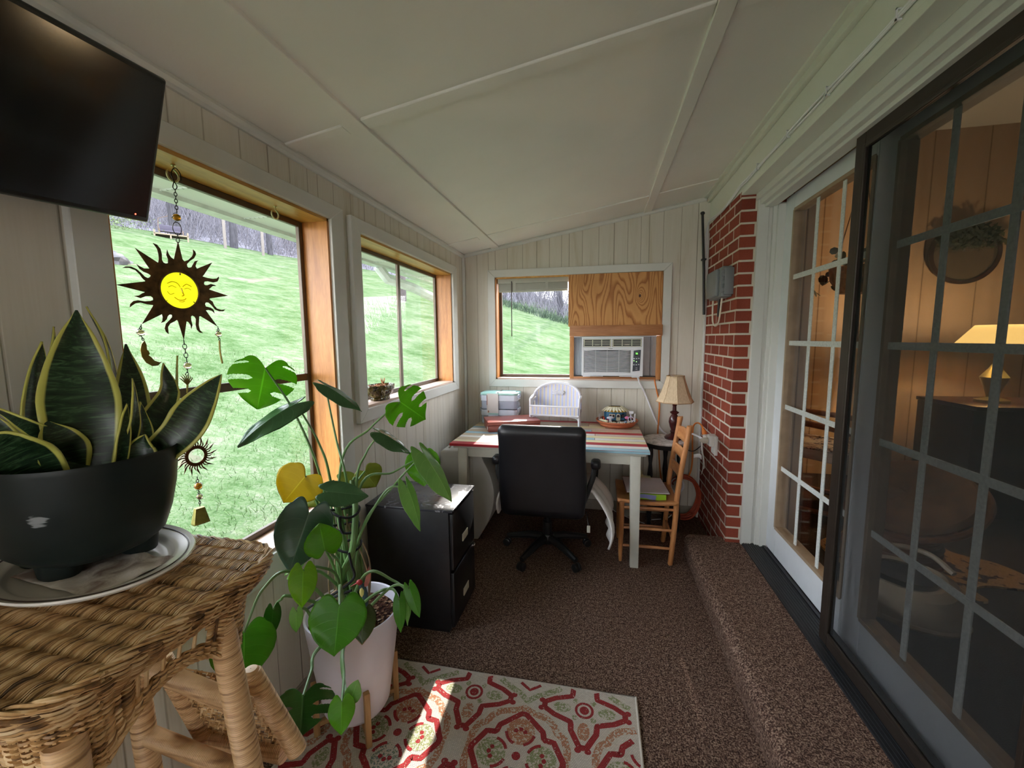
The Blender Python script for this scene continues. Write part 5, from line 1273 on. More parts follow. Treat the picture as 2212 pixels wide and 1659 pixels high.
b = B(); outline = [(x/1000,y/1000) for x,y in SUN]
hole = [(.001+.046*math.cos(2*PI*q/48), .0125+.052*math.sin(2*PI*q/48)) for q in range(48)]
b.poly(outline, sc, e, k_, .0018, [hole]); b.build('sun_plate', dark_iron, t, smooth=False)
def ring(b, c, a, r, ax1, ax2): b.tube([c+ax1*a*math.cos(2*PI*q/16)+ax2*r*math.sin(2*PI*q/16) for q in range(16)],.0011,5,closed=True)
b = B(); b.tube([P3(.001+.0475*math.cos(2*PI*q/48),.0125+.0535*math.sin(2*PI*q/48),.003) for q in range(48)],.0028,6,closed=True); b.build('face_rim', dark_iron, t)
yg = N('yellow_glass'); t2 = yg.t; t2.nodes.remove(yg.p)
tl = yg.n('ShaderNodeBsdfTranslucent'); tl.inputs[0].default_value = srgb(250,232,30); tp = yg.n('ShaderNodeBsdfTransparent'); tp.inputs[0].default_value = (.95,.82,.03,1); gl_ = yg.n('ShaderNodeBsdfGlossy'); gl_.inputs['Roughness'].default_value = .1
m1 = yg.n('ShaderNodeMixShader'); m1.inputs[0].default_value = .45; yg.l(tl.outputs[0],m1.inputs[2]); yg.l(tp.outputs[0],m1.inputs[1]); m2 = yg.n('ShaderNodeMixShader'); m2.inputs[0].default_value = .05; yg.l(m1.outputs[0],m2.inputs[1]); yg.l(gl_.outputs[0],m2.inputs[2]); yg.l(m2.outputs[0], yg.out.inputs[0])
b = B(); b.grid(lambda u,v: tuple(P3(.001+.046*v*math.cos(2*PI*u), .0125+.052*v*math.sin(2*PI*u), .004*(1-v*v))), 48, 8, closeu=True); face = b.build('glass_face', yg.m, t)
yd = plain('amber_relief', srgb(206,176,10), .3)
ygl = yg.m.copy(); ygl.name = 'yellow_glass_relief'
for nd in ygl.node_tree.nodes:
    if nd.type == 'BSDF_TRANSPARENT': nd.inputs[0].default_value = (.72,.56,.01,1)
    if nd.type == 'BSDF_TRANSLUCENT': nd.inputs[0].default_value = srgb(206,178,8)
b = B()
for pts,r in (([(-.028,.028),(-.016,.034),(-.004,.030),(.002,.020)],.0011),([(.008,.022),(.018,.030),(.030,.024)],.0011),([(.004,.018),(.007,.004),(.009,-.002),(.004,-.005)],.0016),([(-.014,-.010),(-.004,-.017),(.008,-.016),(.014,-.011)],.0014),([(-.004,-.021),(.004,-.022),(.010,-.019)],.0011),([(-.026,.018),(-.018,.022),(-.008,.018)],.0009),([(.012,.016),(.020,.019),(.028,.014)],.0009),([(-.03,.006),(-.024,-.002),(-.014,.001)],.0009)):
    b.tube(spline([P3(x,y+.002,.0045) for x,y in pts],5),r,5)
b.build('face_relief', ygl, face)
b = B()
for (x,y) in ((.005,.062),(-.036,-.022),(.036,-.022)): b.beam(P3(x,y,.004),P3(x*.88,y*.88+.002,.005),.003,.0016)
b.build('clip', dark_iron, t)
# chains: S hook, links, beads
def chain(b, p, q, n):
    p = Vector(p); q = Vector(q); L_ = (q-p).length/n; d = (q-p).normalized(); o1 = d.orthogonal().normalized(); o2 = d.cross(o1)
    for i in range(n): ring(b, p+d*L_*(i+.5), L_*.36 if i%2 else L_*.22, L_*.62, o1 if i%2 else o2, d)
b = B(); b.tube(spline([P3(.03,.325),P3(.028,.345),P3(.020,.356),P3(.012,.352),P3(.007,.335),P3(.012,.320),P3(.018,.306),P3(.013,.296),P3(.008,.302),P3(.012,.318)],6),.0013,6); b.build('s_hook', wire, t)
b = B(); chain(b,P3(.013,.297),P3(.012,.233),7); b.build('chain', wire, t)
b = B(); chain(b,P3(.009,.172),P3(.008,.150),2); ring(b,P3(.009,.188),.0105,.018,e,k_); b.build('chain', wire, t)
amb = N('amber_bead'); amb.base(srgb(206,140,40)); amb.set(.08); amb.p.inputs['Transmission Weight'].default_value = .45
clr = N('clear_bead'); clr.base(srgb(222,196,160)); clr.set(.05); clr.p.inputs['Transmission Weight'].default_value = .8
def bead(x, y, r, m, cap=True):
    b = B(); b.ell(P3(x,y),r,16,10); bd = b.build('bead', m, t)
    b = B(); pts = [P3(x+(r*1.12)*math.sin(PI*q/30)*math.cos(q*.62), y+r*1.25*math.cos(PI*q/30), (r*1.12)*math.sin(PI*q/30)*math.sin(q*.62)) for q in range(31)]; b.tube(pts,.0009,4); b.build('wire_wrap', wire, bd)
bead(.0105,.219,.010,amb.m)
bead(-.0968,-.109,.0085,clr.m); bead(.0925,-.112,.008,clr.m); bead(.0035,-.2057,.0095,clr.m); bead(.0046,-.387,.009,amb.m); bead(.0022,-.5738,.0105,amb.m); bead(.0033,-.6078,.008,clr.m)
for p_,q_,n_ in (((0,-.13),(.003,-.194),5),((.003,-.217),(0,-.235),2),((.001,-.29),(.0046,-.376),7),((.005,-.398),(.0062,-.412),2),((.002,-.545),(.002,-.562),2),((.0025,-.586),(.003,-.598),2),((.003,-.617),(.002,-.637),3),((-.094,-.088),(-.097,-.100),2),((-.096,-.119),(-.093,-.130),2),((.0925,-.09),(.0925,-.103),2),((.0925,-.121),(.094,-.132),2)):
    b = B(); chain(b,P3(*p_),P3(*q_),n_); b.build('chain', wire, t)
pew = plain('antique_brass', srgb(150,140,74), .4, .5, var=.25, scale=60)
b = B(); b.poly([(-.0905,-.130),(-.087,-.142),(-.087,-.156),(-.0835,-.160),(-.0815,-.168),(-.085,-.171),(-.080,-.176),(-.074,-.186),(-.062,-.192),(-.056,-.190),(-.066,-.201),(-.079,-.202),(-.092,-.192),(-.100,-.175),(-.102,-.156),(-.098,-.140)], P3(0,0,-.002), e, k_, .004); b.build('moon', pew, t, bevel=.0012)
b = B(); b.tube(spline([P3(.0935,-.132),P3(.0925,-.16),P3(.094,-.185),P3(.0965,-.205)]),[.0015]+[.0028]*23+[.001],6); b.build('star_on_edge', pew, t)
b = B()
for k in range(7):
    a = math.radians(90-48+16*k); b.tube([P3(-.001,-.262),P3(-.001+.018*math.cos(a),-.262+.026*math.sin(a)),P3(-.001+.022*math.cos(a+.2),-.262+.033*math.sin(a))],[.002,.0016,.0006],5)
b.tube([P3(-.001,-.262),P3(-.004,-.285),P3(.001,-.292)],[.003,.0022,.001],5); b.build('hand_charm', pew, t)
# small ring sun: wavy rays round an open ring
sc2 = (.0046,-.4795)
ri = [(sc2[0]+.0205*math.cos(2*PI*q/40), sc2[1]+.0215*math.sin(2*PI*q/40)) for q in range(40)]; out = []
for q in range(32):
    a = 2*PI*q/32; a2 = a+2*PI/64
    r0 = .029; tip = .058 if q%2 == 0 else .044; tw_ = .16
    for (aa,rr_) in ((a-.075,r0),(a-.05,r0+(tip-r0)*.45),(a+.06,r0+(tip-r0)*.75),(a+tw_*.75,tip),(a+.03+.06,r0+(tip-r0)*.6),(a+.02,r0+(tip-r0)*.25),(a+.07,r0)): out.append((sc2[0]+rr_*math.cos(aa)*1.0, sc2[1]+rr_*math.sin(aa)*1.08))
b = B(); b.poly(out, sc, e, k_, .0016, [ri]); b.build('small_sun', plain('copper_rust',srgb(98,56,28),.5,.5,var=.35,scale=80), t, smooth=False)
b = B()
def bell(u,v):
    a = 2*PI*u+PI/4; k = .55+.45*v; q = max(abs(math.cos(a)),abs(math.sin(a)))**.75
    return tuple(P3(.0003+.0225*k*math.cos(a)/q*1.0, -.640-.050*v**1.0-.004*(1-k), 0)+sn*(.014*k*math.sin(a)/q))
b.grid(bell, 32, 8, closeu=True); b.bm.verts.ensure_lookup_table(); b._f(list(b.bm.verts[:32])); b.build('bell', pew, t, solid=.0012)

# ------------------------------------------------------------ patterned rug
t = thing('rug', 'cream woven rug with red star and medallion outlines beside the potted monstera', 'rug', (-.43,.7,0))
g = N('cream_weave'); g.set(.95, spec=.1); v = g.coord()
wv = g.n('ShaderNodeTexBrick', offset=.5)
for k,x in dict(Scale=1.0,Mortar_Size=.0009,Mortar_Smooth=1.0,Brick_Width=.0075,Row_Height=.0052).items(): wv.inputs[k.replace('_',' ')].default_value = x
wv.inputs['Color1'].default_value = srgb(222,212,198); wv.inputs['Color2'].default_value = srgb(208,198,184); wv.inputs['Mortar'].default_value = srgb(176,164,152)
g.l(v, wv.inputs['Vector']); g.base(wv.outputs['Color']); g.bump(g.math('SUBTRACT',1,wv.outputs['Fac']), .003, .8); cream_w = g.m
def weave(name, c1, c2, cover):
    """coloured yarn worked into the weave: dots of colour among the cream"""
    g = N(name); g.set(.95, spec=.1); v = g.coord()
    k = g.n('ShaderNodeTexBrick', offset=.5)
    for kk,x in dict(Scale=1.0,Mortar_Size=.0009,Mortar_Smooth=.8,Brick_Width=.0075,Row_Height=.0052).items(): k.inputs[kk.replace('_',' ')].default_value = x
    k.inputs['Color1'].default_value = c1; k.inputs['Color2'].default_value = c2; k.inputs['Mortar'].default_value = srgb(120,100,86)
    g.l(v, k.inputs['Vector'])
    n = g.ramp(g.noise(g.coord((1,1,1)),150,1), [(cover-.04,(0,0,0,1)),(cover+.04,(1,1,1,1))])
    g.base(g.mix(n, k.outputs['Color'], srgb(204,194,178))); g.bump(g.math('SUBTRACT',1,k.outputs['Fac']), .003, .8); return g.m
mred = weave('red_yarn', srgb(176,26,44), srgb(158,18,36), .72); morg = weave('orange_yarn', srgb(206,128,92), srgb(196,150,118), .56); mgrn = weave('green_yarn', srgb(150,164,110), srgb(170,180,140), .54); mblu = weave('teal_yarn', srgb(110,140,140), srgb(150,166,136), .46)
RX0,RX1,RY0,RY1 = -1.06,.167,-.2,1.585; RH = .009
mats = [cream_w,mred,morg,mgrn,mblu,plain('rug_binding',srgb(206,196,184),.9,var=.06)]
b = B(); b.mi = 0; b.box(RX0+.008,RX1-.008,RY0,RY1-.008,.0005,RH)
lift = [RH+.0004]
def clipseg(p, q):
    ok = lambda a: RX0+.012 < a[0] < RX1-.010 and RY0 < a[1] < RY1-.012
    return ok(p) and ok(q)
def ribbon(pts, w, mi, closed=True, z=0):
    b.mi = mi; P = [Vector((x,y,0)) for x,y in pts]; n = len(P); Q = []
    for i in range(n):
        a = P[(i-1)%n] if (closed or i) else P[0]; c = P[(i+1)%n] if (closed or i < n-1) else P[-1]
        d = (c-a); d = d.normalized() if d.length > 1e-9 else Vector((1,0,0)); nn = Vector((-d.y,d.x,0)); Q.append((P[i]+nn*w/2, P[i]-nn*w/2))
    zz = RH+.0005+z
    for i in range(n if closed else n-1):
        (a,c),(d,f_) = Q[i],Q[(i+1)%n]
        if clipseg(a,d) and clipseg(c,f_):
            b._f([b.bm.verts.new((p.x,p.y,zz)) for p in (a,c,f_,d)])
def blob(cx, cy, rx, ry, mi, z=0, n=18):
    pts = [(cx+rx*math.cos(2*PI*k/n), cy+ry*math.sin(2*PI*k/n)) for k in range(n)]
    if all(clipseg(p,p) for p in pts): b.mi = mi; b._f([b.bm.verts.new((x,y,RH+.0005+z)) for x,y in pts])
def dens(pts, n=5, closed=True):
    out = []; m = len(pts)
    for i in range(m if closed else m-1):
        p,q = pts[i],pts[(i+1)%m]
        for k in range(n): out.append((p[0]+(q[0]-p[0])*k/n, p[1]+(q[1]-p[1])*k/n))
    return out
def star(cx, cy):
    q = [(.152,.012),(.112,.036),(.048,.057),(.046,.090),(.012,.150)]
    pts = q+[(-x,y) for x,y in q[::-1]]+[(-x,-y) for x,y in q]+[(x,-y) for x,y in q[::-1]]
    ribbon(dens([(cx+x,cy+y) for x,y in pts]), .021, 1)
    for (dx,dy) in ((1,0),(-1,0),(0,1),(0,-1)):
        for s_ in (-1,1): blob(cx+dx*.163-dy*s_*.017, cy+dy*.160+dx*s_*.017, .012,.011,1,.0002)
    for k,(dx,dy) in enumerate(((1,0),(-1,0),(0,1),(0,-1))): blob(cx+dx*.085, cy+dy*.088, .034 if dx else .022, .036 if dy else .022, 3 if k != 3 else 2, .0001)
    for s1 in (-1,1):
        for s2 in (-1,1): blob(cx+s1*.034,cy+s2*.036,.011,.011,3,.0001)
    ribbon([(cx+.031*math.cos(2*PI*k/24),cy+.031*math.sin(2*PI*k/24)) for k in range(24)], .010, 1, z=.0003); blob(cx,cy,.018,.018,1,.0004)
def medal(cx, cy):
    q = [(.160,.008),(.122,.072),(.092,.074),(.086,.080),(.080,.104),(.008,.164)]
    pts = q+[(-x,y) for x,y in q[::-1]]+[(-x,-y) for x,y in q]+[(x,-y) for x,y in q[::-1]]
    ribbon(dens([(cx+x,cy+y) for x,y in pts],4), .021, 1)
    for k,(dx,dy) in enumerate(((1,0),(-1,0),(0,1),(0,-1))):
        c_ = (cx+dx*.088, cy+dy*.092); blob(c_[0],c_[1],.052,.052,(3,3,2,4)[k],.0001)
        for j in (-1,0,1): blob(c_[0]-dy*j*.017+dx*(.008-.008*abs(j)),c_[1]+dx*j*.017+dy*(.008-.008*abs(j)),.008,.008,1,.0003)
        arc = [(c_[0]+.052*math.cos(a)*(1),c_[1]+.052*math.sin(a)) for a in [math.atan2(-dy,-dx)+math.radians(q_) for q_ in range(-80,81,10) if abs(q_)>18]]
        h_ = len(arc)//2; ribbon(arc[:h_],.011,1,False,.0002); ribbon(arc[h_:],.011,1,False,.0002)
    blob(cx,cy,.015,.015,1,.0004)
    def ogee(r):
        k = [(.0,.190),(.03,.176),(.09,.160),(.118,.135),(.13,.11),(.158,.092),(.172,.05),(.170,.0)]
        k = k+[(x,-y) for x,y in k[::-1][1:]]; k = k+[(-x,y) for x,y in k[::-1][1:-1]]
        return [(cx+x*r,cy+y*r) for x,y in k]
    o = ogee(1.0); m_ = len(o)
    ribbon(dens(o,4), .026, 2, z=-.0002)
for r in range(9):
    for c_ in range(-4,4):
        xx = -.4775+.44*c_; yy = 1.477-.447*r
        if RX0-.2 < xx < RX1+.2 and RY0-.2 < yy < RY1+.2: star(xx,yy)
        xx = -.261+.44*c_; yy = 1.254-.447*r
        if RX0-.2 < xx < RX1+.2: medal(xx,yy)
        if r: continue
        xs = -.257+.44*c_; ys = 1.70-.447*r
        ribbon(dens([(xs-.17,ys-.10),(xs-.11,ys-.15),(xs-.03,ys-.195),(xs,ys-.225),(xs+.03,ys-.195),(xs+.11,ys-.15),(xs+.17,ys-.10)],4,False), .024, 3, False, -.0002)
        ribbon(dens([(xs-.055,ys-.13),(xs,ys-.170),(xs+.055,ys-.13)],4,False), .013, 1, False)
b.build('pile', mats, t, smooth=False, recalc=False)
b = B(); b.tube([(RX0+.006,RY1-.006,.006),(RX1-.006,RY1-.006,.006),(RX1-.006,RY0,.006),(RX0+.006,RY0,.006)],.006,8,closed=True); b.build('binding', mats[5], t)
# ------------------------------------------------------------ wicker stand at the front left
reed = N('wicker_reed'); reed.set(.5); v = reed.coord((1,1,1)); n1 = reed.noise(v,30,3,.6); gm = reed.n('ShaderNodeNewGeometry')
reed.base(reed.ramp(reed.math('ADD',reed.math('MULTIPLY',n1,.62),reed.math('MULTIPLY',gm.outputs['Random Per Island'],.38)), [(.26,srgb(74,52,32)),(.38,srgb(146,108,64)),(.52,srgb(198,156,102)),(.68,srgb(228,198,150))])); reed = reed.m
cane = N('wrapped_cane'); cane.set(.45); tc = cane.n('ShaderNodeTexCoord'); w_ = cane.n('ShaderNodeTexNoise'); w_.inputs['Scale'].default_value = 40; mp = cane.n('ShaderNodeMapping'); mp.inputs['Scale'].default_value = (.25,.25,4); cane.l(tc.outputs['Object'], mp.inputs[0]); cane.l(mp.outputs[0], w_.inputs['Vector'])
cane.base(cane.ramp(w_.outputs[0], [(.3,srgb(144,106,68)),(.45,srgb(198,158,112)),(.6,srgb(220,184,138))])); cane = cane.m
WX0,WX1,WY0,WY1,WZ = -1.095,-.637,.297,.728,1.0
t = thing('wicker_stand', 'tall woven wicker plant stand with cane-wrapped legs at the left foreground', 'plant stand', (-.87,.51,0))
wcx,wcy = (WX0+WX1)/2,(WY0+WY1)/2; whx,why = (WX1-WX0)/2,(WY1-WY0)/2
def rpath(s, inset, R=.085):
    """point, outward normal and place on a rounded rectangle, by length along it"""
    hx,hy = whx-inset, why-inset; r = max(.03, R-inset*.5); ax,ay = hx-r, hy-r; q = PI*r/2
    segs = [2*ay,q,2*ax,q,2*ay,q,2*ax,q]; T = sum(segs); d = (s%1)*T
    for k,L_ in enumerate(segs):
        if d <= L_ or k == 7: break
        d -= L_
    f_ = d/L_
    if k == 0: p,n = (hx,-ay+2*ay*f_),(1,0)
    elif k == 2: p,n = (ax-2*ax*f_,hy),(0,1)
    elif k == 4: p,n = (-hx,ay-2*ay*f_),(-1,0)
    elif k == 6: p,n = (-ax+2*ax*f_,-hy),(0,-1)
    else:
        a = (k//2)*PI/2+f_*PI/2; c = ((ax,ay),(-ax,ay),(-ax,-ay),(ax,-ay))[k//2]; n = (math.cos(a),math.sin(a)); p = (c[0]+r*n[0],c[1]+r*n[1])
    side = (k//2 if k%2 == 0 else -1); c = (2*f_-1 if k%2 == 0 else 1)
    return wcx+p[0], wcy+p[1], n, side, c
def yspan(x):
    u = max(0,abs(x-wcx)-(whx-.085)); return why-.085+math.sqrt(max(0,.085**2-u*u))
# woven top: fine strands running front to back over stakes
b = B(); NS = 92
for i in range(NS):
    x = WX0+.012+(WX1-WX0-.024)*i/(NS-1); yl = yspan(x)-.010; n = 54; pts = []
    for k in range(n+1):
        y = wcy-yl+2*yl*k/n; ph = (y-WY0)/.0335+.06*math.sin(x*9)
        pts.append((x+.0009*math.sin(k*.9+i), y, WZ-.0085+.0062*abs(math.sin(PI*ph))**.8+.0005*math.sin(i*1.7+k)))
    b.tube(pts,.0026,5,caps=False)
for k in range(13):
    y = WY0+.02+.0335*k; u = max(0,abs(y-wcy)-(why-.085)); xl = whx-.085+math.sqrt(max(0,.085**2-u*u))-.014; b.tube([(wcx-xl,y,WZ-.0105),(wcx+xl,y,WZ-.0105)],.004,6)
b.build('woven_top', reed, t)
def loopstrand(b, z, inset, r, amp=0, freq=0, ph=0, n=300, zamp=0, nn=5):
    pts = []
    for k in range(n):
        x,y,nr,_,_ = rpath(k/n, inset); o = amp*math.sin(2*PI*freq*k/n+ph); pts.append((x+nr[0]*o, y+nr[1]*o, z+zamp*math.cos(2*PI*freq*k/n+ph)))
    b.tube(pts, r, nn, closed=True)
b = B()
for k in range(12): loopstrand(b, WZ-.004-.003*(k%3), .006-.003*(k%2), .0027, .0045, 22, 2*PI*k/12, 320, .0040)
b.build('braided_rim', reed, t)
b = B()
for k in range(20):
    f_ = k/19; loopstrand(b, WZ-.012-.056*f_, .002+.040*f_**1.5, .0028, .0030, 24, (k%3)*2.1, 320, .0040)
b.build('rolled_border', reed, t)
def arch(side, c): return 0 if side < 0 else max(0, 1-abs(c)**2.0)
b = B(); NZ = 24; per = 420
for k in range(NZ):
    f_ = k/(NZ-1); seg = []
    for q in range(per+1):
        x,y,nr,side,c = rpath(q/per, .043+.014*f_); ar = arch(side,c); zb = WZ-.172+.055*ar; z = WZ-.064-(WZ-.064-zb)*f_
        slot = side == 0 and abs(c) < .50 and .12 < f_ < .66
        lace = side == 0 and .50 <= abs(c) < .78 and .12 < f_ < .66 and k%2
        if slot or lace:
            if len(seg) > 2: b.tube(seg,.0029,5)
            seg = []; continue
        o = .0036*math.sin(2*PI*48*q/per*1.0+PI*(k%2)); seg.append((x+nr[0]*o,y+nr[1]*o,z))
    if len(seg) > 2: b.tube(seg,.0029,5)
b.build('apron_weave', reed, t)
b = B()
for q in range(96):
    x,y,nr,side,c = rpath((q+.5)/96, .043); x2,y2,_,_,_ = rpath((q+.5)/96, .057); ar = arch(side,c)
    if side == 0 and abs(c) < .5 and q%2: continue
    b.tube([(x,y,WZ-.058),(x2,y2,WZ-.172+.055*ar)],.0032,5)
b.build('stakes', reed, t, kind='stuff')
b = B()
for k in range(5):
    pts = []
    for q in range(360):
        x,y,nr,side,c = rpath(q/360, .057); ar = arch(side,c); o = .0042*math.sin(2*PI*26*q/360+k*PI*.4); pts.append((x+nr[0]*o,y+nr[1]*o,WZ-.172+.055*ar-.003+.0042*math.cos(2*PI*26*q/360+k*PI*.4)))
    b.tube(pts,.0030,5,closed=True)
b.build('lower_braid', reed, t)
def wrapped(p, q, r, name, par, taper=1.0):
    """cane wound tightly round a pole"""
    p = Vector(p); q = Vector(q); L_ = (q-p).length; n = max(8,int(L_/.0042)); pts = []; R_ = []
    for k in range(n*2+1): pts.append(p.lerp(q,k/(2*n))); R_.append((r+(.0009 if k%2 else -.0006))*(1+(taper-1)*k/(2*n)))
    b = B(); b.tube(pts,R_,16); return b.build(name, cane, par, ang=50)
wrapped((-.70,.372,WZ-.10),(-.672,.345,.0096),.0225,'leg',t); wrapped((-.702,.612,WZ-.10),(-.655,.66,.0096),.0225,'leg',t)
wrapped((-1.0,.655,WZ-.10),(-1.02,.69,.0096),.0225,'leg',t); wrapped((-1.02,.37,WZ-.10),(-1.03,.345,.0096),.0225,'leg',t)
# rungs and the slanting woven magazine rack under the top
wrapped((-.99,.668,.715),(-.692,.642,.69),.019,'rung',t); wrapped((-1.005,.672,.535),(-.685,.652,.515),.019,'rung',t)
wrapped((-1.02,.36,.70),(-1.005,.66,.70),.019,'rung',t)
wrapped((-.735,.700,.71),(-.662,.735,.50),.020,'rack_pole',t)
rk = wrapped((-.985,.705,.70),(-.90,.725,.49),.020,'rack_pole',t)
b = B(); c0 = Vector((-.735,.700,.71)); b.lathe([(.001,.012),(.012,.011),(.017,.006),(.020,-.004)],(0,0,0),16)
for v_ in b.bm.verts: v_.co = c0+v_.co
b.build('end_cap', cane, t)
b = B(); P00,P10,P01,P11 = Vector((-.965,.70,.69)),Vector((-.745,.702,.69)),Vector((-.88,.725,.50)),Vector((-.69,.735,.50))
for k in range(30):
    f_ = (k+.5)/30
    if k%5 in (3,4): continue
    b.tube([P00.lerp(P10,f_)+(P01.lerp(P11,f_)-P00.lerp(P10,f_))*j/24+Vector((.0022*math.sin(j*PI+k*PI),.0030*math.cos(j*PI+k*PI),0)) for j in range(25)],.0032,5)
for j in range(0,25,1):
    f_ = j/24; b.tube([P00.lerp(P01,f_),P10.lerp(P11,f_)],.0022,4)
b.build('rack_weave', reed, t)
wrapped((-.90,.735,.495),(-.70,.742,.485),.026,'rack_base',t)

# ------------------------------------------------------------ platter, paper towel, black pot with snake plant
PZ = WZ+.003; pcx,pcy = -.926,.566
g = N('cream_stoneware'); g.set(.22); g.base(srgb(226,222,214)); stone = g.m; band = plain('brown_rim_line', srgb(70,52,44), .3)
def ov(r, z, a, rx=.184, ry=.136, rot=-.15):
    x,y = rx*r*math.cos(a), ry*r*math.sin(a); return (pcx+x*math.cos(rot)-y*math.sin(rot), pcy+x*math.sin(rot)+y*math.cos(rot), PZ+z)
t = thing('oval_platter', 'large cream oval platter with a brown line near its rim under the black pot', 'platter', (pcx,pcy,PZ))
prof = [(.001,.008),(.62,.008),(.74,.011),(.80,.020),(.95,.026),(1.0,.029),(1.01,.026),(.97,.020),(.82,.012),(.74,.003),(.62,.001),(.001,.001)]
def pf(u,v):
    f_ = v*(len(prof)-1); i = min(int(f_),len(prof)-2); f_ -= i; r = prof[i][0]*(1-f_)+prof[i+1][0]*f_; z = prof[i][1]*(1-f_)+prof[i+1][1]*f_; return ov(r,z,2*PI*u)
b = B(); b.grid(pf, 64, 44, closeu=True); b.build('dish', stone, t, ang=60)
b = B(); b.tube([ov(.935,.0262,2*PI*k/72) for k in range(72)],.0014,5,closed=True); b.build('rim_line', band, t)
b = B(); rr = random.Random(12)
def tow(u,v):
    x = -1.02+.22*u+.015*v; y = .500+.125*v-.02*u
    return (x, y, PZ+.0155+.003*math.sin(x*80+y*30)*math.sin(y*70)+.010*max(0,u-.75)*4*abs(math.sin(v*7))*.5)
b.grid(tow, 40, 24)
pt = N('stained_paper_towel'); pt.set(.95, spec=.1); pt.base(pt.ramp(pt.noise(pt.coord(),16,4,.6,.8), [(.36,srgb(150,132,122)),(.5,srgb(206,196,186)),(.6,srgb(222,214,206))])); pt.bump(pt.noise(pt.coord(),60,3),.003,.8)
tag(recenter(b.build('paper_towel', pt.m, solid=.0012)), 'crumpled stained paper towel spread on the oval platter under the pot feet', 'paper towel')
qx,qy,qz = -.962,.585,PZ+.017
t = thing('potted_snake_plant', 'snake plant with yellow-edged leaves in a black footed pot at the left foreground', 'plant', (qx,qy,qz))
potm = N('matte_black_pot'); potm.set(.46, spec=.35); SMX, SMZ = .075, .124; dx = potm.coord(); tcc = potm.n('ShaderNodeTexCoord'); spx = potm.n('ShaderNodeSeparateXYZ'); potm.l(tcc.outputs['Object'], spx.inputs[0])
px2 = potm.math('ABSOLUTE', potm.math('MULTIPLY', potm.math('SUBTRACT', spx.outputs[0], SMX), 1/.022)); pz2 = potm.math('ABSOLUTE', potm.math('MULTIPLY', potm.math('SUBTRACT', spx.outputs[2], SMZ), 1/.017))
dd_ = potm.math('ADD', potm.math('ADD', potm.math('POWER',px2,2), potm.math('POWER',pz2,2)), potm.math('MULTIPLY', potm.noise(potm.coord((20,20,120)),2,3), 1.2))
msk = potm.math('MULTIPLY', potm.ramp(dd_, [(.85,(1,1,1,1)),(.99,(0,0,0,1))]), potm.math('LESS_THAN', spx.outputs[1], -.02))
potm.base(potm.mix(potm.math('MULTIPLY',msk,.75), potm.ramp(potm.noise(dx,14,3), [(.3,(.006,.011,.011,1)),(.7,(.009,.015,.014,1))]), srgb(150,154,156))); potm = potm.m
RX,RY = .150,.132
pp = [(.001,.020),(.50,.020),(.68,.024),(.79,.040),(.88,.08),(.95,.130),(.985,.175),(1.0,.203),(.995,.206),(.965,.203),(.95,.175),(.9,.14),(.001,.14)]
def potf(u,v):
    f_ = v*(len(pp)-1); i = min(int(f_),len(pp)-2); f_ -= i; r = pp[i][0]*(1-f_)+pp[i+1][0]*f_; z = pp[i][1]*(1-f_)+pp[i+1][1]*f_
    a = 2*PI*u; c,s_ = math.cos(a),math.sin(a); p_ = .85
    return (qx+RX*r*math.copysign(abs(c)**p_,c), qy+RY*r*math.copysign(abs(s_)**p_,s_), qz+z)
b = B(); b.grid(potf, 64, 48, closeu=True); pot = b.build('pot', potm, t, ang=70)
for k in range(4):
    a = math.radians(-72+90*k+(18 if k%2 else 0)); b = B(); cxx,cyy = qx+.078*math.cos(a), qy+.066*math.sin(a)
    b.lathe([(.030,0),(.032,.003),(.036,.032)],(cxx,cyy,qz),20,sx=1.1,sy=.8,caps=True); b.build('foot', potm, pot)
b = B()
def sm(u,v):
    # worn silvery smear following the pot's side
    a = math.radians(-86+34*u); z = .118+.030*v; r = .945
    c,s_ = math.cos(a),math.sin(a); rr_ = .905+.055*(z-.118)/.06; return (qx+RX*1.003*rr_*math.copysign(abs(c)**.85,c), qy+RY*1.003*rr_*math.copysign(abs(s_)**.85,s_), qz+z)
b = B(); b.lathe([(.001,.139),(.92,.141)],(0,0,0),40)
for v_ in b.bm.verts: v_.co = Vector((qx+v_.co.x*RX,qy+v_.co.y*RY,qz+v_.co.z))
b.build('soil', plain('dark_soil',(.018,.013,.010,1),1,var=.5,scale=60,bump=.003), t)
sn_ = N('snake_leaf'); sn_.set(.34); uvn = sn_.n('ShaderNodeUVMap'); spu = sn_.n('ShaderNodeSeparateXYZ'); sn_.l(uvn.outputs[0], spu.inputs[0])
ed = sn_.math('ABSOLUTE', sn_.math('SUBTRACT', sn_.math('MULTIPLY', spu.outputs[0], 2), 1))
cbv = sn_.n('ShaderNodeCombineXYZ'); sn_.l(sn_.math('MULTIPLY',spu.outputs[0],1.2), cbv.inputs[0]); sn_.l(sn_.math('MULTIPLY',spu.outputs[1],22), cbv.inputs[1])
bn = sn_.noise(cbv.outputs[0], 1.6, 3, .6, 1.2)
grn = sn_.ramp(bn, [(.38,srgb(20,38,24)),(.52,srgb(30,54,30)),(.64,srgb(66,94,62))])
wob = sn_.math('ADD', ed, sn_.math('MULTIPLY', sn_.math('SUBTRACT', sn_.noise(sn_.coord(),14,2), .5), .12))
edge_ = sn_.ramp(wob, [(.81,(0,0,0,1)),(.865,(1,1,1,1))])
sn_.base(sn_.mix(edge_, grn, srgb(196,194,96))); snake_leaf = sn_.m
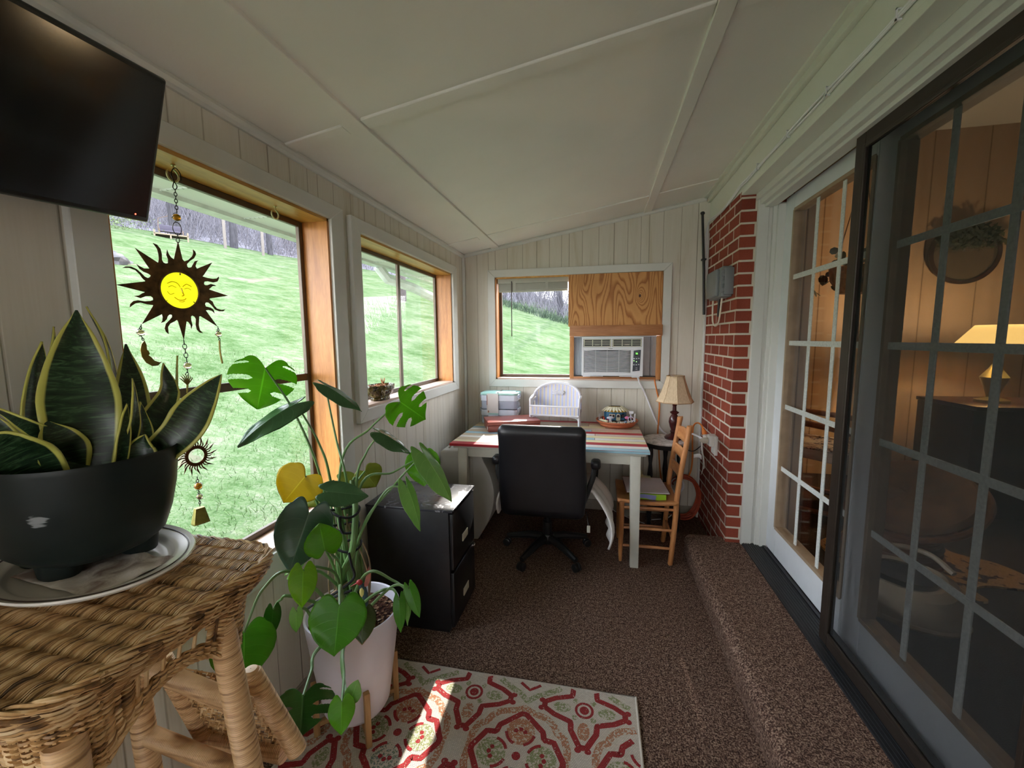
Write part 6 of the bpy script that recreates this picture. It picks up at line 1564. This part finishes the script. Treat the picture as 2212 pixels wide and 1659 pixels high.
def snake(pts, w, tw):
    P = spline(pts, 10); n = len(P)-1; V = []
    def f(u,v):
        fi = v*n; i = min(int(fi),n-1); p = P[i].lerp(P[i+1],fi-i); tg = (P[i+1]-P[max(i-1,0)]).normalized()
        nrm = (Vector((0,0,1.43))-p); nrm = (nrm-tg*nrm.dot(tg)).normalized(); nrm = Matrix.Rotation(tw*(.6+.8*v),3,tg) @ nrm
        sd = tg.cross(nrm)
        pr = (.60+.40*math.sin(min(1,v/.5)*PI/2)) if v < .5 else max(.012,(1-((v-.5)/.5)**1.55))**.95 if v < 1 else .012
        x = (2*u-1); wv_ = .06*math.sin(v*17+tw*5)*abs(x)**2
        return tuple(p+sd*x*w/2*pr+nrm*((.30*x*x-.1)*w/2*pr+wv_*w*.5))
    b = B(); b.grid(f, 14, 40, uvs=True); return b.build('leaf', snake_leaf, t, solid=.0035, ang=180)
# leaf spines, base to tip, with width and twist
SNAKE=[
([[-0.922, 0.567, 1.159], [-0.938, 0.581, 1.269], [-0.962, 0.599, 1.379], [-0.985, 0.622, 1.493]],0.1093,0),
([[-1.006, 0.589, 1.145], [-1.053, 0.594, 1.234], [-1.075, 0.601, 1.333], [-1.076, 0.617, 1.434]],0.0634,0.5),
([[-1.058, 0.599, 1.147], [-1.08, 0.62, 1.283], [-1.088, 0.636, 1.394], [-1.092, 0.648, 1.464]],0.028,1.0),
([[-0.998, 0.64, 1.127], [-0.991, 0.665, 1.248], [-1.037, 0.704, 1.401], [-1.111, 0.721, 1.51]],0.0396,1.2),
([[-0.955, 0.649, 1.126], [-0.961, 0.668, 1.219], [-0.979, 0.697, 1.322], [-1.014, 0.722, 1.427]],0.0685,0.1),
([[-0.888, 0.594, 1.151], [-0.877, 0.604, 1.221], [-0.862, 0.615, 1.291], [-0.878, 0.63, 1.362]],0.0299,0.9),
([[-0.92, 0.678, 1.138], [-0.928, 0.708, 1.231], [-0.933, 0.737, 1.318], [-0.964, 0.758, 1.383]],0.0587,0.6),
([[-0.861, 0.654, 1.179], [-0.839, 0.676, 1.242], [-0.816, 0.709, 1.304], [-0.799, 0.749, 1.361]],0.0727,-0.2),
([[-0.976, 0.587, 1.157], [-0.974, 0.565, 1.236], [-0.98, 0.529, 1.291], [-1.008, 0.496, 1.328]],0.049,-0.9),
([[-0.943, 0.532, 1.158], [-0.944, 0.508, 1.22], [-0.949, 0.481, 1.263], [-0.957, 0.451, 1.286]],0.0934,-0.5),
([[-0.944, 0.553, 1.163], [-0.94, 0.55, 1.224], [-0.938, 0.544, 1.26], [-0.961, 0.543, 1.294]],0.0717,0.3),
([[-0.832, 0.617, 1.156], [-0.824, 0.623, 1.2], [-0.833, 0.625, 1.231], [-0.852, 0.623, 1.255]],0.048,-0.2),
([[-0.876, 0.577, 1.158], [-0.863, 0.587, 1.226], [-0.859, 0.594, 1.278], [-0.865, 0.607, 1.317]],0.0257,0.7),
([[-0.895, 0.633, 1.146], [-0.904, 0.648, 1.207], [-0.907, 0.663, 1.252], [-0.926, 0.675, 1.309]],0.0355,0.5),
([[-0.951, 0.691, 1.122], [-0.948, 0.717, 1.165], [-0.952, 0.757, 1.261], [-0.972, 0.799, 1.399]],0.023,1.1),
([[-1.058, 0.557, 1.144], [-1.079, 0.55, 1.208], [-1.092, 0.544, 1.271], [-1.101, 0.546, 1.305]],0.052,0.2),
]
for pts,w,tw in SNAKE:
    for k,p in enumerate(pts):                      # rooted in the soil, clear of the rim
        r = math.hypot((p[0]-qx)/RX,(p[1]-qy)/RY); lim = .58 if k == 0 else .74
        if p[2] < 1.235 and r > lim: p[0] = qx+(p[0]-qx)*lim/r; p[1] = qy+(p[1]-qy)*lim/r
    snake(pts, w, tw)

# ------------------------------------------------------------ monstera in a white pot on a wooden stand
mx_,my_ = -.877,1.285
t = thing('wooden_plant_stand', 'low wooden four-legged plant stand holding the white pot on the rug', 'plant stand', (mx_,my_,RH))
sw = wood('stand_wood', srgb(138,102,58), srgb(178,140,92), .5, axis=(1,1,.12), ringscale=14)
for (sx,sy) in ((1,-1),(1,1),(-1,1),(-1,-1)):
    b = B(); b.obox((mx_+sx*.103,my_+sy*.100,RH+.105),(1,sy*sx,0),(-1,sx*sy,0),(0,0,1),.011,.010,.103); b.build('leg', sw, t, bevel=.003)
b = B(); b.beam((mx_-.103,my_-.1,.055),(mx_+.103,my_+.1,.055),.018,.018); b.build('cross_bar', sw, t, bevel=.002)
b = B(); b.beam((mx_-.103,my_+.1,.0545),(mx_+.103,my_-.1,.0545),.018,.0175); b.build('cross_bar', sw, t, bevel=.002)
t = thing('potted_monstera', 'tall monstera with split leaves and drooping heart leaves in a smooth white pot', 'plant', (mx_,my_,.066))
pw_ = plain('white_pot_plastic', srgb(216,212,222), .38, var=.015)
b = B(); b.lathe([(.001,.066),(.092,.066),(.108,.072),(.118,.09),(.128,.16),(.145,.28),(.160,.40),(.166,.448),(.165,.452),(.158,.450),(.150,.41),(.148,.395),(.001,.395)],(mx_,my_,0),64); b.build('pot', pw_, t, ang=60)
soilm = N('bark_soil'); soilm.set(1, spec=.1); vs = soilm.n('ShaderNodeTexVoronoi'); vs.inputs['Scale'].default_value = 110; soilm.l(soilm.coord(), vs.inputs['Vector'])
soilm.base(soilm.ramp(vs.outputs['Color'], [(.3,srgb(44,26,20)),(.6,srgb(84,52,38)),(.85,srgb(150,118,90)),(.95,srgb(210,196,170))])); soilm.bump(vs.outputs['Distance'],.01,1)
b = B(); b.grid(lambda u,v: (mx_+.151*v*math.cos(2*PI*u), my_+.151*v*math.sin(2*PI*u), .413+.006*math.sin(9*v+5*u)*(1-v)), 48, 12, closeu=True); b.build('soil', soilm.m, t)
def leafmat(name, c, c2, tr=.45, rough=.35, edge=None):
    g = N(name); g.set(rough); uvn = g.n('ShaderNodeUVMap'); s_ = g.n('ShaderNodeSeparateXYZ'); g.l(uvn.outputs[0], s_.inputs[0])
    x = g.math('ABSOLUTE', g.math('SUBTRACT', g.math('MULTIPLY', s_.outputs[0], 2), 1))
    lat = g.math('FRACT', g.math('ADD', g.math('MULTIPLY', s_.outputs[1], 7), g.math('MULTIPLY', x, -1.6)))
    vein = g.math('MAXIMUM', g.ramp(x,[(.012,(1,1,1,1)),(.035,(0,0,0,1))]), g.math('MULTIPLY', g.ramp(lat,[(0,(1,1,1,1)),(.05,(0,0,0,1)),(.95,(0,0,0,1)),(1,(1,1,1,1))]), .35))
    body = g.ramp(g.noise(g.coord(),11,3), [(.3,c),(.7,c2)])
    if edge: body = g.mix(g.ramp(g.math('ADD', g.math('MULTIPLY',g.math('POWER',x,3),.5), g.math('ADD', g.math('MULTIPLY',g.math('POWER',s_.outputs[1],5),.5), g.math('MULTIPLY',g.noise(g.coord(),30,3),.4))), [(.74,(0,0,0,1)),(.80,(1,1,1,1))]), body, edge)
    col = g.mix(g.math('MULTIPLY',vein,.5), body, tuple(min(1,q*1.6+.05) for q in c2[:3])+(1,))
    g.base(col); g.bump(vein,.0012,.5)
    tl = g.n('ShaderNodeBsdfTranslucent'); g.l(g.mix(.0,col,col), tl.inputs[0]); mx = g.n('ShaderNodeMixShader'); mx.inputs[0].default_value = tr
    g.l(g.p.outputs[0], mx.inputs[1]); g.l(tl.outputs[0], mx.inputs[2]); g.l(mx.outputs[0], g.out.inputs[0]); return g.m
LM = {'lit':leafmat('leaf_backlit',srgb(104,164,34),srgb(128,186,50),.6), 'light':leafmat('leaf_pale_green',srgb(128,174,92),srgb(150,190,110),.5), 'bright':leafmat('leaf_bright',srgb(132,178,40),srgb(158,196,60),.6),  # the lit leaf has light from behind mixed into its green
      'dark':leafmat('leaf_dark',srgb(66,104,62),srgb(78,118,74),.3,.22), 'blue':leafmat('leaf_sky_sheen',srgb(74,108,92),srgb(86,122,104),.25,.26), 'yellow':leafmat('leaf_yellowing',srgb(206,182,48),srgb(220,200,74),.55,.4,srgb(120,66,20)),  # the blue leaf has reflected sky mixed into its dark green
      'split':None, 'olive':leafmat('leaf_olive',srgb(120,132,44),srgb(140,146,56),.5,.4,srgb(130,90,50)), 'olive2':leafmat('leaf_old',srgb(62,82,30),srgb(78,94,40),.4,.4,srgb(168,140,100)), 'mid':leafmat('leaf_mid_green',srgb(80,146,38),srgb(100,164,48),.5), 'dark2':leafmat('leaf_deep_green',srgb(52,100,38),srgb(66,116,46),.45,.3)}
stem_m = plain('green_stem', srgb(98,132,78), .45, var=.15, scale=14)
def fprof(q):
    K = [(0,.60),(.12,.86),(.25,.98),(.36,1.0),(.5,.92),(.65,.74),(.8,.48),(.92,.2),(1,.012)]
    for (a,c),(d,e_) in zip(K[:-1],K[1:]):
        if q <= d: k = (q-a)/(d-a); k = k*k*(3-2*k) if a==0 else k; return c+(e_-c)*k
    return .012
def monstera(kind, col, base, tip, w, hint, curl, path, idx):
    base = Vector(base); tip = Vector(tip); dl = tip-base; L_ = dl.length; tg = dl.normalized()
    cam_ = (Vector((0,0,1.43))-base).normalized()
    h = {'cam':cam_,'up':Vector((.25,-.25,1)),'up2':Vector((.35,-.55,.75)),'camr':(cam_+Vector((.9,.5,0))*.8),'fold':cam_+Vector((0,0,.8))}[hint].normalized()
    nrm = (h-tg*h.dot(tg)).normalized(); sd = tg.cross(nrm); fold = {'up':.30,'up2':.18,'camr':.35,'fold':.75}.get(hint,.10)
    rr = random.Random(idx); ph = rr.random()*6
    def f(u,v):
        x = 2*u-1; ax = abs(x); al = v*L_-.24*L_*math.sin(PI*min(1,ax*.72))*(1-v)**2.2; hw = w/2*fprof(v)
        z = -fold*ax*hw+ .03*w*math.sin(6*v+ph+x*2)*ax - curl*L_*(v**2) + .02*w*math.sin(14*v+3*x+ph)*ax**2
        return tuple(base+tg*al+sd*x*hw+nrm*z)
    b = B()
    if kind == 'heart': b.grid(f, 22, 26, uvs=True)
    else:
        nu,nv = 80,96; lay = b.bm.loops.layers.uv.verify()
        cuts = [(.06,.10),(.30,.385),(.56,.65),(.9,.9)]
        def wid(ax,k): return ax > (.55,.30,.34,.9)[k]
        V = {}
        def vert(i,j):
            if (i,j) not in V: V[(i,j)] = b.bm.verts.new(f(i/nu,j/nv))
            return V[(i,j)]
        for j in range(nv):
            for i in range(nu):
                x = 2*(i+.5)/nu-1; v = (j+.5)/nv; skip = False
                for k,(p,q) in enumerate(cuts):
                    sh = .10*(abs(x)-.35); pp_,qq = p+sh,q+sh; 
                    mid = (pp_+qq)/2; hwid = (qq-pp_)/2*min(1,max(0,(abs(x)-(.55,.30,.34,.9)[k])/.12))
                    if abs(v-mid) < hwid and not (x*(-1)**k > 0 and k in (0,3) and idx%2): skip = True
                if skip: continue
                fc = b._f([vert(i,j),vert(i+1,j),vert(i+1,j+1),vert(i,j+1)])
                if fc:
                    for lp,(a,c) in zip(fc.loops,((i,j),(i+1,j),(i+1,j+1),(i,j+1))): lp[lay].uv = (a/nu,c/nv)
    lf = b.build('leaf', LM[col], t, solid=.0012, ang=180)
    a = rr.random()*6.28; root = Vector((mx_+.045*math.cos(a),my_+.045*math.sin(a),.415))
    pts = [root]+[Vector(p) for p in path]+[base]
    if pts[1].z < .46 or (pts[1]-root).length < .05: pts = pts[:1]+[root+Vector((0,0,.12))]+pts[2:]
    b = B(); S_ = spline(pts,8); n = len(S_); b.tube(S_,[.0058-.0030*i/n for i in range(n)],7); b.build('petiole', stem_m, lf)
MONST=[
('split','lit',[-1.084, 1.181, 1.342],[-1.123, 1.177, 1.203],0.204,'cam',0,[[-0.932,1.236,0.911],[-1.009,1.219,1.174]]),
('heart','dark',[-0.981, 1.189, 1.224],[-1.046, 1.004, 1.164],0.1012,'up',0.25,[[-0.907,1.243,0.927],[-0.937,1.233,1.076]]),
('heart','dark',[-0.966, 1.321, 1.271],[-0.838, 1.359, 1.19],0.084,'up',0.15,[[-0.862,1.271,0.903],[-0.924,1.308,1.075]]),
('split','lit',[-0.724, 1.415, 1.202],[-0.654, 1.493, 1.119],0.1763,'cam',0.1,[[-0.908,1.3,0.975],[-0.826,1.373,1.107]]),
('heart','dark',[-0.768, 1.343, 1.099],[-0.665, 1.409, 1.03],0.1018,'up',0.2,[[-0.833,1.277,0.903],[-0.819,1.324,1.024]]),
('heart','lit',[-0.641, 1.411, 1.001],[-0.62, 1.373, 0.9],0.1297,'cam',0.1,[[-0.825,1.279,0.903],[-0.73,1.355,0.951]]),
('heart','light',[-0.615, 1.367, 1.023],[-0.487, 1.337, 0.878],0.102,'camr',0.15,[[-0.798,1.239,0.77],[-0.71,1.314,0.915]]),
('heart','light',[-0.644, 1.288, 0.925],[-0.576, 1.267, 0.786],0.07,'camr',0.15,[[-0.809,1.208,0.701],[-0.717,1.261,0.909]]),
('heart','yellow',[-0.934, 1.153, 0.992],[-0.989, 1.112, 0.913],0.1561,'cam',0,[[-0.927,1.201,0.859],[-0.936,1.176,0.933]]),
('heart','olive',[-0.854, 1.369, 0.943],[-0.813, 1.372, 0.884],0.1145,'cam',0,[[-0.866,1.3,0.892],[-0.859,1.335,0.923]]),
('heart','olive',[-0.932, 1.329, 0.912],[-0.858, 1.352, 0.888],0.0859,'cam',0.1,[[-0.887,1.272,0.867],[-0.902,1.292,0.892]]),
('heart','dark',[-0.846, 1.136, 0.951],[-0.732, 1.188, 0.93],0.0927,'up2',0.1,[[-0.857,1.21,0.811],[-0.873,1.152,0.868]]),
('heart','blue',[-0.853, 1.058, 0.913],[-0.882, 0.993, 0.754],0.16,'cam',0.05,[[-0.87,1.188,0.639],[-0.872,1.14,0.763]]),
('heart','lit',[-0.779, 1.022, 0.821],[-0.796, 1.027, 0.899],0.1058,'cam',0,[[-0.843,1.177,0.665],[-0.805,1.093,0.763]]),
('heart','bright',[-0.799, 0.953, 0.795],[-0.787, 0.925, 0.704],0.0742,'cam',0,[[-0.82,1.13,0.663],[-0.814,1.038,0.755]]),
('heart','dark2',[-0.91, 0.956, 0.662],[-0.909, 0.938, 0.586],0.0452,'cam',0,[[-0.881,1.014,0.666],[-0.905,0.98,0.676]]),
('heart','light',[-0.817, 0.937, 0.682],[-0.809, 0.923, 0.63],0.036,'cam',0,[[-0.812,1.02,0.589],[-0.819,0.976,0.662]]),
('heart','mid',[-0.925, 0.87, 0.652],[-0.909, 0.839, 0.525],0.1555,'cam',0.0,[[-0.846,0.981,0.763],[-0.906,0.926,0.747]]),
('heart','mid',[-0.603, 0.831, 0.798],[-0.601, 0.798, 0.69],0.1321,'cam',0.05,[[-0.708,0.998,0.655],[-0.662,0.92,0.787]]),
('heart','olive2',[-0.6, 0.925, 0.717],[-0.587, 0.89, 0.652],0.0652,'cam',0.05,[[-0.675,1.005,0.655],[-0.635,0.967,0.7]]),
('heart','mid',[-0.555, 1.034, 0.687],[-0.54, 1.007, 0.604],0.0371,'cam',0.1,[[-0.663,1.06,0.664],[-0.588,1.05,0.706]]),
('heart','light',[-0.538, 1.059, 0.698],[-0.524, 1.032, 0.611],0.035,'camr',0.1,[[-0.694,1.09,0.716],[-0.596,1.08,0.712]]),
('heart','mid',[-0.526, 1.044, 0.72],[-0.488, 1.023, 0.647],0.0397,'cam',0.1,[[-0.663,1.057,0.636],[-0.581,1.052,0.715]]),
('split','dark2',[-0.685, 0.79, 0.584],[-0.663, 0.746, 0.523],0.1417,'fold',0.0,[[-0.746,0.931,0.587],[-0.707,0.848,0.594]]),
('heart','lit',[-0.582, 0.791, 0.585],[-0.571, 0.766, 0.524],0.0604,'cam',0.1,[[-0.681,0.945,0.586],[-0.619,0.855,0.59]]),
('heart','light',[-0.573, 0.812, 0.572],[-0.558, 0.82, 0.617],0.04,'cam',0.1,[[-0.681,0.945,0.586],[-0.617,0.853,0.567]]),
('heart','light',[-0.938, 1.059, 0.71],[-0.887, 1.076, 0.77],0.0376,'up2',0.1,[[-0.87,1.13,0.673],[-0.902,1.085,0.695]]),
('heart','olive',[-1.01, 1.27, 0.893],[-0.951, 1.257, 0.851],0.0994,'cam',0,[[-0.899,1.233,0.815],[-0.951,1.259,0.867]]),
]
for i,(k,c,bs,tp,w,h,cu,pa) in enumerate(MONST): monstera(k,c,bs,tp,w,h,cu,pa,i)
# thick main stems, dry roots and the twine that ties them
for pts in ([(-.90,1.27,.41),(-.885,1.24,.56),(-.835,1.19,.66),(-.795,1.18,.74),(-.80,1.215,.86),(-.83,1.25,.95)],[(-.86,1.31,.41),(-.85,1.29,.60),(-.86,1.26,.78),(-.865,1.25,.92)],[(-.84,1.25,.41),(-.82,1.21,.56),(-.835,1.2,.72),(-.87,1.22,.86),(-.90,1.235,.95)]):
    b = B(); S_ = spline(pts,8); b.tube(S_,[.013-.004*i/len(S_) for i in range(len(S_))],10); b.build('stem', stem_m, t)
rootm = plain('dry_root', srgb(150,126,100), .8, var=.2)
rr = random.Random(17)
for k in range(9):
    a = rr.random()*6.28; x,y = mx_+.06*math.cos(a), my_+.06*math.sin(a)-.02; z1 = rr.uniform(.58,.86)
    b = B(); b.tube(spline([(x,y,.41),(x+rr.uniform(-.03,.03),y+rr.uniform(-.03,.03),.41+(z1-.41)*.5),(-.845+rr.uniform(-.03,.03),1.22+rr.uniform(-.03,.02),z1)]),.0028,5); b.build('aerial_root', rootm, t)
tw_m = plain('black_twine', (.012,.012,.013,1), .9, var=.3, bump=.001, bscale=300)
b = B()
for (z,r) in ((.855,.05),(.80,.046),(.735,.05)):
    b.tube([(-.838+r*math.cos(2*PI*k/24),1.212+r*.8*math.sin(2*PI*k/24),z+.008*math.sin(2*PI*k/12)) for k in range(24)],.0042,6,closed=True)
b.tube(spline([(-.80,1.165,.735),(-.785,1.155,.70),(-.775,1.15,.66),(-.82,1.13,.62),(-.90,1.115,.575),(-.955,1.14,.53)]),.0042,6)
b.tube(spline([(-.83,1.17,.855),(-.825,1.165,.82),(-.815,1.165,.80)]),.0042,6); b.tube(spline([(-.80,1.17,.60),(-.86,1.16,.575),(-.93,1.16,.55)]),.0042,6)
b.build('twine_tie', tw_m, t)
# hummingbird stake
t = thing('hummingbird_stake', 'painted hummingbird on a stake in the white monstera pot', 'ornament', (-.80,1.21,.41))
red_p = plain('bird_red',srgb(176,44,52),.5); pinkp = plain('bird_pink',srgb(196,120,112),.6,var=.15,scale=60); blup = plain('bird_slate',srgb(60,82,96),.5); cre = plain('bird_cream',srgb(214,200,120),.5)
hb = Vector((-.706,1.09,.668))
b = B(); b.tube([(-.80,1.21,.405),(-.745,1.13,.60),hb],.0016,5); b.build('stake', wire, t)
b = B(); b.tube([hb+Vector((-.006,0,.016)),hb+Vector((0,0,.002)),hb+Vector((.005,0,-.018)),hb+Vector((.008,0,-.045)),hb+Vector((.011,0,-.085))],[.006,.0105,.010,.007,.003],10); bd = b.build('body', blup, t)
b = B(); b.ell(hb+Vector((-.009,-.002,.020)),(.010,.008,.009)); b.tube([hb+Vector((-.016,-.003,.018)),hb+Vector((-.040,-.006,.004))],[.0022,.0006],5); b.build('head', red_p, t)
b = B(); b.ell(hb+Vector((.001,-.007,-.008)),(.008,.005,.016)); b.build('breast', cre, bd)
for s_ in (0,1):
    o_ = hb+Vector((.006,.004*s_,.005)); b = B()
    b.poly([(0,0),(.012,.006),(.022,.03),(.026,.062),(.0245,.064),(.021,.05),(.0205,.068),(.018,.052),(.016,.062),(.012,.044),(.006,.03),(.0,.012)] if s_ == 0 else [(0,0),(.010,.008),(.016,.03),(.015,.07),(.012,.056),(.010,.06),(.006,.04),(.0,.014)], o_,(1,.1*s_,0),(0,0,1),.0012); b.build('wing', pinkp, t, smooth=False)
# ------------------------------------------------------------ light
w = bpy.data.worlds.new('overcast_sky'); scene.world = w; w.use_nodes = True
nt = w.node_tree; bg = nt.nodes['Background']
tc = nt.nodes.new('ShaderNodeTexCoord'); sp = nt.nodes.new('ShaderNodeSeparateXYZ'); nt.links.new(tc.outputs['Generated'], sp.inputs[0])
rp = nt.nodes.new('ShaderNodeValToRGB'); el = rp.color_ramp.elements
el[0].position = 0; el[0].color = (1,1,1,1); el[1].position = .8; el[1].color = (.72,.84,1,1)
nt.links.new(sp.outputs[2], rp.inputs[0]); nt.links.new(rp.outputs[0], bg.inputs[0]); bg.inputs[1].default_value = 1.0
sun = bpy.data.lights.new('sun','SUN'); so = bpy.data.objects.new('sun', sun); C.objects.link(so)
sun.energy = 1.1; sun.angle = math.radians(.6); sun.color = (1,.95,.86)
dirv = Vector((.03,-1,-.71)).normalized()
so.rotation_euler = dirv.to_track_quat('-Z','Y').to_euler(); so.location = (0,8,8)
scene.view_settings.view_transform = 'Standard'; scene.view_settings.look = 'None'
scene.view_settings.gamma = 1; scene.view_settings.use_curve_mapping = False
scene.view_settings.exposure = 3.62
scene.cycles.max_bounces = 12; scene.cycles.diffuse_bounces = 6; scene.cycles.transparent_max_bounces = 16
